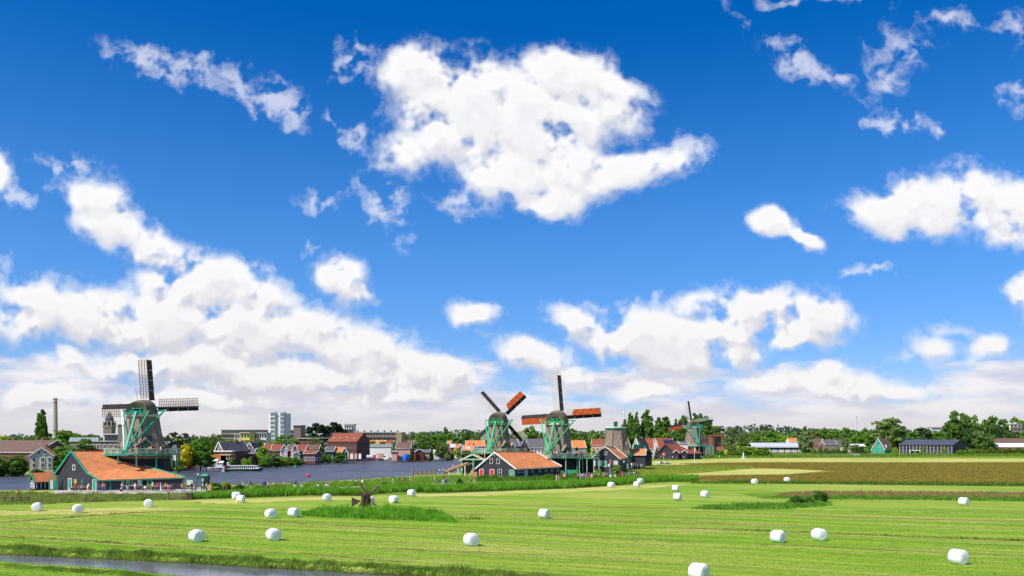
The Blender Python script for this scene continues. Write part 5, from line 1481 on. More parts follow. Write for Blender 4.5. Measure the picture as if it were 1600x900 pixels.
    MB().slab([(-W / 2 - .6, -1.2, H - .2), (W / 2 + .6, -1.2, H - .2), (W / 2 - 2, 11, H + 2.9), (-W / 2 + 2, 11, H + 2.9)], .2).build('pale_roof', M('metal'), t)
    MB().slab([(W / 2 + .6, 24, H - .2), (-W / 2 - .6, 24, H - .2), (-W / 2 + 2, 11, H + 2.9), (W / 2 - 2, 11, H + 2.9)], .2).build('pale_roof', M('metal'), t)
    for k in range(8): MB().box((-W / 2 + 2.2 + k * 4.4, -.1, 1.6), (3.8, .1, 2.2)).build('panel', M('plaster_grey' if k % 3 else 'metal'), t)
    dwelling('orange roof peeping over the long pale barn', 1233, 1246, 620, 690, 684.5, 8, 0, 'x', 'white_wall', 'tile', nw=1, z0=0)
    dwelling('brick house with chimney right of the grey green poplar', 1280, 1290, 530, 696, 685.5, 9, .3, 'y', 'brick', 'tile_brown', nw=2, gable_win=True)
    dwelling('wide brick farmhouse with grey roof and round gable behind the hedge', 1289, 1308, 525, 694, 687.5, 9, .0, 'x', 'brick_grey', 'tile_grey', nw=4)
    dwelling('pale ended farmhouse with grey roof right of the wide brick one', 1307, 1321, 528, 696, 687.5, 9, .1, 'x', 'plaster', 'tile_grey', nw=2)
    dwelling('low white roofed house behind the trees right of the fence gate', 1332, 1352, 540, 697, 694, 8, 0, 'x', 'brick_grey', 'white', nw=4, chim=())
    # teal house
    t, W, D, H, HR = house('teal_house', 'bright teal wooden house with steep white edged gable and brown roof', 'house', 1362.5, 1383, 520, 701.5, 685.5, 10.4, -0.9, 'y', 'teal', 'tile_brown', 'white', oh=.45, corner=(1382.5, 520, 8.4))
    for u in (-1.2, 1.2): add_window(t, 'f', u, H + 1.3, 1.0, 1.4, W, D)
    for u in (-2.4, 1.8): add_window(t, 'f', u, 1.5, 1.2, 1.8, W, D)
    dm = MB().box((W / 2 - .9, D * .35, H + 1.6), (1.5, 1.8, 1.5)).build('dormer', M('white'), t); MB().box((W / 2 - .13, D * .35, H + 1.6), (.04, 1.2, 1.0)).build('pane', M('glass'), dm)
    for yy in (-.1, D + .1): MB().tube((0, yy, HR), (0, yy, HR + 1.2), .12, .04, 6).build('finial', M('white'), t)
    # long dark hall with pale posts
    Y = 490; W = 30.6 / 1.04; H = Z(695.5, Y); HR = Z(687.5, 505); D = 31.0
    t = thing('long_hall', 'long dark boarded hall with slate roof and rows of pale posts along its front', 'hall', (X(1489, Y) - 15.3 * math.cos(.75), Y + 15.3 * math.sin(.75), 0), -0.75)
    b = MB(); a = W / 2 * 1.04
    b.face([(-a, 0, 0), (a, 0, 0), (a, 0, H), (-a, 0, H)]); b.face([(a, 0, 0), (a, D, 0), (a, D, H), (a, D * .5, HR), (a, 0, H)]); b.face([(-a, D, 0), (-a, 0, 0), (-a, 0, H), (-a, D * .5, HR), (-a, D, H)]); b.face([(a, D, 0), (-a, D, 0), (-a, D, H), (a, D, H)])
    b.build('wall', mat('dark_grey_board', (.07, .07, .085), kind='board', period=.4), t)
    r = MB(); r.slab([(-a - .5, -.8, H + .1), (a + .3, -.8, H + .1), (a + .3, D / 2, HR + .25), (-a - .5, D / 2, HR + .25)], .18); r.slab([(a + .3, D + .5, H), (-a - .5, D + .5, H), (-a - .5, D / 2, HR + .25), (a + .3, D / 2, HR + .25)], .18); r.build('roof', M('slate'), t)
    for k in range(16): MB().box((-a + .5 + k * (2 * a - 1) / 15, -.3, H / 2), (.26, .26, H)).build('post', M('concrete'), t)
    for k in range(15): MB().box((-a + 1.3 + k * (2 * a - 1) / 15, -.04, H * .62), (.9, .08, 1.3)).build('pane', M('glass'), t)
    MB().box((-a * .35, -1.2, 2.6), (6, 1.8, .25)).build('canopy', M('white'), t)
    for k in range(3): MB().box((-a * .35 - 2.8 + k * 2.8, -2.0, 1.3), (.18, .18, 2.5)).build('canopy_post', M('white'), t)
    flats('white_villa', 'stepped white modern building among the trees at the right edge', 1578, 1625, 640, 663, 12, 'white_wall', 4, 8)
    flats('flat_block', 'distant low white block seen through the gap in the right trees', 1456, 1474, 800, 668, 10, 'plaster_grey', 1, 7, balc=False)
    t, W, D, H, HR = house('farm', 'farm shed with dull brown roof at the right edge behind the hedge', 'barn', 1553, 1640, 530, 693, 685, 12, -.06, 'x', 'brick', 'tile_brown', None)
    house('farm', 'low shed with long white roof in front of the brown roofed farm shed', 'barn', 1556, 1650, 510, 698.5, 693, 9, -.04, 'x', 'brick', 'white', None)
    # timber jetty, log ramps
    p = G3(700, 743); 
    for k, px_ in enumerate((645, 652, 659, 665.5, 672.5, 679)):
        q = Vector((X(px_, 226), 226, 0)); MB().tube((0, 0, -1.5), (0, 0, 1.45 + .1 * (k % 2)), .26, .24, 8).build('mooring_post', M('wood'), None, loc=q)
        tag(bpy.data.objects[-1] if False else COL.objects[-1], ['leftmost timber mooring post standing in the river beside the log ramp', 'second timber mooring post from the left in the river', 'third timber mooring post from the left in the river', 'fourth timber mooring post from the left in the river', 'fifth timber mooring post from the left in the river', 'rightmost of the six timber mooring posts in the river'][k], 'post', 'mooring posts in the river')
    t = thing('jetty', 'low plank jetty joining the six mooring posts in the river', 'jetty', (X(662, 227), 227, 0))
    for z in (-.2, .25): MB().box((0, .2, z), (6.6, .25, .22)).build('rail', M('wood'), t)
    for k in range(12): MB().box((-3.1 + k * .56, .6, .42), (.5, .9, .07)).build('plank', M('wood'), t)
    t = thing('log_ramp', 'sloping timber ramp stacked with reddish logs leading up to the sawmill shed', 'ramp', (X(712, 219), 219, 0))
    s = 219 / FOC
    for k in range(6):
        x0 = (690 - 712 + k * 1.5) * s; MB().beam((x0, k * .55 - 1, .25 + k * .05), ((737 - 712) * s, k * .55 - .6, 3.3 + k * .03), .22, .2).build('rail', M('wood'), t)
    lg = M('log')
    for k in range(9):
        q = random.Random(k); x0 = (696 - 712 + k * 1.2) * s; x1 = x0 + q.uniform(3.6, 5.2); y = -1.2 + (k % 5) * .6
        MB().tube((x0, y, 1.0 + .25 * (k // 5) + (x0 + 3) * .32), (min(x1, 4.2), y + .2, 1.0 + .3 * (k // 5) + (min(x1, 4.2) + 3) * .34), .28, .24, 8).build('log', lg, t)
    for px_ in (702, 716, 727): MB().beam(((px_ - 712) * s, -1.6, -.2), ((px_ - 712) * s, -1.6, 1.0 + (px_ - 700) * .07), .3).build('prop', M('cream'), t)
    t = thing('log_pile', 'pile of freshly cut logs against the left side of the middle barn', 'log pile', (X(741, 214), 214, 0))
    for k in range(9):
        r_, c_ = divmod(k, 4); MB().tube((-1.2 + c_ * .62 + r_ * .3, 0, .3 + r_ * .55), (-1.2 + c_ * .62 + r_ * .3, 3, .3 + r_ * .55), .31, .29, 9).build('log', mat('log_end', (.66, .40, .17), scale=3), t)

# ---------------------------------------------------------------- put the land together
def build_land():
    build_ground()
    marsh = ground_patch_mat('marsh_soil', (0.22, 0.16, 0.03), (0.29, 0.215, 0.045), (0.19, 0.20, 0.035), sc=0.3)
    pale = ground_patch_mat('pale_stubble', (0.44, 0.43, 0.10), (0.52, 0.48, 0.16), (0.27, 0.33, 0.055))
    lush = ground_patch_mat('rough_grass', (0.10, 0.19, 0.015), (0.17, 0.27, 0.03), (0.24, 0.27, 0.05))
    zone('meadow_strip_far', [(960, 719), (1700, 722), (1900, 722), (1900, 711), (1700, 711), (1150, 711), (960, 716)], lush)
    zone('stubble_strip', [(1010, 726), (1900, 724), (1900, 716), (1150, 716), (1000, 722)], pale, dz=0.008)
    zone('marsh', [(1070, 751), (1200, 753), (1900, 757), (1900, 723), (1560, 722.5), (1120, 722.5), (1050, 727), (1020, 731)], marsh, dz=0.012)
    zone('stubble_tongue', [(1000, 744), (1120, 742), (1230, 741), (1290, 736), (1240, 732.5), (1100, 732), (1010, 736)], pale, dz=0.016)
    zone('reed_bed_ground', [(1190, 778), (1900, 781), (1900, 770), (1500, 769), (1280, 768), (1150, 771)], lush, dz=0.006)
    zone('rough_bank', [(-200, 788), (100, 787), (270, 781), (560, 775), (800, 768), (1000, 757), (1060, 752), (1040, 745), (985, 740), (900, 743), (760, 744), (600, 752), (480, 758), (330, 765), (60, 771), (-200, 772)], lush, dz=0.006)
    straw = ground_patch_mat('straw_patch', (0.40, 0.40, 0.085), (0.56, 0.49, 0.18), (0.27, 0.36, 0.045), sc=0.9)
    zone('straw_patch', [(-40, 806), (60, 804), (180, 803), (330, 796), (300, 794), (140, 794), (60, 797), (-40, 799)], straw, dz=0.007, jag=1.2, step=1)
    zone('straw_patch', [(290, 785), (370, 787), (470, 782), (560, 780.5), (640, 776), (520, 776), (400, 779), (300, 781)], straw, dz=0.008, jag=.8, step=1)
    zone('straw_patch', [(640, 776), (760, 775), (900, 769), (1040, 761), (1080, 757), (980, 759), (900, 763.5), (800, 767), (700, 771), (640, 772)], straw, dz=0.007, jag=.8, step=1)
    earth = ground_patch_mat('furrow_earth', (0.10, 0.11, 0.03), (0.20, 0.20, 0.05), (0.32, 0.27, 0.10), sc=1.6)
    for (a, b, w1) in (((1060, 825), (1640, 847), .8), ((-10, 817.5), (232, 800), .7), ((232, 800), (330, 797.5), .5), ((-10, 838), (400, 862), .7), ((400, 862), (640, 878), .5), ((380, 814), (760, 832), .6), ((760, 832), (1100, 848), .5), ((1180, 850), (1640, 872), .6), ((160, 821), (400, 832), .45), ((720, 788), (1060, 795), .5), ((860, 812), (1240, 822), .45), ((0, 826), (300, 838), .4), ((1240, 806), (1640, 817), .4), ((600, 856), (1000, 874), .45), ((560, 802), (900, 806), .35)):
        w1 *= 1.9
        zone('furrow', [(a[0], a[1] + w1 * .5), (b[0], b[1] + w1 * .5), (b[0], b[1] - w1 * .5), (a[0], a[1] - w1 * .5)], earth, dz=0.010, jag=.10, step=.6)
        zone('furrow_edge', [(a[0], a[1] + w1 * 1.3), (b[0], b[1] + w1 * 1.3), (b[0], b[1] + w1 * .55), (a[0], a[1] + w1 * .55)], straw, dz=0.009, jag=.14, step=.6)
    pth = M('path')
    zone('footpath', [(85, 772.5), (200, 772), (300, 770.5), (480, 765), (640, 758.4), (760, 755.4), (900, 753.4), (990, 750.3), (992, 748), (900, 751.6), (760, 754.1), (640, 757), (480, 763.4), (300, 767.5), (200, 768), (85, 768.5)], pth, dz=0.012, jag=0.15, step=3)
    zone('yard', [(85, 771), (300, 769), (345, 766), (330, 762), (290, 763), (150, 766), (85, 766)], pth, dz=0.016, jag=0.2)
    zone('far_bank', [(45, 741.2), (110, 739.2), (285, 732.2), (350, 727.3), (400, 722.8), (470, 721.8), (510, 719.3), (560, 716.8), (640, 714.3), (720, 712), (860, 711), (860, 702), (560, 705), (285, 712), (45, 722)], lush, dz=0.006, jag=0.3)
    # quay wall along the brick warehouse
    q = thing('quay_wall', 'low dark quay wall edging the far riverbank before the warehouse', 'wall', (0, 0, 0))
    pts = [G3(a, b, WZ) for a, b in ((470, 722.2), (510, 719.7), (560, 717.2), (640, 714.7), (720, 712.4))]
    for a, b in zip(pts[:-1], pts[1:]):
        m = MB(); m.beam(a + Vector((0, 0, .35)), b + Vector((0, 0, .35)), .6, 1.5); m.build('wall_section', mat('quay_timber', (.075, .06, .04), var=.3), q)

    F = blades
    # reed belt between meadow and footpath
    fr_ = [(285, 781), (330, 779), (480, 774), (560, 774.5), (620, 769), (700, 769.5), (800, 766), (900, 762.5), (960, 758), (1000, 754.5), (1050, 752.5), (1090, 750.5)]
    belt = [fr_, [(x, y - 4.4 - (1.3 if 600 < x < 950 else 0)) for x, y in fr_]]
    F('reed_belt', 'bright green reed belt running between the mown meadow and the footpath', [belt], (0.15, 0.33, 0.022), 1.40, 0.085, 42, clump=0.45, seed=3)
    F('reed_belt_painted_shade', 'short blades coloured dark as painted shade inside the reed belt', [belt], (0.05, 0.13, 0.014), 0.70, 0.10, 34, clump=0.4, seed=33)  # dark blades paint the shade low inside the belt
    F('reed_fringe', 'mixed weeds coloured darker as shade at the foot of the reed belt', [[[(x, y + .4) for x, y in belt[0]], [(x, y - 1.6) for x, y in belt[0]]]], (0.085, 0.135, 0.025), 0.6, 0.07, 40, cat='weeds', clump=0.8, seed=4)  # weeds darkened in colour for the shade at the belt's foot
    F('wild_meadow', 'overgrown verge of weeds and grasses in front of the left barn', [[[(-300, 790), (0, 789), (60, 788.5), (110, 786), (200, 783), (300, 780)], [(-300, 768), (0, 770), (60, 772), (110, 774), (200, 774), (300, 773)]]], (0.21, 0.27, 0.055), 0.80, 0.055, 26, cat='weeds', clump=0.75, seed=5)
    F('wild_meadow_flowers', 'dark and pale seed heads in the verge before the left barn', [[[(-300, 790), (0, 789), (60, 788.5), (110, 786), (200, 783), (300, 780)], [(-300, 768), (0, 770), (60, 772), (110, 774), (200, 774), (300, 773)]]], (0.34, 0.30, 0.13), 0.9, 0.05, 5, cat='weeds', clump=0.9, seed=55)
    F('verge_grass', 'fresh green grass strip along the front of the barn path', [[[(170, 781), (260, 779)], [(170, 774), (260, 773)]]], (0.16, 0.30, 0.02), 0.45, 0.05, 40, cat='grass', seed=6)
    F('river_scrub', 'tangled green scrub between the footpath and the river', [[[(318, 765), (480, 762), (560, 759.5), (640, 755.5), (745, 752)], [(318, 763.6), (480, 758.5), (560, 753.5), (640, 747.5), (735, 744.0)]]], (0.20, 0.33, 0.035), 1.0, 0.07, 30, cat='weeds', clump=0.85, seed=7)
    F('river_scrub_flowers', 'pale flowering tips in the riverside scrub', [[[(318, 765), (480, 762), (560, 759.5), (640, 755.5), (745, 752)], [(318, 763.6), (480, 758.5), (560, 753.5), (640, 747.5), (735, 744.0)]]], (0.40, 0.38, 0.10), 1.05, 0.06, 4, cat='weeds', clump=0.9, seed=57)
    F('barn_scrub', 'low green scrub before the middle barn', [[[(745, 753), (900, 750), (990, 747)], [(745, 748), (900, 745), (990, 742)]]], (0.10, 0.20, 0.02), 0.9, 0.08, 26, cat='weeds', clump=0.7, seed=8)
    F('slope_grass', 'yellow green rough grass right of the crowd', [[[(925, 748), (1000, 746), (1070, 741), (1190, 731)], [(920, 731), (1000, 728), (1070, 727), (1185, 729)]]], (0.27, 0.33, 0.05), 0.5, 0.10, 8, cat='grass', clump=0.6, seed=9)
    F('mill_reeds', 'patch of tall reeds around the tiny meadow mill', [[[(478, 806), (520, 809), (600, 812), (660, 814), (712, 817)], [(472, 799), (520, 797), (600, 796), (650, 798), (706, 809)]]], (0.15, 0.35, 0.022), 1.05, 0.055, 50, clump=0.85, seed=10)
    F('mill_reed_painted_shade', 'short blades coloured dark as shade in the reed patch of the tiny mill', [[[(478, 806), (520, 809), (600, 812), (660, 813), (698, 811)], [(472, 800), (520, 798), (600, 797), (650, 799), (698, 805)]]], (0.06, 0.16, 0.018), 0.5, 0.06, 30, clump=0.6, seed=34)  # shade between the reeds put into these blades' dark colour
    F('mill_reed_tail', 'thin straggling reeds right of the tiny mill patch', [[[(600, 813), (700, 814), (760, 812)], [(600, 810), (700, 810.5), (760, 809.5)]]], (0.16, 0.24, 0.03), 0.55, 0.04, 30, clump=0.9, seed=11)
    F('ditch_weeds', 'band of dark green weeds with a bushy middle in the right part of the meadow', [[[(1078, 796), (1150, 797), (1230, 796), (1300, 790)], [(1085, 791), (1150, 789), (1230, 788), (1300, 783)]], [[(1190, 779.5), (1300, 781), (1440, 782), (1620, 784), (1800, 785)], [(1190, 775.5), (1300, 776), (1440, 777), (1620, 778), (1800, 779)], .6]], (0.12, 0.25, 0.025), 0.75, 0.05, 30, cat='weeds', clump=0.95, seed=12)
    F('sorrel', 'reddish brown sorrel behind the green ditch weeds', [[[(1210, 776), (1300, 776.5), (1440, 777.5), (1620, 779), (1800, 780)], [(1230, 769), (1300, 768), (1440, 769), (1620, 770), (1800, 771)]]], (0.30, 0.19, 0.085), 0.6, 0.05, 12, cat='sorrel', clump=0.6, seed=13)
    F('sedge', 'brown flowering sedge covering the marsh on the right', [[[(1040, 749), (1200, 754), (1500, 757), (1800, 758)], [(1100, 745), (1230, 742.5), (1330, 737), (1800, 738)]], [[(1180, 731), (1330, 737), (1500, 739), (1800, 740)], [(1060, 724.5), (1200, 722.8), (1800, 723)]]], (0.30, 0.215, 0.042), 0.42, 0.10, 12, cat='sedge', clump=0.5, seed=14)
    F('sedge_green', 'greener tufts scattered through the brown sedge', [[[(1040, 749), (1200, 754), (1500, 757), (1800, 758)], [(1100, 745), (1230, 742.5), (1330, 737), (1800, 738)]], [[(1180, 731), (1330, 737), (1500, 739), (1800, 740)], [(1060, 724.5), (1200, 722.8), (1800, 723)]]], (0.21, 0.26, 0.04), 0.5, 0.10, 3.6, cat='sedge', clump=1.0, seed=44)
    F('marsh_edge', 'dark green rushes along the near edge of the marsh', [[[(1080, 755.5), (1300, 757), (1500, 759.5), (1700, 761)], [(1080, 752.5), (1300, 754), (1500, 756), (1700, 757)]], [[(1010, 753), (1090, 753.5)], [(1010, 747), (1090, 748)]]], (0.09, 0.17, 0.02), 0.75, 0.09, 16, cat='rushes', clump=0.8, seed=15)
    F('far_reeds', 'far green reed fringe in front of the right hand trees', [[[(985, 717), (1130, 716), (1250, 715), (1400, 713.5), (1700, 713)], [(985, 712), (1130, 711), (1250, 710.5), (1400, 711), (1700, 711)]]], (0.17, 0.26, 0.03), 1.5, 0.25, 1.6, clump=0.7, seed=16)
    F('ditch_bank_weeds', 'tufted weeds along both banks of the near ditch', [[[(-400, 832.5), (-150, 850), (0, 859), (110, 864.5), (200, 868.5), (300, 873), (400, 879), (500, 885), (640, 893), (1000, 917)], [(-400, 828), (-150, 845), (0, 854), (110, 859.5), (200, 863.5), (300, 868), (400, 874), (500, 879.5), (640, 887), (1000, 910)]],
                                                                        [[(-300, 868), (0, 887), (120, 895), (200, 900), (420, 935)], [(-300, 862), (0, 882), (120, 890), (200, 894.5), (420, 927)], .22]], (0.15, 0.25, 0.030), 0.48, 0.035, 150, cat='weeds', clump=0.85, seed=17)
    F('ditch_bank_dry_weeds', 'dry straw coloured stems along the near ditch', [[[(-150, 850), (0, 859), (110, 864.5), (300, 873), (500, 885), (640, 893), (1000, 917)], [(-150, 844), (0, 853), (110, 858.5), (300, 867), (500, 878.5), (640, 886), (1000, 909)]]], (0.30, 0.27, 0.09), 0.5, 0.022, 40, cat='weeds', clump=0.9, seed=37)
    rowz = []
    for (a, b) in (((1060, 825), (1700, 850)), ((0, 817), (232, 800)), ((232, 800), (340, 797.5)), ((0, 838), (400, 862)), ((400, 862), (640, 878)), ((380, 815), (760, 832)), ((760, 832), (1100, 848)), ((1180, 850), (1620, 872)), ((330, 794), (470, 797)), ((160, 822), (400, 832)), ((720, 788), (1060, 795)), ((860, 812), (1240, 822)), ((1300, 798), (1700, 806))):
        w = 1.1 if (a[0] == 1060) else 0.6
        rowz.append([[a, b], [(a[0], a[1] - w), (b[0], b[1] - w)], 0.30 if a[0] in (1060, 0) else .16])
    F('furrow_grass', 'darker unmown tufts along the shallow furrows of the meadow', rowz, (0.09, 0.17, 0.02), 0.3, 0.03, 70, cat='grass', clump=0.95, seed=18)
    # stubble all over the near meadow
    rng = np.random.default_rng(21); n = 230000
    py = 1 / rng.uniform(1 / 235.0, 1 / 112.0, n) + 685; px = rng.uniform(-60, 1660, n)
    Yy = 12800 / (py - 685); xx = (px - 800) / FOC * Yy; zz = ground_z(xx, Yy); ok = zz > -0.05
    xx, Yy, zz = xx[ok], Yy[ok], zz[ok]; n = len(xx)
    base = np.stack([xx, Yy, zz - .01], 1); h = rng.uniform(.04, .13, n); a = rng.random(n) * PI
    side = np.stack([np.cos(a), np.sin(a), 0 * a], 1) * rng.uniform(.012, .035, n)[:, None]
    tip = base + np.stack([rng.normal(0, .05, n), rng.normal(0, .05, n), h], 1)
    for k, (col, lab) in enumerate((((0.21, 0.33, 0.03), 'short green stubble covering the mown meadow'), ((0.46, 0.44, 0.12), 'loose straw coloured hay lying over the mown meadow'))):
        sel = (rng.random(n) < 0.72) if k == 0 else (rng.random(n) < .25)
        V = np.stack([base[sel] - side[sel], base[sel] + side[sel], tip[sel]], 1).reshape(-1, 3)
        o = link('stubble_grass' if k == 0 else 'loose_hay', np_mesh('stubble', V, np.arange(len(V)).reshape(-1, 3), foliage_mat('foliage'), 3)); o.color = (*col, 1)
        tag(o, lab, 'grass' if k == 0 else 'hay', kind='stuff')

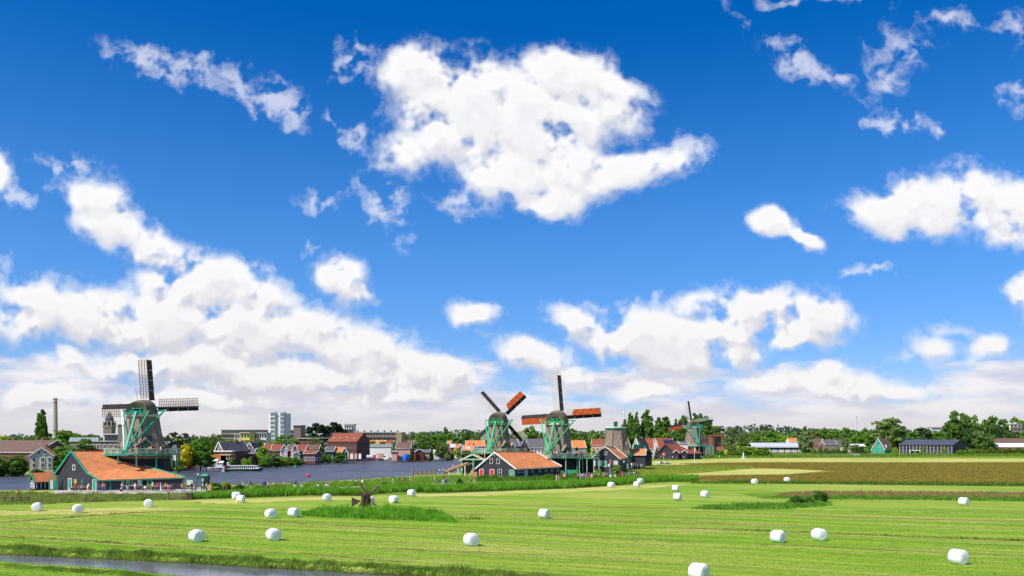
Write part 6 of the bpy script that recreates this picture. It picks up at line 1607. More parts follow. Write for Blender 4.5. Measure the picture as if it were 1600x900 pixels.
ORD = ['first', 'second', 'third', 'fourth', 'fifth', 'sixth', 'seventh', 'eighth', 'ninth', 'tenth', 'eleventh', 'twelfth']
def build_trees():
    T = tree
    T('poplar_tree', 'lone tall dark poplar left of the factory chimney', 'poplar', 66, 330, 638, 17, MID, cb=.02)
    rows = [
     ('round', 6, 300, 680, 22, LIME, 'small bright tree top above the brown roof at the left edge'), ('round', 24, 320, 681, 22, GREEN, 'round tree right of the tree top at the left edge'),
     ('loose', 48, 330, 680, 26, OLIVE, 'loose pale tree left of the poplar foot'), ('round', 104, 340, 671, 46, GREEN, 'large domed tree right of the factory chimney'),
     ('round', 92, 280, 686, 30, LIME, 'light green tree beside the dark house gable'), ('round', 133, 262, 684, 40, MID, 'dark round tree in front of the brick block'),
     ('round', 104, 250, 695, 44, GREEN, 'leafy tree behind the ridge of the big orange barn'), ('round', 90, 240, 708, 34, GREEN, 'low tree filling the gap between cream house and big barn'),
     ('round', 72, 300, 682, 24, OLIVE, 'small olive tree behind the brown roof'), ('loose', 148, 380, 676, 34, OLIVE, 'pale tree top above the glass terrace'),
     ('bush', 26, 226, 707, 50, MID, 'dark green garden tree in front of the cream house'), ('bush', 0, 224, 710, 44, MID, 'dark garden tree at the left frame edge by the river'), ('bush', 60, 226, 731, 26, DARK, 'dark bush at the water by the cream house'),
     ('loose', 280, 300, 671, 50, BLUE, 'blue green conifer like tree right of the left windmill'), ('round', 303, 330, 684, 26, DARK, 'dark tree joining the blue green one'),
     ('round', 313, 258, 682, 44, GREEN, 'big round green tree right of the yellow shrub'), ('round', 296, 255, 702, 34, MID, 'dark lower tree below the yellow shrub'), ('round', 322, 256, 700, 32, MID, 'shaded tree leaning over the landing stage'),
     ('loose', 337, 330, 676, 30, OLIVE, 'pale feathery tree behind the big round green tree'), ('round', 357, 320, 686, 22, LIME, 'bright lime tree behind the chalet house'), ('round', 368, 350, 685, 22, LIME, 'lime tree before the yellow building'),
     ('round', 270, 290, 702, 26, GREEN, 'small tree left of the yellow shrub'), ('bush', 266, 254, 709, 22, MID, 'green garden bush before the white pavilion'), ('bush', 279, 250, 712, 16, GREEN, 'small green bush at the foot of the yellow shrub'), ('bush', 357, 284, 705, 15, LIME, 'bright bush before the orange brick annex'), ('bush', 365, 281, 711, 16, MID, 'dark bush beside the garden shed'),
     ('round', 391, 360, 686, 26, LIME, 'lime tree below the white school'), ('round', 408, 370, 686, 26, OLIVE, 'olive tree left of the tower block foot'), ('round', 444, 400, 679, 34, GREEN, 'green tree in front of the tower block foot'), ('round', 459, 396, 685, 26, GREEN, 'green tree below the brown slab'), ('round', 428, 395, 688, 24, LIME, 'light green tree left of the tower block trees'),
     ('round', 409, 300, 698, 26, LIME, 'bright willow like tree by the moored boats'), ('loose', 427, 298, 703, 28, SILVER, 'silvery willow leaning over the far riverbank'), ('bush', 415, 290, 712, 24, GREEN, 'green bush under the silvery willow'), ('bush', 440, 300, 711, 22, LIME, 'yellowish bush right of the silvery willow'), ('bush', 398, 286, 707, 14, (.05, .04, .03), 'dark purple leaved bush by the grey roofed shed'),
     ('bush', 462, 304, 712, 22, GREEN, 'reedy green bush left of the white yachts'), ('loose', 490, 410, 684, 28, MID, 'green tree in front of the wide brown hall'), ('loose', 502, 400, 688, 18, GREEN, 'small tree left of the brick warehouse roof'), ('round', 500, 352, 701, 12, MID, 'dark tree between the yachts and the green houses'),
     ('round', 532, 342, 706, 18, MID, 'dark shrubby tree before the green timber house'),
     ('round', 583, 440, 688, 20, GREEN, 'small tree above the left part of the white hall'), ('round', 598, 450, 689, 22, GREEN, 'small tree above the middle of the white hall'), ('round', 616, 395, 690, 14, GREEN, 'narrow tree between white hall and salmon house'),
     ('loose', 645, 396, 690, 16, OLIVE, 'pale small tree right of the salmon house'), ('round', 662, 410, 674, 34, GREEN, 'tall bright green tree above the boathouse'), ('round', 655, 395, 690, 34, MID, 'dark tree directly behind the boathouse'), ('round', 674, 398, 688, 26, MID, 'dark spreading tree right of the boathouse'),
     ('round', 690, 390, 692, 24, OLIVE, 'olive round tree above the boat garages'), ('round', 682, 470, 678, 30, GREEN, 'green tree behind the hidden orange roof'), ('poplar', 696, 480, 666, 9, MID, 'slim dark poplar standing above the distant tree line'),
     ('round', 706, 470, 676, 32, GREEN, 'broad green tree below the slim dark poplar'), ('round', 722, 470, 675, 30, GREEN, 'broad green tree right of the slim poplar'), ('round', 731, 460, 679, 26, DARK, 'dark tree behind the wide orange roofed house'), ('round', 752, 480, 675, 22, GREEN, 'green tree left of the cross sailed mill body'),
     ('round', 715, 385, 699, 13, LIME, 'bright lime shrub on the far bank left of the sawmill'), ('bush', 727, 388, 703, 16, GREEN, 'green hedge bush right of the bright lime shrub'), ('bush', 706, 388, 704, 12, MID, 'small dark bush left of the bright lime shrub'),
     ('round', 829, 470, 665, 28, GREEN, 'rounded green tree between the two middle mills'), ('round', 815, 480, 675, 26, GREEN, 'lower tree left of the rounded tree between the mills'), ('round', 893, 470, 668, 22, GREEN, 'green tree right of the tallest mill body'), ('round', 848, 490, 676, 20, MID, 'tree just left of the tallest mill body'),
     ('round', 917, 430, 685, 14, MID, 'dark small tree between the orange and red roofs'), ('round', 930, 560, 672, 28, GREEN, 'green tree left of the capless mill'), ('round', 912, 560, 675, 24, OLIVE, 'olive tree above the orange roofed house'), ('bush', 901, 392, 696, 9, DARK, 'dark bush before the orange roofed house'),
     ('poplar', 976, 440, 654, 13, MID, 'shorter poplar at the left of the poplar group'), ('poplar', 985, 450, 643, 11, MID, 'second poplar of the group, slim and tall'), ('poplar', 994, 440, 642, 10, MID, 'third slim poplar of the group'), ('poplar', 1011, 445, 639, 20, MID, 'broadest and tallest poplar standing apart'),
     ('poplar', 1029, 440, 650, 14, MID, 'left half of the double poplar'), ('poplar', 1040, 440, 649, 18, MID, 'right half of the double poplar'), ('poplar', 1056, 455, 652, 6, MID, 'very thin poplar left of the farthest mill'), ('round', 1068, 450, 648, 24, MID, 'tall tree behind the left sail of the farthest mill'),
     ('round', 1058, 420, 672, 34, MID, 'dark tree mass left of the farthest mill body'), ('round', 1042, 430, 676, 26, GREEN, 'low green tree below the double poplar'), ('poplar', 1086, 455, 644, 14, MID, 'tree top just right of the upright farthest sail'), ('poplar', 1095, 450, 644, 14, MID, 'second tree top behind the farthest mill cap'), ('poplar', 1104, 448, 648, 18, MID, 'third tree top behind the right sail of the farthest mill'), ('round', 1098, 445, 668, 26, MID, 'dark lower tree behind the farthest mill body'),
     ('round', 1118, 470, 664, 26, OLIVE, 'rounded olive tree above the dark glass building'), ('loose', 1140, 440, 669, 24, OLIVE, 'greyish tree right of the dark glass building'), ('loose', 1137, 410, 683, 18, SILVER, 'silvery shrubby tree above the small kiosk'), ('loose', 1161, 440, 674, 26, OLIVE, 'grey green tree left of the long pale barn'), ('round', 1177, 520, 675, 20, GREEN, 'small green tree behind the left end of the long pale barn'),
     ('bush', 1145, 350, 693, 26, OLIVE, 'brownish willow bush right of the small kiosk'), ('bush', 1160, 345, 692, 30, GREEN, 'green willow bush, second in the willow clump'), ('bush', 1177, 345, 693, 30, LIME, 'light willow bush in the middle of the clump'), ('bush', 1195, 345, 697, 28, GREEN, 'low willow bush at the right end of the clump'), ('bush', 1126, 340, 702, 14, GREEN, 'green bush before the small red roofed kiosk'),
     ('round', 1200, 540, 673, 34, GREEN, 'broad green tree above the middle of the long pale barn'), ('round', 1222, 540, 678, 26, LIME, 'light green tree above the long pale barn'), ('round', 1186, 560, 672, 26, OLIVE, 'olive tree in the row above the long pale barn'), ('round', 1238, 560, 675, 24, GREEN, 'green tree left of the slender conifer'), ('poplar', 1248, 560, 668, 4, DARK, 'slender dark conifer left of the grey green poplar'),
     ('poplar', 1258, 400, 665, 15, SILVER, 'tall grey green poplar before the right end of the pale barn'), ('round', 1275, 500, 670, 26, OLIVE, 'olive tree right of the grey green poplar'), ('round', 1290, 510, 668, 26, GREEN, 'green tree above the brick house with orange chimney'), ('round', 1305, 520, 671, 24, GREEN, 'green tree above the wide farmhouse'), ('bush', 1305, 480, 679, 16, DARK, 'dark copper tree over the wide farmhouse'),
     ('loose', 1322, 400, 674, 20, SILVER, 'grey willow tree left of the garden gate'), ('round', 1321, 480, 667, 22, GREEN, 'dark green tree behind the grey willow'), ('round', 1340, 440, 672, 30, GREEN, 'broad green tree below the thin mast'), ('round', 1355, 450, 668, 24, GREEN, 'green tree left of the big spreading tree'), ('round', 1337, 390, 694, 18, MID, 'dark low bush tree by the garden gate'), ('bush', 1356, 385, 695, 14, GREEN, 'green bush left of the teal house'), ('bush', 1346, 385, 696, 14, DARK, 'dark bush left of the teal house bush'),
     ('round', 1388, 440, 652, 58, (.19, .26, .075), 'big spreading pale green tree above the teal house'), ('round', 1372, 445, 668, 30, MID, 'dark tree below the left of the spreading tree'), ('round', 1404, 440, 672, 30, MID, 'dark tree below the right of the spreading tree'), ('bush', 1398, 385, 697, 12, LIME, 'bright bush right of the teal house'),
     ('round', 1443, 430, 667, 36, DARK, 'dark tree behind the middle of the long hall'), ('round', 1427, 450, 673, 24, GREEN, 'green tree left behind the long hall roof'), ('round', 1466, 440, 673, 24, GREEN, 'green tree behind the right part of the long hall roof'),
     ('round', 1496, 420, 641, 40, MID, 'tallest dark tree behind the right gable of the long hall'), ('round', 1482, 415, 659, 30, MID, 'dark tree left of the tallest dark tree'), ('round', 1534, 400, 660, 32, (.15, .22, .06), 'pale rounded willow right of the tallest dark tree'), ('round', 1517, 405, 668, 30, DARK, 'very dark tree between the tallest and the pale willow'), ('round', 1540, 395, 680, 34, MID, 'dark tree under the pale rounded willow'),
     ('round', 1520, 470, 648, 24, GREEN, 'green tree top right of the tallest tree'), ('round', 1548, 480, 649, 30, MID, 'wide dark tree top in the right hand row'), ('round', 1567, 470, 653, 26, MID, 'tree top left of the white villa'), ('round', 1590, 545, 651, 30, GREEN, 'tree behind the white villa'), ('round', 1612, 470, 652, 34, MID, 'tree at the right frame edge'), ('loose', 1562, 440, 664, 26, BLUE, 'bluish tree before the white villa'), ('round', 1585, 430, 675, 34, DARK, 'dark tree below the white villa'), ('round', 1606, 425, 672, 30, GREEN, 'lower tree at the right frame edge'), ('bush', 1575, 400, 693, 14, DARK, 'dark bush before the white roofed shed'),
     ('bush', 1499, 362, 700, 16, GREEN, 'light green bush before the gable of the long hall'), ('bush', 1515, 360, 698, 18, GREEN, 'green bush at the start of the right hedge'), ('loose', 1441, 362, 696, 10, LIME, 'young slim tree before the middle of the long hall'), ('loose', 1475, 360, 696, 9, LIME, 'young slim tree before the right part of the long hall'),
     ('bush', 1283, 129, 762, 30, (.06, .13, .02), 'dark rounded shrub in the weeds of the right meadow'), ('bush', 1246, 126, 774, 34, (.06, .14, .03), 'low feathery shrub in the weeds of the right meadow'), ('bush', 1264, 127, 776, 22, (.10, .19, .03), 'small shrub left of the dark rounded one'),
    ]
    for kind, px, Y, top, w, col, lb in rows:
        bush = kind == 'bush'
        if px > 1112 and 330 < Y < 600: Y = Y * 1.3 if Y < 480 else Y * 1.22
        elif px > 1020 and 400 < Y < 500: Y *= 1.12
        T({'round': 'broadleaf_tree', 'loose': 'willow_tree', 'poplar': 'poplar_tree', 'bush': 'bush'}[kind], lb, kind, px, Y, top, w * (1.08 if not bush else 1.1), col, cb=0.02 if bush else {'round': .07, 'loose': .10, 'poplar': .05}[kind], cat='bush' if bush else 'tree')
    T('yellow_bush', 'large bright yellow flowering shrub on the far bank right of the left windmill', 'bush', 291, 252, 691, 32, YELLOW, cb=.25, cat='bush')
    T('umbrella_pine', 'dark umbrella pine spreading over the brown hall, left crown', 'pine', 496, 445, 657, 40, (.02, .045, .018), cb=.05)
    T('umbrella_pine', 'dark umbrella pine, flatter right crown beside the mast', 'pine', 523, 460, 655.5, 38, (.022, .05, .02), cb=.05)
    # hedge bushes by the middle barn and the crowd
    hb = [(755, 204, 742, 24, MID), (772, 203, 743, 24, GREEN), (792, 202, 744, 26, OLIVE), (815, 203, 745, 26, MID), (838, 204, 743, 26, MID), (858, 206, 741.5, 24, GREEN), (880, 208, 740, 24, MID), (900, 209, 740, 22, GREEN)]
    places = ['under the red doors', 'under the middle of the barn gable', 'under the right corner of the gable', 'below the small door', 'below the eave windows', 'below the right end of the eave', 'right of the barn end', 'before the green fence']
    for (px, Y, top, w, col), pl in zip(hb, places):
        T('hedge_bush', 'low dark hedge bush ' + pl + ' of the middle barn' if 'barn' not in pl else 'low dark hedge bush ' + pl, 'bush', px, Y, top - 2, w * 1.25, col, cb=.0, cat='bush', group='hedge bushes before the middle barn')
    T('bush', 'big round light green bush behind the crowd on the path', 'bush', 964, 212, 723, 26, (.15, .22, .03), cb=.0, cat='bush')
    T('bush', 'yellow green bush left of the big round bush by the crowd', 'bush', 935, 214, 732, 22, LIME, cb=.0, cat='bush')
    for k, (px, top, w, c, lb) in enumerate(((334, 752, 34, GREEN, 'dark green riverside bush right of the ticket hut'), (353, 751, 24, LIME, 'bright riverside bush below the flagpole'), (374, 755, 20, MID, 'low dark bush behind the walker in white'), (600, 753, 12, DARK, 'dark round bush by the river behind the walkers'), (518, 757, 14, GREEN, 'small bush on the river verge right of the red buoy'), (718, 746, 14, DARK, 'dark bush on the verge before the log ramp'))):
        T('bush', lb, 'bush', px, Yg(767 - k * .5 if k < 3 else 758), top, w * 1.1, c, cb=0, cat='bush')
    for k in range(12):
        px = 1512 + k * 13; Yh = 492 + (k % 3) * 4
        T('hedge_bush', 'hedge bush, %s from the left in the long green hedge at the right edge' % ORD[k], 'bush', px, Yh, 697 + (k % 2), 20, (.10 + .02 * (k % 3), .19, .025), cb=0, cat='bush', group='hedge at the right')
    for k in range(6):
        T('hedge_bush', 'clipped hedge bush, %s from the left before the brick farmhouses' % ORD[k], 'bush', 1272 + k * 9.5, 500, 698.5, 14, MID, cb=0, cat='bush', group='hedge before the farmhouses')
    for k in range(5):
        T('bush', 'far bank bush behind the mill platform crowd, %s from the left' % ORD[k], 'bush', 884 + k * 11, 395, 702, 12, GREEN, cb=0, cat='bush', group='bushes on the far bank behind the mills')
    bk = [(318, 285, 713, 20, MID), (344, 283, 716, 16, GREEN), (352, 283, 715, 14, MID), (383, 293, 714, 18, LIME), (392, 294, 712, 18, GREEN), (404, 296, 709, 24, GREEN), (421, 299, 711, 22, SILVER), (433, 300, 709, 24, GREEN), (447, 303, 713, 20, LIME), (455, 304, 713, 20, GREEN), (468, 308, 714, 16, GREEN), (503, 345, 707, 16, MID), (513, 347, 709, 14, GREEN), (527, 348, 708, 16, MID), (641, 370, 706, 14, MID), (672, 378, 704, 18, GREEN), (700, 386, 704, 18, OLIVE), (735, 388, 704, 20, GREEN)]
    for k, (px, Y, top, w, c) in enumerate(bk): T('bank_bush', 'green bush at the far water edge, number %s counted along the bank from the left' % (ORD + ['thirteenth', 'fourteenth', 'fifteenth', 'sixteenth', 'seventeenth', 'eighteenth'])[k], 'bush', px, Y, top, w, c, cb=0, cat='bush', group='bushes along the far water edge')
    # flower garden on the far bank
    fl = [(283, (.55, .18, .28), 'pink flowering shrub at the far bank garden edge'), (291, (.75, .62, .05), 'yellow flowering shrub in the far bank garden'), (298, (.62, .06, .06), 'red flowering shrub in the far bank garden'), (287, (.4, .25, .2), 'dull pink shrub between pink and yellow ones'), (305, (.2, .24, .15), 'grey green shrub right of the red flowers'), (310, (.5, .3, .25), 'pinkish shrub by the landing stage')]
    for px, c, lb in fl: T('flower_bush', lb, 'bush', px, Yg(732) - 1, 718, 12, c, cb=0, cat='bush')
    # distant wood along the horizon: one mass, haze painted as the far belt's bluish colour
    rng = np.random.default_rng(5)
    for nm, lb, Y0, Y1, col, n, tops in (('distant_wood', 'far line of woods tinted bluish as haze along the whole horizon', 900, 1150, (.060, .105, .062), 420, [(-400, 676), (0, 680), (330, 681), (560, 678), (640, 675), (760, 672), (860, 676), (1100, 670), (1180, 664), (1240, 668), (1350, 674), (1480, 668), (1600, 662), (2100, 664)]),
                                          ('middle_wood', 'nearer line of mixed green trees closing the fields', 700, 820, (.10, .175, .045), 330, [(-400, 682), (0, 683), (330, 684), (560, 684), (620, 681), (700, 678), (860, 680), (1000, 680), (1150, 676), (1300, 672), (1450, 676), (1600, 664), (2100, 666)])):
        C = []; N = []
        for k in range(n):
            px = rng.uniform(-380, 2050); Y = rng.uniform(Y0, Y1); top = np.interp(px, [a for a, _ in tops], [b for _, b in tops]) + rng.normal(0, 1.3)
            H = Z(top, Y); r = rng.uniform(4.2, 7.5); m = 75
            d = rng.normal(0, 1, (m, 3)); d /= np.linalg.norm(d, axis=1)[:, None]
            hh = np.where(rng.random(m) < .5, H - r, rng.uniform(1, H - r, m))
            C.append(np.stack([X(px, Y) + d[:, 0] * r * 1.4, Y + d[:, 1] * r, hh + d[:, 2] * r], 1)); N.append(d)
        C = np.concatenate(C); N = np.concatenate(N)
        V, Fq = leaf_quads(C, N, 1.7, rng)
        o = link(nm, np_mesh(nm, V, Fq, foliage_mat('foliage'))); o.color = (*col, 1); tag(o, lb, 'wood', kind='stuff')

# ---------------------------------------------------------------- people
SKEL = {   # joints (x right, y back, z up), figure faces -y
 'stand': dict(pel=(0, 0, .93), ch=(0, .01, 1.28), nk=(0, 0, 1.47), hd=(0, -.02, 1.60), tp=(0, -.01, 1.71), sl=(-.17, 0, 1.40), sr=(.17, 0, 1.40), el=(-.22, .03, 1.13), er=(.22, .02, 1.13), wl=(-.20, -.05, .90), wr=(.21, -.06, .90), fl=(-.19, -.09, .80), fr=(.20, -.10, .80),
   hl=(-.10, 0, .90), hr=(.10, 0, .90), kl=(-.11, -.02, .49), kr=(.12, -.01, .49), al=(-.12, .02, .09), ar=(.13, .03, .09), tl=(-.13, -.13, .04), tr=(.15, -.12, .04)),
 'walk': dict(pel=(0, 0, .91), ch=(0, -.02, 1.27), nk=(0, -.03, 1.45), hd=(0, -.06, 1.59), tp=(0, -.05, 1.70), sl=(-.17, .02, 1.39), sr=(.17, -.05, 1.39), el=(-.21, .14, 1.14), er=(.21, -.12, 1.14), wl=(-.20, .08, .92), wr=(.20, -.27, 1.0), fl=(-.19, .04, .83), fr=(.19, -.34, .96),
   hl=(-.10, 0, .89), hr=(.10, 0, .89), kl=(-.10, -.22, .52), kr=(.11, .08, .49), al=(-.10, -.30, .10), ar=(.11, .36, .18), tl=(-.10, -.45, .06), tr=(.12, .26, .05)),
 'sit': dict(pel=(0, .05, .50), ch=(0, .02, .84), nk=(0, -.02, 1.02), hd=(0, -.06, 1.15), tp=(0, -.05, 1.26), sl=(-.17, 0, .95), sr=(.17, 0, .95), el=(-.22, -.08, .70), er=(.22, -.06, .70), wl=(-.15, -.28, .62), wr=(.14, -.28, .60), fl=(-.11, -.36, .60), fr=(.10, -.36, .58),
   hl=(-.10, .02, .48), hr=(.10, .02, .48), kl=(-.13, -.40, .50), kr=(.13, -.40, .50), al=(-.13, -.40, .10), ar=(.14, -.36, .10), tl=(-.14, -.55, .05), tr=(.15, -.51, .05)),
 'lean': dict(pel=(0, .04, .92), ch=(0, -.10, 1.24), nk=(0, -.18, 1.40), hd=(0, -.25, 1.52), tp=(0, -.27, 1.62), sl=(-.17, -.12, 1.33), sr=(.17, -.12, 1.33), el=(-.23, -.26, 1.12), er=(.23, -.26, 1.12), wl=(-.12, -.42, 1.04), wr=(.12, -.42, 1.04), fl=(-.06, -.49, 1.03), fr=(.06, -.49, 1.03),
   hl=(-.10, .04, .89), hr=(.10, .04, .89), kl=(-.11, -.01, .48), kr=(.14, .0, .48), al=(-.12, .05, .09), ar=(.17, .04, .09), tl=(-.13, -.10, .04), tr=(.20, -.11, .04)),
}
BONES = [('pel', 'ch', 1), ('ch', 'nk', 1), ('nk', 'hd', 0), ('hd', 'tp', 0), ('ch', 'sl', 1), ('ch', 'sr', 1), ('sl', 'el', 1), ('sr', 'er', 1), ('el', 'wl', 0), ('er', 'wr', 0), ('wl', 'fl', 0), ('wr', 'fr', 0),
         ('pel', 'hl', 2), ('pel', 'hr', 2), ('hl', 'kl', 2), ('hr', 'kr', 2), ('kl', 'al', 2), ('kr', 'ar', 2), ('al', 'tl', 3), ('ar', 'tr', 3)]
RAD = dict(pel=.15, ch=.155, nk=.06, hd=.105, tp=.07, sl=.075, sr=.075, el=.05, er=.05, wl=.036, wr=.036, fl=.034, fr=.034, hl=.10, hr=.10, kl=.068, kr=.068, al=.045, ar=.045, tl=.04, tr=.04)

def skin_body(joints, bones, rad, root, slots, name, sub=1):
    names = list(joints); ix = {n: i for i, n in enumerate(names)}
    me = bpy.data.meshes.new(name + '_skeleton'); me.from_pydata([joints[n] for n in names], [(ix[a], ix[b]) for a, b, _ in bones], [])
    o = bpy.data.objects.new(name + '_skeleton', me); COL.objects.link(o)
    md = o.modifiers.new('skin', 'SKIN'); md.use_smooth_shade = True
    for i, n in enumerate(names):
        sv = me.skin_vertices[0].data[i]; r = rad[n]; sv.radius = (r, r * .8) if n in ('ch', 'pel') else (r, r); sv.use_root = (n == root)
    s = o.modifiers.new('sub', 'SUBSURF'); s.levels = sub; s.render_levels = sub
    dg = bpy.context.evaluated_depsgraph_get(); dg.update()
    out = bpy.data.meshes.new_from_object(o.evaluated_get(dg)); out.name = name
    bpy.data.objects.remove(o); bpy.data.meshes.remove(me)
    seg = [(Vector(joints[a]), Vector(joints[b]), s_) for a, b, s_ in bones]
    for m in slots: out.materials.append(m)
    for p in out.polygons:
        c = p.center; best = 9; bs = 0
        for a, b, s_ in seg:
            ab = b - a; t = max(0, min(1, (c - a).dot(ab) / ab.length_squared)); d = (a + ab * t - c).length
            if d < best: best, bs = d, s_
        p.material_index = bs; p.use_smooth = True
    return out

CLOTH = {'white': (.78, .78, .76), 'black': (.02, .02, .022), 'red': (.60, .04, .05), 'blue': (.04, .16, .50), 'light blue': (.30, .52, .75), 'yellow': (.80, .62, .06), 'pink': (.75, .25, .35), 'orange': (.85, .33, .03), 'grey': (.30, .30, .31), 'navy': (.025, .04, .12),
         'green': (.06, .28, .10), 'teal': (.04, .42, .38), 'beige': (.55, .45, .32), 'brown': (.16, .08, .045), 'purple': (.22, .12, .38), 'denim': (.08, .13, .26), 'magenta': (.62, .05, .25)}
def cloth(c): return mat('cloth_' + c.replace(' ', '_'), CLOTH[c], rough=.9, var=.12, scale=6)
_P = {}
def person(px, Y, z, top, legs, pose='stand', face=0.0, label='', hair='brown', group=None, h=1.0):
    sk = mat('skin', (.55, .33, .24), rough=.6, var=.05); sh = mat('shoe', (.05, .045, .045))
    if pose not in _P: _P[pose] = skin_body(SKEL[pose], BONES, RAD, 'pel', [sk, sk, sk, sh], 'person_body')
    t = thing('person', label, 'person', (X(px, Y), Y, z), face, group)
    t.scale = (h, h, h)
    b = link('body', _P[pose], t)
    for i, m in ((1, cloth(top)), (2, sk if legs == 'bare' else cloth(legs))):
        b.material_slots[i].link = 'OBJECT'; b.material_slots[i].material = m
    hm = {'brown': (.07, .04, .02), 'black': (.015, .012, .01), 'blond': (.50, .36, .15), 'grey': (.40, .38, .36), 'red cap': (.6, .04, .04), 'white hat': (.8, .8, .75)}[hair]
    key = ('hair', pose)
    if key not in _P:
        m = MB(); c = Vector(SKEL[pose]['hd']) + Vector((0, .025, .035)); prof = [(-.09, .09), (-.03, .118), (.03, .12), (.08, .095), (.115, .03)]
        m.lathe([(c.z + a, r) for a, r in prof], 10, c=(c.x, c.y)); _P[key] = m.mesh('hair', mat('hair_base', (.07, .04, .02)), True)
    ho = link('hair', _P[key], t); ho.material_slots[0].link = 'OBJECT'; ho.material_slots[0].material = mat('hair_' + hair.replace(' ', '_'), hm, rough=.7)
    return t

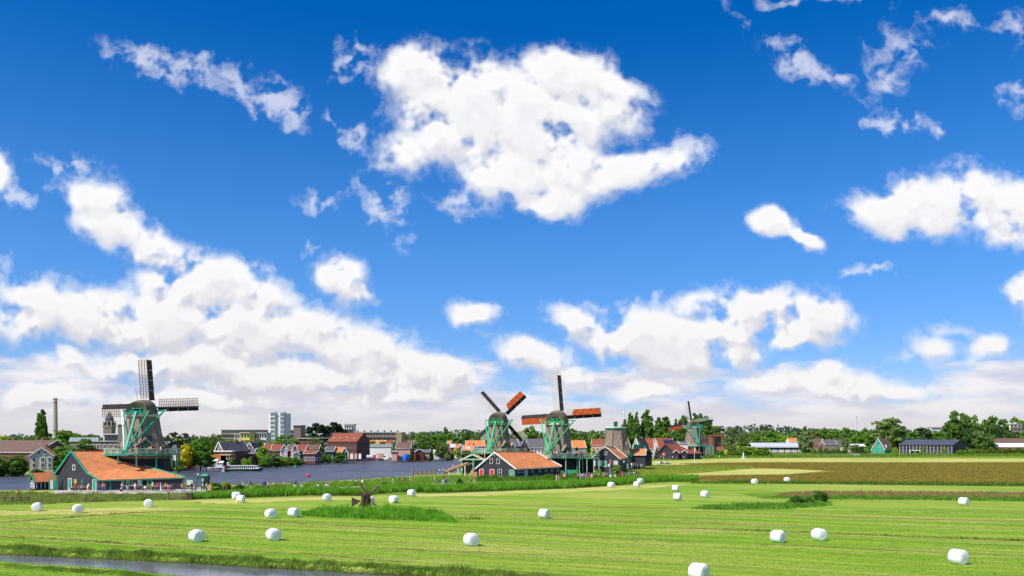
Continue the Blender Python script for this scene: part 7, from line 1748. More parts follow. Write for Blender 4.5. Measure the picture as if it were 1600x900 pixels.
def build_people():
    path = [(60, 768.5), (300, 768.8), (350, 766.5), (420, 765.5), (480, 764), (560, 761), (640, 757.3), (700, 755.8), (740, 754.8), (870, 751.8), (905, 750.2), (990, 746.8)]
    def Yp(px, dy=0): return Yg(float(np.interp(px, [a for a, _ in path], [b for _, b in path])) + dy)
    A = {0: 'stand', 1: 'walk', 2: 'sit', 3: 'lean'}
    rows = [  # px, dy, top, legs, pose, facing, hair, label end
     (115, 0, 'black', 'black', 0, 2.0, 'brown', 'standing by the left end of the bench before the teal door'), (118.5, 0, 'red', 'navy', 1, 1.2, 'brown', 'walking past the teal barn door'), (137, .5, 'white', 'yellow', 3, 2.6, 'blond', 'bending before the black gable'),
     (128, -.6, 'grey', 'black', 2, 0, 'grey', 'sitting on the bench below the gable'), (154, 0, 'purple', 'navy', 1, 1.5, 'brown', 'walking near the right teal door'), (161, 0, 'yellow', 'denim', 1, -1.5, 'blond', 'striding at the corner of the big barn'), (164, -.3, 'pink', 'purple', 1, -1.5, 'brown', 'beside the one in yellow at the barn corner'),
     (191, -.3, 'white', 'beige', 0, 1.0, 'blond', 'standing in front of the left teal wall post'), (189, 5, 'red', 'white', 2, 1.0, 'white hat', 'crouching on the grass verge below the barn path'), (199, -.6, 'white', 'grey', 2, .5, 'brown', 'sitting against the dark barn wall'),
     (206, -.4, 'grey', 'black', 3, 1.0, 'brown', 'leaning forward under the barn eave'), (211, 0, 'white', 'pink', 0, 0, 'blond', 'standing below the teal framed window'), (216.5, -.2, 'grey', 'brown', 0, .6, 'black', 'standing just right of the teal framed window'), (227, -.4, 'white', 'red', 2, 0, 'brown', 'sitting low on the wall bench'),
     (239, -.6, 'yellow', 'black', 0, .4, 'white hat', 'standing by the notice board on the barn wall'), (244, -1, 'brown', 'black', 0, -.4, 'black', 'at the left of the group at the barn entrance'), (247.5, -.8, 'magenta', 'navy', 0, .7, 'brown', 'in the middle of the group at the barn entrance'), (251, -.4, 'light blue', 'white', 0, 2.2, 'blond', 'with the back turned at the barn entrance'),
     (255, -.9, 'navy', 'denim', 0, -1.0, 'brown', 'at the right of the barn entrance'), (259, -.7, 'orange', 'black', 0, .2, 'brown', 'beneath the last window of the barn'), (263, 1, 'white', 'red', 1, 1.6, 'brown', 'walking past the field gate'), (268, .5, 'grey', 'black', 1, -1.6, 'black', 'above the left half of the field gate'), (272.5, .6, 'black', 'black', 1, -1.3, 'brown', 'above the middle of the field gate'),
     (285, 0, 'orange', 'denim', 0, .5, 'brown', 'left of the green framed sign board'), (289, -.2, 'red', 'grey', 0, -.5, 'blond', 'directly left of the green framed sign board'), (299.5, 0, 'black', 'black', 0, .8, 'black', 'under the green framed sign board'), (303, -.2, 'beige', 'beige', 2, 0, 'grey', 'sitting right of the sign board'), (306, -.1, 'blue', 'denim', 0, 1.5, 'brown', 'below the hanging flower basket'),
     (317, 0, 'white', 'denim', 1, -1.5, 'blond', 'passing the ticket hut'), (323, .2, 'grey', 'navy', 0, 0, 'brown', 'at the right side of the ticket hut'), (329, 2.4, 'orange', 'orange', 0, 2.6, 'brown', 'standing at the edge of the reeds right of the hut'), (326, 1.2, 'white', 'beige', 2, 1, 'grey', 'sitting left of the one all in orange'),
     (351, .5, 'red', 'black', 3, 1.2, 'red cap', 'below the flagpole'), (355, 0, 'navy', 'grey', 1, 1.4, 'brown', 'right of the flagpole'), (379.5, 0, 'white', 'black', 0, 1.6, 'blond', 'walking alone before the dark riverside bush'), (391.5, -.3, 'black', 'beige', 1, 1.6, 'brown', 'walking alone left of the tour boat bow'),
     (410.5, .2, 'blue', 'navy', 1, 1.5, 'brown', 'first of the three below the tour boat bow'), (414, -.2, 'navy', 'black', 1, 1.4, 'black', 'second of the three below the tour boat bow'), (419, 0, 'white', 'black', 0, 1.5, 'red cap', 'third of the three below the tour boat bow'), (428, 0, 'white', 'red', 1, -1.5, 'brown', 'walking alone toward the barn'),
     (444, -.3, 'white', 'navy', 0, 1.6, 'brown', 'standing in the gap left of the pair'), (456, 1.8, 'brown', 'black', 0, 1.9, 'brown', 'nearest walker, standing dark against the reeds'), (460.5, -.2, 'navy', 'white', 1, -1.5, 'brown', 'left of a pair below the moored yachts'), (463, -.4, 'purple', 'beige', 1, -1.5, 'brown', 'right of a pair below the moored yachts'), (471, -.8, 'light blue', 'white', 1, 1.6, 'black', 'walking below the red buoy'),
     (497, 1.4, 'white', 'white', 2, 0, 'brown', 'sitting in the reeds left of the seated group'), (505.5, 2, 'teal', 'grey', 2, .4, 'brown', 'sitting at the left of the group in the reeds'), (509.5, 1.6, 'white', 'pink', 2, 0, 'blond', 'sitting in the middle of the group in the reeds'), (513, 1.8, 'pink', 'denim', 2, -.4, 'brown', 'sitting at the right of the group in the reeds'),
     (556.5, -.3, 'white', 'black', 1, 1.6, 'brown', 'striding behind the tiny meadow mill'), (566.5, .6, 'white', 'brown', 0, .2, 'blond', 'standing directly behind the sail of the tiny mill'), (614, 0, 'white', 'light blue', 0, 1.5, 'brown', 'left of the umbrella bearer'), (624.5, -.2, 'black', 'black', 0, 1.5, 'black', 'carrying the teal umbrella'), (629, 0, 'orange', 'brown', 1, 1.5, 'brown', 'right of the umbrella bearer'), (633, -.2, 'navy', 'black', 0, 1.5, 'brown', 'at the right end of the umbrella group'),
     (640.5, 0, 'light blue', 'denim', 0, 1.5, 'white hat', 'left of a close pair right of the umbrella'), (644, 0, 'orange', 'brown', 0, 1.5, 'brown', 'right of a close pair right of the umbrella'), (679, 0, 'white', 'denim', 0, 1.5, 'blond', 'standing alone below the mooring posts'), (692.5, .3, 'navy', 'white', 3, 1.2, 'brown', 'bending over a bicycle on the left'), (697.5, .4, 'pink', 'black', 3, -1.2, 'brown', 'bending over a bicycle on the right'),
     (737, 0, 'grey', 'black', 0, 1.5, 'brown', 'left of the couple below the log pile'), (740.5, .2, 'red', 'white', 0, -1.5, 'brown', 'right of the couple below the log pile'),
     (869.5, 0, 'white', 'white', 0, 1.5, 'brown', 'leftmost of the path crowd by the middle barn end'), (873, -.3, 'brown', 'beige', 0, .2, 'brown', 'second from the left of the path crowd'), (879, 0, 'orange', 'black', 3, 1.5, 'blond', 'bowing at the hedge right of the barn end'), (882.5, -.2, 'white', 'black', 0, -1.2, 'red cap', 'with a cap at the hedge right of the barn end'),
     (904, -.2, 'grey', 'black', 0, .4, 'brown', 'under the middle of the mill platform'), (907, .2, 'white', 'beige', 0, 1, 'blond', 'below the platform stairs, first of five'), (910, 0, 'light blue', 'denim', 0, -1, 'brown', 'below the platform stairs, second of five'), (912.5, -.4, 'pink', 'navy', 0, 1, 'black', 'below the platform stairs, third of five'), (915, .1, 'purple', 'grey', 0, 0, 'brown', 'below the platform stairs, fourth of five'),
     (921, 0, 'magenta', 'magenta', 0, .5, 'blond', 'left of the red table on the path'), (924.5, .2, 'pink', 'white', 0, -.3, 'brown', 'right behind the red table on the path'), (927, -.2, 'grey', 'black', 0, 1.5, 'brown', 'just right of the red table on the path'), (936, 0, 'white', 'black', 0, 1, 'brown', 'at the left start of the large crowd'), (939.5, -.3, 'black', 'black', 0, -1, 'black', 'in the large crowd below the white gable boards'),
     (943, 0, 'pink', 'red', 0, .4, 'blond', 'in the middle of the large crowd'), (946.5, -.5, 'yellow', 'navy', 0, .8, 'brown', 'standing out in yellow in the large crowd'), (951, -.1, 'navy', 'denim', 0, 0, 'brown', 'right of the yellow one in the crowd'), (954, .4, 'white', 'white', 2, 0, 'grey', 'sitting at the right of the large crowd'), (959, 0, 'beige', 'grey', 2, 1, 'brown', 'sitting below the big round bush'), (961.5, -.3, 'black', 'white', 0, -.8, 'white hat', 'standing at the left foot of the big round bush'),
     (969, 0, 'red', 'black', 0, .9, 'brown', 'left of the red clad pair'), (972, .2, 'magenta', 'red', 0, -.6, 'blond', 'right of the red clad pair'), (979, -.2, 'black', 'beige', 0, 1.1, 'brown', 'left start of the right hand line of walkers'), (982.5, 0, 'light blue', 'grey', 1, 1.6, 'blond', 'second in the right hand line of walkers'), (987, -.3, 'grey', 'navy', 1, 1.5, 'brown', 'third in the right hand line of walkers'), (990.5, -.6, 'white', 'purple', 1, 1.6, 'black', 'fourth in the right hand line of walkers'), (994.5, -.9, 'black', 'denim', 1, 1.5, 'brown', 'fifth in the right hand line of walkers'), (997, -1.2, 'brown', 'black', 1, 1.5, 'brown', 'last in the right hand line of walkers'),
    ]
    for px, dy, top, legs, pz, fc, hair, lb in rows:
        person(px, Yp(px, dy), 0, top, legs, A[pz], fc, 'person in %s top %s' % (top, lb), hair)
    # visitors on the left mill's stage
    s1 = [(176, 'pink', 'at the far left of the left mill stage'), (187, 'red', 'left of the wheel on the left mill stage'), (205, 'pink', 'right of the wheel on the left mill stage'), (216.5, 'red', 'leaning on the rail below the mill door'), (220, 'navy', 'behind the rail left of the one in yellow'), (227.5, 'yellow', 'in the doorway of the left mill stage'), (233, 'white', 'right of the one in yellow on the stage'), (236, 'pink', 'near the middle of the left mill stage'), (247, 'red', 'in the right hand group on the left mill stage'), (251, 'white', 'behind the right hand group on the left mill stage'), (255, 'black', 'beside the striped flag on the left mill stage')]
    for i, (px, c, lb) in enumerate(s1): person(px, 163.2 + (i % 3) * .6, 6.8, c, ['denim', 'black', 'grey'][i % 3], 'stand', i * 1.3, 'person in %s top %s' % (c, lb), ['brown', 'blond', 'black'][i % 3])
    # crowd on the platform of the tallest mill
    cols = ['grey', 'white', 'pink', 'white', 'navy', 'blue', 'black', 'pink', 'white', 'black', 'light blue', 'white', 'light blue', 'beige', 'white', 'pink', 'red', 'brown', 'grey', 'purple']
    pxs = [866.5, 869, 873, 876, 878.5, 879.8, 883, 886, 887.5, 890, 890.8, 894, 897, 900, 902.3, 904.5, 907, 909, 911, 913]
    ords = ['first', 'second', 'third', 'fourth', 'fifth', 'sixth', 'seventh', 'eighth', 'ninth', 'tenth', 'eleventh', 'twelfth', 'thirteenth', 'fourteenth', 'fifteenth', 'sixteenth', 'seventeenth', 'eighteenth', 'nineteenth', 'twentieth']
    for i, (px, c) in enumerate(zip(pxs, cols)): person(px, 216.2 + (i % 4) * .5, 5.0, c, ['denim', 'black', 'grey', 'beige'][i % 4], 'stand', i * 2.1, 'person in %s top, %s from the left on the crowded mill platform' % (c, ords[i]), ['brown', 'blond', 'black', 'grey'][i % 4], group='visitors on the mill platform')
    oth = [(876, 211, 0, 'white', 'at the foot of the green stairs, leftmost'), (880.5, 212, 0, 'beige', 'under the front edge of the mill platform'), (885.5, 210.5, 0, 'blue', 'under the mill platform before the green fence'), (929, 214, 0, 'white', 'climbing the verge left of the yellow bush'), (975, 232, 2.2, 'white', 'by the dark wall right of the black barn'), (987, 228, 1.6, 'white', 'upper path group, first'), (990, 228, 1.6, 'grey', 'upper path group, second'), (993, 229, 1.6, 'black', 'upper path group, third'), (996, 229, 1.6, 'red', 'upper path group, last'),
           (687, 224, .2, 'beige', 'working at the water end of the log ramp, left'), (694, 224, .2, 'white', 'working at the water end of the log ramp, right'), (708.5, 216, 1.6, 'pink', 'standing on top of the log ramp'), (740, 226.5, 1.6, 'grey', 'inside the open sawmill shed'),
           (1033, 384, 0, 'orange', 'left of the red and white sign at the far barn'), (1039, 384, 0, 'blue', 'right of the red and white sign at the far barn'), (1047, 383, 0, 'red', 'before the gable of the far barn'), (1051, 383, 0, 'white', 'at the left porch of the far barn'), (1057, 383, 0, 'magenta', 'between the two porches of the far barn'), (1068, 383, 0, 'pink', 'in front of the right porch of the far barn'), (1096, 392, 0, 'white', 'below the farthest mill, left'), (1101, 392, 0, 'navy', 'below the farthest mill, middle'), (1105, 392, 0, 'white', 'below the farthest mill, right'), (1124, 400, 0, 'white', 'left of two by the red roofed kiosk'), (1128, 400, 0, 'grey', 'right of two by the red roofed kiosk'), (26.5, 141, 0, 'orange', 'sitting at the wooden rail at the left edge')]
    for i, (px, Y, z, c, lb) in enumerate(oth): person(px, Y, z, c, ['denim', 'black', 'grey'][i % 3], 'sit' if px == 26.5 else ('lean' if Y == 224 else 'stand'), i * 1.7, 'person in %s top %s' % (c, lb), ['brown', 'blond', 'black'][i % 3])

# ---------------------------------------------------------------- bales
def build_bales():
    def bale_mesh(seed):
        rng = random.Random(seed); b = MB(); n = 36; r = .625; hl = .56
        prof = [(-hl - .02, 0.0), (-hl - .015, .30), (-hl, .50), (-hl + .05, .585), (-hl + .14, r), (-.25, r + .012), (0, r + .005), (.25, r + .012), (hl - .14, r), (hl - .05, .585), (hl, .50), (hl + .015, .30), (hl + .02, 0.0)]
        for j, (x, rr) in enumerate(prof):
            for k in range(n):
                a = 2 * PI * k / n; q = Vector((x * 2, math.cos(a) * 3, math.sin(a) * 3 + seed * 5))
                w = 1 + .05 * mnoise.noise(q) + .016 * mnoise.noise(q * 3.1)
                z = math.sin(a) * rr * w; z = max(z, -.575 + .02 * mnoise.noise(q * 2))
                if z > 0: z *= .985
                b.v.append((x + .02 * mnoise.noise(q * 2.3), math.cos(a) * rr * w * 1.02, z + .575))
        for j in range(len(prof) - 1):
            for k in range(n): b.f.append((j * n + k, (j + 1) * n + k, (j + 1) * n + (k + 1) % n, j * n + (k + 1) % n)); b.mi.append(0)
        return b.mesh('bale', plastic(), True)
    def plastic():
        if 'bale_wrap' in _M: return _M['bale_wrap']
        m = bpy.data.materials.new('bale_wrap'); m.use_nodes = True; g = G(m.node_tree); b = m.node_tree.nodes['Principled BSDF']
        tc = g.n('ShaderNodeTexCoord').outputs['Object']
        n1 = g.noise(g.v('MULTIPLY', tc, (9, 1.5, 1.5)), 1.0, 4, .6); n2 = g.noise(tc, 2.4, 5, .65)
        c = g.mix(g.ss(n2, .35, .65), (.74, .79, .74), (.84, .85, .82))
        g.put(b.inputs['Base Color'], c); b.inputs['Roughness'].default_value = .33; b.inputs['Specular IOR Level'].default_value = .45
        b.inputs['Subsurface Weight'].default_value = 0.0
        bp = g.n('ShaderNodeBump'); bp.inputs['Strength'].default_value = .6; bp.inputs['Distance'].default_value = .09
        g.put(bp.inputs['Height'], g.m('ADD', n1, n2)); g.put(b.inputs['Normal'], bp.outputs[0]); _M['bale_wrap'] = m
        return m
    ms = [bale_mesh(i) for i in range(4)]
    L = [(58, 793, 1.9, 'leftmost in the meadow, near the left frame edge'), (122, 796, 2.3, 'second from the left edge, right of the leftmost'), (232, 787.5, 1.9, 'below the big barn and its grass verge'), (369, 775, .9, 'right behind another one by the reed belt'), (376, 780.5, 2.9, 'overlapping the one behind it by the reed belt'),
         (423, 804, 2.5, 'left of a close pair in the left middle meadow'), (459, 802, 2.5, 'right of a close pair in the left middle meadow'), (427.5, 837, 2.5, 'right of two large ones in the left foreground'), (307.5, 839, 2.2, 'left of two large ones in the left foreground'), (511, 778, 2.4, 'alone above the left end of the mill reeds'),
         (578, 783, 2.4, 'half hidden behind the tiny meadow mill'), (615, 781, 1.2, 'right behind the mill reeds'), (643, 771, 2.4, 'close to the reed belt right of the tiny mill'), (736.5, 845, 2.4, 'large, alone at the lower middle of the meadow'), (850, 804, 2.4, 'alone in the very middle of the meadow'),
         (955, 758.5, 2.4, 'left of a group of three below the crowd'), (995, 757.5, 2.4, 'front one of two overlapping below the crowd'), (1000.5, 752, 2.3, 'rear one of two overlapping below the crowd'), (1055.5, 763.5, 2.6, 'upper of two stacked in view left of the marsh'), (1058.5, 777, 2.6, 'lower of two stacked in view left of the marsh'),
         (1101.5, 773, 2.2, 'right of the two lined up left of the marsh'), (1179, 753, 2.0, 'left of two at the near edge of the marsh'), (1230, 750.5, 2.0, 'right of two at the near edge of the marsh'), (1215.5, 840, 2.15, 'left of two large ones in the right foreground'), (1280, 837, 2.05, 'right of two large ones in the right foreground'),
         (1505.5, 784.5, 2.0, 'alone far right beside the sorrel'), (1497.5, 872.5, 2.25, 'nearest at the lower right corner'), (1092, 896, 2.1, 'cut off by the bottom frame edge')]
    for i, (px, pc, a, lb) in enumerate(L):
        base = pc + .5 * .112 * (pc - 685) * .98; Y = Yg(base) + .4
        o = link('hay_bale', ms[i % 4], None, (X(px, Y), Y, -.01)); o.rotation_euler = (0, 0, a + .25 * math.sin(i * 3.3)); 
        tag(o, 'white plastic wrapped round bale ' + lb, 'bale', 'wrapped hay bales in the meadow')

# ---------------------------------------------------------------- boats, huts, poles, animals
def hull(t, L, W, H, m, rake=.25, z0=-.25, name='hull'):
    b = MB(); N = 12; rows = []
    for i in range(N + 1):
        u = i / N; x = -L / 2 + L * u; w = W / 2 * (1 - max(0, (u - .55) / .45) ** 2.2) * (.86 + .14 * min(1, u * 5)); sh = H * (1 + .25 * max(0, u - .5) * 2)
        rows.append([(x, -w, sh), (x - 0 * rake, -w * .85, 0), (x, 0, z0), (x, w * .85, 0), (x, w, sh)])
    rows[-1] = [(L / 2 + rake, y, z) if z > 0 else (L / 2 - rake * 2, y, z) for x, y, z in rows[-1]]
    for i in range(N):
        for k in range(4): b.face([rows[i][k], rows[i + 1][k], rows[i + 1][k + 1], rows[i][k + 1]])
        b.face([rows[i][4], rows[i + 1][4], rows[i + 1][0], rows[i][0]])
    b.face(rows[0]); b.face(rows[-1][::-1])
    return b.build(name, M(m), t)

def build_small():
    W0 = WZ
    def on_water(px, py): return G3(px, py, W0)
    # tour boat
    p = on_water(380, 736); t = thing('tour_boat', 'long low white tour boat with glazed cabin cruising on the river', 'boat', (p.x, p.y, W0), .02)
    L = 62 / FOC * p.y
    hull(t, L, 3.2, .75, 'dark_green', .4); b = MB(); b.slab([(-L / 2, -1.62, .8), (L / 2 - 1.2, -1.5, .95), (L / 2 - 1.2, 1.5, .95), (-L / 2, 1.62, .8)], .18); b.build('deck', M('white'), t)
    MB().box((-.6, 0, 1.25), (L * .80, 2.5, .9)).build('cabin', M('glass'), t); MB().box((-.6, 0, 1.76), (L * .84, 2.8, .12)).build('cabin_roof', M('white'), t)
    for k in range(16): MB().box((-L * .40 - .6 + .2 + k * L * .8 / 15.4, -1.28, 1.25), (.14, .08, .9)).build('window_post', M('white'), t)
    MB().box((L * .36, 0, 1.05), (L * .12, 2.3, .4)).build('foredeck', M('white'), t)
    # yachts
    for k, (px, L_, lb) in enumerate(((478, 6.5, 'smaller white motor yacht moored left among the riverside yachts'), (492, 9.5, 'larger white motor yacht with long pale hull moored at the bank'))):
        p = on_water(px, 723.2 - k * .4); t = thing('yacht', lb, 'boat', (p.x, p.y - 2, W0), .1)
        hull(t, L_, 2.8, 1.2, 'white', .6); MB().box((-.6, 0, 1.75), (L_ * .5, 2.0, 1.0)).build('cabin', M('white'), t); MB().box((-.6, -1.02, 1.85), (L_ * .44, .06, .45)).build('pane', M('glass'), t); MB().box((-1.0, 0, 2.4), (L_ * .3, 1.6, .35)).build('flybridge', M('white'), t)
        MB().tube((0, 0, 2.2), (0, 0, 6.6 - k), .07, .05, 6).build('mast', M('white'), t)
    for px, py, L_, hm, cm, lb in ((316, 733, 4.2, 'blue', 'blue', 'small boat under a blue cover at the landing stage'), (329, 732, 3.2, 'white', 'white', 'small white speedboat beside the landing stage'), (337, 731, 3.0, 'white', 'dark', 'little white boat right of the speedboat'), (361, 729, 6.5, 'cream', 'cream', 'long cream covered boat moored below the garden shed'), (374, 727.5, 3.6, 'white', 'white', 'short white boat right of the long cream one'), (386, 727, 4.5, 'white', 'red', 'white boat with red stern moored before the willow'), (402, 725.5, 4.5, 'brown', 'concrete', 'brown wooden barge moored under the silvery willow'), (569, 718.5, 6, 'concrete', 'wood', 'low grey barge at the quay right of the brick warehouse'), (450, 724.5, 3.2, 'brown', 'wood', 'small brown rowing boat by the reeds')):
        p = on_water(px, py); t = thing('moored_boat', lb, 'boat', (p.x, p.y - 1, W0), .08 * math.sin(px))
        hull(t, L_, 1.9, .7, hm, .3); MB().box((-.2, 0, .95), (L_ * .55, 1.4, .55)).build('cover', M(cm), t); MB().box((L_ * .12, 0, 1.25), (L_ * .2, 1.1, .25)).build('windscreen', M('glass' if cm != 'cream' else 'cream'), t)
    # buoys
    for px, py, c, lb in ((482, 744.5, 'red', 'red ball buoy floating on the river'), (462, 731, 'teal', 'teal cone topped buoy floating on the river')):
        p = on_water(px, py); t = thing('buoy', lb, 'buoy', (p.x, p.y, W0)); MB().lathe([(-.3, .3), (-.1, .48), (.25, .55), (.6, .42), (.78, .15), (.95, .08)], 12).build('float', M(c), t); MB().tube((0, 0, .9), (0, 0, 1.15), .06, n=6).build('eye', M('tar'), t)
    # landing stages and posts on the far bank
    t = thing('landing_stage', 'timber landing stage with posts before the flower garden', 'jetty', (X(300, 268), 268, W0))
    for k in range(11): MB().box((-4.6 + k * .9, 0, .75), (.8, 2.0, .1)).build('plank', M('wood'), t)
    for k in range(6): MB().tube((-4.6 + k * 1.85, -1, -.6), (-4.6 + k * 1.85, -1, 1.3), .14, n=7).build('post', M('concrete' if k % 2 else 'wood'), t)
    for i, (px, py, h) in enumerate(((12, 745, 1.4), (18, 744.6, 1.8), (27.5, 744, 1.6), (684, 716, 1.4), (696, 715.5, 1.5))):
        p = on_water(px, py); o = MB().tube((0, 0, -.8), (0, 0, h), .17, n=8).build('bollard_post', M('wood'), None, loc=(p.x, p.y, W0)); tag(o, 'short timber post in the water ' + ['at the far left edge', 'beside the far left one, taller', 'below the cream house', 'before the white boat shed', 'before the dark boat garage'][i], 'post')
    # poles, lamps, flag
    p = G3(350.5, 757.5); t = thing('flagpole', 'slim green flagpole with hanging red white and blue flag at the river path', 'flagpole', (X(351, 168), 168, 0)); H = Z(727, 168)
    MB().tube((0, 0, 0), (0, 0, H), .07, .04, 6).build('pole', M('teal'), t)
    for k, (c, x0, x1) in enumerate((('red', -.02, -.30), ('white', -.30, -.52), ('blue', -.52, -.70))):
        b = MB(); z1 = H - .1; z0 = H - 1.35
        b.slab([(x0, 0, z0 + k * .03), (x1, .05, z0 - .03 - k * .06), (x1 * .6, .05, z1 - .15 * k), (x0 * .6, 0, z1 - .1 * k)], .02); b.build('flag', M(c), t)
    for px, Y, top, m, lb, nm in ((311, 272, 706, 'white', 'white flagpole standing before the big round green tree', 'flagpole'), (446, 318, 702, 'white', 'white street lamp left on the river promenade', 'street_lamp'), (457.5, 316, 704, 'white', 'white street lamp right on the river promenade', 'street_lamp'), (604, 372, 699, 'cream', 'pale pole between the trucks and the pink kiosk', 'pole'), (714, 392, 699, 'white', 'pale pole by the bright lime shrub', 'pole'),
                           (773, 207, 0, '', '', ''), (757.5, 224, 703, 'white', 'slim white flagpole rising left of the middle barn gable', 'flagpole'), (1085, 330, 697, 'white', 'white flagpole with small pennant before the farthest mill', 'flagpole'), (1338, 620, 647, 'metal', 'tall thin grey mast above the right hand trees', 'mast'), (975, 640, 642, 'metal', 'thin grey mast left of the poplar group', 'mast'), (742.5, 800, 669, 'metal', 'distant pale blue tower left of the cross sailed mill', 'mast')):
        if not lb: continue
        t = thing(nm, lb, nm.replace('_', ' '), (X(px, Y), Y, 0)); H = Z(top, Y); r = .09 if H < 14 else .45
        MB().tube((0, 0, 0), (0, 0, H), r, r * .7, 8).build('pole', M(m), t)
        if nm == 'street_lamp': MB().lathe([(H - .1, .1), (H, .3), (H + .35, .34), (H + .5, .05)], 8).build('lamp_head', M('white'), t)
        elif H > 14: MB().lathe([(H - 1.5, r * 1.3), (H - 1.2, r * 1.5), (H, r)], 8).build('mast_head', M('white'), t)
        else: MB().lathe([(H, .1), (H + .15, .16), (H + .3, .03)], 8).build('finial', M(m), t)
        if px == 1085: MB().slab([(0, 0, H - .4), (.55, .1, H - .9), (.5, .1, H - 2.3), (0, 0, H - 2.0)], .03).build('flag', M('white'), t)
    # ticket hut, sign, lamp with basket
    p = Vector((X(319, 163), 163, 0)); t = thing('ticket_hut', 'small dark wooden hut with green roof at the end of the big barn path', 'hut', p)
    MB().box((0, .6, 1.25), (1.3, 1.3, 2.5)).build('wall', M('tar'), t); MB().lathe([(2.5, 1.05), (2.75, .9), (2.95, .35)], 4, c=(0, .6), phase=PI / 4).build('roof', M('teal'), t)
    f = MB().box((-.25, -.07, 1.75), (.5, .08, .8)).build('window', M('teal'), t); MB().box((-.25, -.12, 1.75), (.36, .04, .62)).build('pane', M('pale_green'), f)
    t = thing('sign_board', 'cream notice board in teal frame on two posts beside the big barn', 'sign', (X(296.5, 161), 161, 0))
    for x in (-.62, .62): MB().box((x, 0, .95), (.1, .1, 1.9)).build('post', M('teal'), t)
    MB().box((0, 0, 1.35), (1.15, .06, .95)).build('panel', M('cream'), t); MB().box((0, 0, 1.88), (1.4, .12, .1)).build('top_rail', M('teal'), t)
    t = thing('lamp_post', 'green lamp post with hanging flower basket between sign and hut', 'lamp post', (X(309.5, 162), 162, 0)); MB().tube((0, 0, 0), (0, 0, 2.7), .05, n=6).build('pole', M('dark_green'), t); MB().lathe([(2.0, .08), (2.2, .25), (2.35, .2)], 8).build('basket', M('dark_green'), t); MB().lathe([(2.65, .08), (2.8, .2), (3.05, .12)], 8).build('lamp_head', M('white'), t)
    # field gate
    p = G3(277, 781); t = thing('field_gate', 'weathered wooden five bar field gate on the edge of the mown meadow', 'gate', (p.x, p.y, 0), .03)
    wd = mat('gate_wood', (.23, .16, .12), var=.25, scale=3)
    for z in (.2, .5, .8, 1.1): MB().box((0, 0, z), (2.6, .05, .11)).build('bar', wd, t)
    for x in (-1.3, 0, 1.3): MB().box((x, .06, .6), (.1, .08, 1.25)).build('upright', wd, t)
    for x in (-1.5, 1.55): MB().box((x, .05, .65), (.2, .2, 1.4)).build('post', wd, t)
    MB().box((2.0, .1, .55), (.9, .5, 1.1)).build('side_box', M('brown'), t)
    p = G3(27, 786); t = thing('wooden_rail', 'low dark wooden rail in the weeds at the left frame edge', 'fence', (p.x, p.y, 0), 0)
    for x in (-1.9, -.7, .6, 1.8): MB().box((x, 0, .5), (.12, .12, 1.0)).build('post', M('brown'), t)
    for z in (.45, .85): MB().box((0, -.08, z), (4, .05, .12)).build('rail', M('brown'), t)
    for i, (px, Y, w) in enumerate(((124, 158.5, 3.4), (144, 158.8, 2.6), (245, 157.5, 6.0))):
        t = thing('bench', ['long wooden bench below the black gable', 'dark bench by the right teal door', 'long low wooden bench before the barn entrance'][i], 'bench', (X(px, Y), Y, 0)); MB().box((0, 0, .45), (w, .45, .07)).build('seat', M('wood'), t); MB().box((0, .25, .8), (w, .05, .18)).build('backrest', M('wood'), t)
        for x in (-w / 2 + .2, w / 2 - .2): MB().box((x, 0, .22), (.1, .4, .44)).build('leg', M('brown'), t)
    t = thing('picnic_table', 'red picnic table on the path below the crowd', 'table', (X(922, Yg(752.5)), Yg(752.5), 0)); MB().box((0, 0, .75), (2.2, .8, .06)).build('tabletop', M('red'), t); MB().box((0, -.7, .45), (2.2, .28, .05)).build('seat', M('red'), t)
    for x in (-.8, .8): MB().box((x, -.1, .38), (.1, 1.2, .08)).build('leg', M('red'), t)
    # umbrella held by the walker
    t = thing('umbrella', 'open teal umbrella held above the walkers', 'umbrella', (X(624, Yg(757.6)), Yg(757.6), 1.0)); MB().tube((0, 0, 0), (0, 0, .9), .015, n=5).build('handle', M('tar'), t); MB().lathe([(.62, .52), (.74, .42), (.84, .22), (.88, .02)], 10, caps=False).build('canopy', M('teal'), t)
    for px, fc, lb in ((690.5, .2, 'bicycle leaning by the bending pair, left one'), (698, -.1, 'bicycle leaning by the bending pair, right one')):
        Y = Yg(755.6); t = thing('bicycle', lb, 'bicycle', (X(px, Y), Y, 0), fc)
        for x in (-.52, .52):
            b = MB()
            for k in range(14):
                a, c = 2 * PI * k / 14, 2 * PI * (k + 1) / 14; b.beam((x + .33 * math.cos(a), 0, .34 + .33 * math.sin(a)), (x + .33 * math.cos(c), 0, .34 + .33 * math.sin(c)), .04)
            for k in range(4): a = PI * k / 4; b.beam((x - .32 * math.cos(a), 0, .34 - .32 * math.sin(a)), (x + .32 * math.cos(a), 0, .34 + .32 * math.sin(a)), .01)
            b.build('wheel', M('tar'), t)
        b = MB(); b.beam((-.52, 0, .34), (-.12, 0, .85), .04); b.beam((-.12, 0, .85), (0, 0, .3), .04); b.beam((0, 0, .3), (.42, 0, .88), .04); b.beam((-.12, 0, .8), (.42, 0, .84), .04); b.beam((.52, 0, .34), (.40, 0, 1.0), .04); b.build('frame', M('blue'), t)
        MB().box((-.14, 0, .92), (.25, .14, .07)).build('saddle', M('tar'), t); MB().box((.40, 0, 1.02), (.06, .5, .05)).build('handlebar', M('metal'), t)
    # quay vehicles
    Y = 368
    t = thing('tank_trailer', 'silver tank trailer standing on the quay beside the brick warehouse', 'trailer', (X(579, Y), Y, 0)); MB().tube((-1.7, 0, 1.7), (1.4, 0, 1.7), .85, n=12).build('tank', M('metal'), t); MB().box((0, 0, .8), (3.4, 1.2, .2)).build('chassis', M('tar'), t)
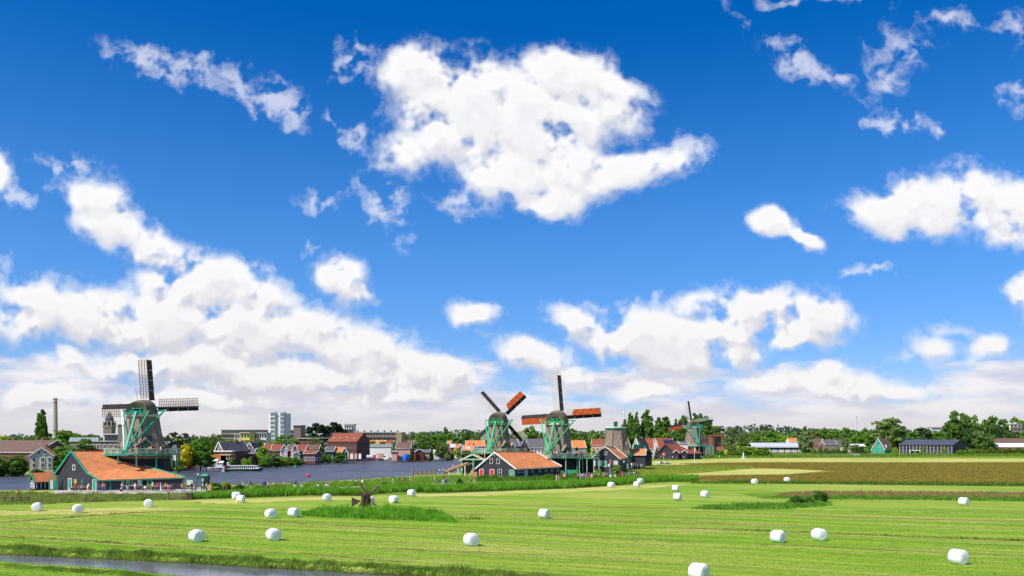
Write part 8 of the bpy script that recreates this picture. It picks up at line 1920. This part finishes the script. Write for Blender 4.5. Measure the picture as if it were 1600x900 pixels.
    for x in (-1.1, 0, 1.1): MB().tube((x, -.7, .42), (x, .7, .42), .42, n=10).build('wheel', M('tar'), t)
    t = thing('truck', 'parked truck with pink and white box body on the quay', 'truck', (X(592, Y), Y, 0)); MB().box((.4, 0, 2.1), (3.1, 2.3, 2.3)).build('box_body', M('pink_wall'), t); MB().box((-1.9, 0, 1.6), (1.3, 2.2, 1.9)).build('cab', M('red'), t); MB().box((-2.58, 0, 2.0), (.05, 1.9, .7)).build('windscreen', M('glass'), t); MB().box((-.5, -1.2, 2.0), (.9, .05, 1.4)).build('white_panel', M('white'), t); MB().box((0, 0, .75), (4.6, 1.8, .3)).build('chassis', M('tar'), t)
    for x in (-1.8, .4, 1.4): MB().tube((x, -1.0, .45), (x, 1.0, .45), .45, n=10).build('wheel', M('tar'), t)
    t = thing('van', 'white van parked between the truck and the pink kiosk', 'van', (X(602.5, Y), Y, 0)); b = MB(); b.slab([(-1.4, -1, .5), (1.5, -1, .5), (1.5, -1, 2.4), (-.6, -1, 2.4), (-1.1, -1, 1.6), (-1.4, -1, 1.4)], 2.0); b.v = [(x, y + 0 if y > -1.001 else y, z) for x, y, z in b.v]; b.build('body', M('white'), t); MB().box((-.35, -1.02, 1.9), (.8, .06, .6)).build('window', M('glass'), t)
    for x in (-.9, 1.0): MB().tube((x, -1.05, .38), (x, 1.05, .38), .38, n=10).build('wheel', M('tar'), t)
    t = thing('blue_tarpaulin_stack', 'bright blue tarpaulin covered stack on the quay by the salmon house', 'stack', (X(633.5, 364), 364, 0)); b = MB(); b.lathe([(0, 1.5), (1.6, 1.55), (2.6, 1.3), (3.2, .7), (3.35, .1)], 7, phase=.4); b.build('tarpaulin', M('blue'), t); MB().box((-1.3, .3, .9), (.8, 2, 1.8)).build('crate', M('tar'), t)
    for px, c, lb in ((642.5, 'white', 'small white parked car right of the blue stack'), (646, 'red', 'small red parked car beside the boathouse'), (909.5, 'red', 'red car parked among the houses right of the tallest mill')):
        Y = 380 if px < 900 else 388
        t = thing('parked_car', lb, 'car', (X(px, Y), Y, 0.0)); MB().box((0, 0, .65), (3.9, 1.7, .7)).build('body', M(c), t); b = MB(); b.slab([(-1.4, -.78, 1.0), (1.3, -.78, 1.0), (.8, -.72, 1.5), (-.9, -.72, 1.5)], 1.45); b.v = [(x, y + (1.5 if False else 0), z) for x, y, z in b.v]; b.build('cabin', M('glass'), t)
        for x in (-1.25, 1.25): MB().tube((x, -.88, .33), (x, .88, .33), .33, n=10).build('wheel', M('tar'), t)
    # white garden sheds and fence on the far bank
    for i, (px, w, lb) in enumerate(((329, 12, 'white garden tent roof near the landing stage'), (337, 6, 'white panelled garden shed, tall one'), (344, 9, 'white slatted garden fence panel beside the tall shed'))):
        Y = 279; Wd = w / FOC * Y; t = thing('garden_shed', lb, 'shed', (X(px, Y), Y, 0)); h = (.9, 2.4, 1.7)[i]
        for k in range(max(3, int(w / 1.5))): MB().box((-Wd / 2 + (k + .5) * Wd / max(3, int(w / 1.5)), 0, h / 2), (Wd / max(3, int(w / 1.5)) - .06, 1.0, h)).build('panel', M('white'), t)
        MB().slab([(-Wd / 2 - .2, -.8, h), (Wd / 2 + .2, -.8, h), (Wd / 2 + .2, .5, h + .6), (-Wd / 2 - .2, .5, h + .6)], .08).build('roof', M('white'), t)
    # sign by the far barn, monument, fences, gate
    t = thing('sign', 'red and white sign standing at the gable of the far red roofed barn', 'sign', (X(1037, 383), 383, 0)); MB().box((0, 0, 1.1), (.12, .12, 2.2)).build('post', M('white'), t); MB().box((0, -.1, 2.6), (1.5, .08, 1.5)).build('panel', M('red'), t); MB().box((0, -.16, 2.6), (.7, .06, .6)).build('inner_panel', M('white'), t)
    t = thing('flag', 'red white flag hanging on a short pole before the black gabled barn', 'flag', (X(953, 221), 221, 0)); MB().tube((0, 0, 0), (0, 0, 4.3), .05, n=6).build('pole', M('white'), t); MB().slab([(.05, 0, 3.2), (.05, 0, 4.2), (.6, .05, 4.0), (.55, .05, 2.9)], .03).build('cloth', M('red'), t); MB().slab([(-.02, 0, 2.6), (-.02, 0, 3.3), (-.6, .05, 2.9), (-.55, .05, 2.3)], .03).build('cloth', M('white'), t)
    Y = 395; t = thing('windsock_post', 'small white trestle post in the reeds right of the willow clump', 'post', (X(1161.5, Y), Y, 0)); MB().box((0, 0, 1.6), (.45, .45, 3.2)).build('post', M('white'), t)
    for s in (-1, 1): MB().beam((s * 1.5, 0, 0), (0, 0, 1.6), .18).build('brace', M('white'), t)
    t = thing('meadow_fence', 'line of thin wooden fence posts before the far reeds at right', 'fence', (X(1290, 440), 440, 0)); pm = MB().box((0, 0, .65), (.14, .14, 1.3)).mesh('fence_post', M('wood'))
    for k in range(26): link('fence_post', pm, t, (-12 + k, 0, 0))
    for z in (.5, 1.0): MB().box((.5, 0, z), (25, .03, .04)).build('wire', M('metal'), t)
    t = thing('garden_gate', 'pale wooden gate between two brick posts before the low white roofed house', 'gate', (X(1337, 450), 450, 0))
    for x in (-2.4, 2.4): MB().box((x, 0, .9), (.6, .6, 1.8)).build('gate_post', M('brick_grey'), t)
    for z in (.5, .9, 1.3): MB().box((0, 0, z), (4.2, .08, .14)).build('bar', M('white'), t)
    MB().box((8, 0, .5), (11, .5, 1.0)).build('low_wall', M('brick_dark'), t)
    # stairs and green fence under the mill platform, extra deck to the right
    t = thing('green_fence', 'green board fence and railings under the mill platform right of the middle barn', 'fence', (X(893, 214), 214, 0))
    for k in range(8): MB().box((-1.6 + k * .42, 0, .9), (.38, .06, 1.8)).build('board', M('green'), t)
    MB().beam((-4.2, -.4, 2.4), (-.6, -.4, .2), .12, .3).build('stair_rail', M('pale_green'), t); MB().beam((-4.2, -.4, 1.4), (-1.2, -.4, 0), .12, .5).build('stair', M('wood'), t)
    t = thing('platform_extension', 'raised timber platform reaching from the tallest mill to the black gabled barn', 'platform', (X(912, 220), 220, 0))
    for k in range(14): MB().box((-2.4 + k * .45, 0, 4.85), (.42, 6, .12)).build('plank', M('wood'), t)
    for x in (-1.4, .6, 2.4, 3.8): MB().box((x, -2.8, 2.4), (.2, .2, 4.8)).build('post', M('pale_green'), t)
    for z in (5.4, 5.9): MB().box((.7, -2.95, z), (6.3, .08, .12)).build('rail', M('pale_green'), t)
    MB().box((.7, -2.95, 4.72), (6.4, .1, .3)).build('fascia', M('green'), t); MB().box((0, 2.9, 2.3), (6, .2, 4.4)).build('back_wall', M('tar'), t)
    # cows
    J = dict(rump=(-.75, 0, 1.15), mid=(0, 0, 1.08), sh=(.65, 0, 1.15), nk=(1.0, 0, 1.05), hd=(1.35, 0, .55), mz=(1.5, 0, .28), h1=(-.75, .2, .8), h2=(-.75, -.2, .8), k1=(-.82, .22, .45), k2=(-.72, -.22, .45), f1=(-.78, .22, .05), f2=(-.7, -.22, .05), s1=(.6, .2, .8), s2=(.62, -.2, .8), g1=(.6, .2, .42), g2=(.68, -.2, .42), t1=(.6, .2, .05), t2=(.66, -.2, .05), tail=(-1.0, 0, 1.0), tail2=(-1.05, 0, .5))
    Bn = [('rump', 'mid', 0), ('mid', 'sh', 1), ('sh', 'nk', 0), ('nk', 'hd', 1), ('hd', 'mz', 0), ('rump', 'h1', 1), ('rump', 'h2', 0), ('h1', 'k1', 0), ('h2', 'k2', 0), ('k1', 'f1', 0), ('k2', 'f2', 0), ('sh', 's1', 1), ('sh', 's2', 1), ('s1', 'g1', 0), ('s2', 'g2', 0), ('g1', 't1', 0), ('g2', 't2', 0), ('rump', 'tail', 1), ('tail', 'tail2', 0)]
    Rr = dict(rump=.30, mid=.40, sh=.32, nk=.18, hd=.14, mz=.09, h1=.17, h2=.17, k1=.08, k2=.08, f1=.06, f2=.06, s1=.13, s2=.13, g1=.075, g2=.075, t1=.06, t2=.06, tail=.03, tail2=.05)
    cm = skin_body(J, Bn, Rr, 'mid', [M('white'), mat('black_hide', (.02, .018, .016))], 'cow_body')
    for px, Y, a, lb in ((1031, 300, 0, 'black and white cow grazing left in the small herd'), (1036.5, 302, 2.9, 'black and white cow turned away in the middle of the small herd'), (1044, 296, 3.4, 'larger looking black and white cow grazing right of the small herd'), (1027, 305, .4, 'black and white cow at the fence, leftmost of the small herd')):
        t = thing('cow', lb, 'cow', (X(px, Y), Y, 0), a, 'cows grazing left of the marsh'); link('body', cm, t)
        for s in (-1, 1): MB().beam((1.3, s * .1, .68), (1.27, s * .2, .74), .03).build('horn', M('cream'), t)

def build_things():
    build_people()
    build_bales()
    build_small()

build_land()
build_mills()
build_capless_mill()
build_toy_mill()
build_barns()
build_town()
build_trees()
build_things()
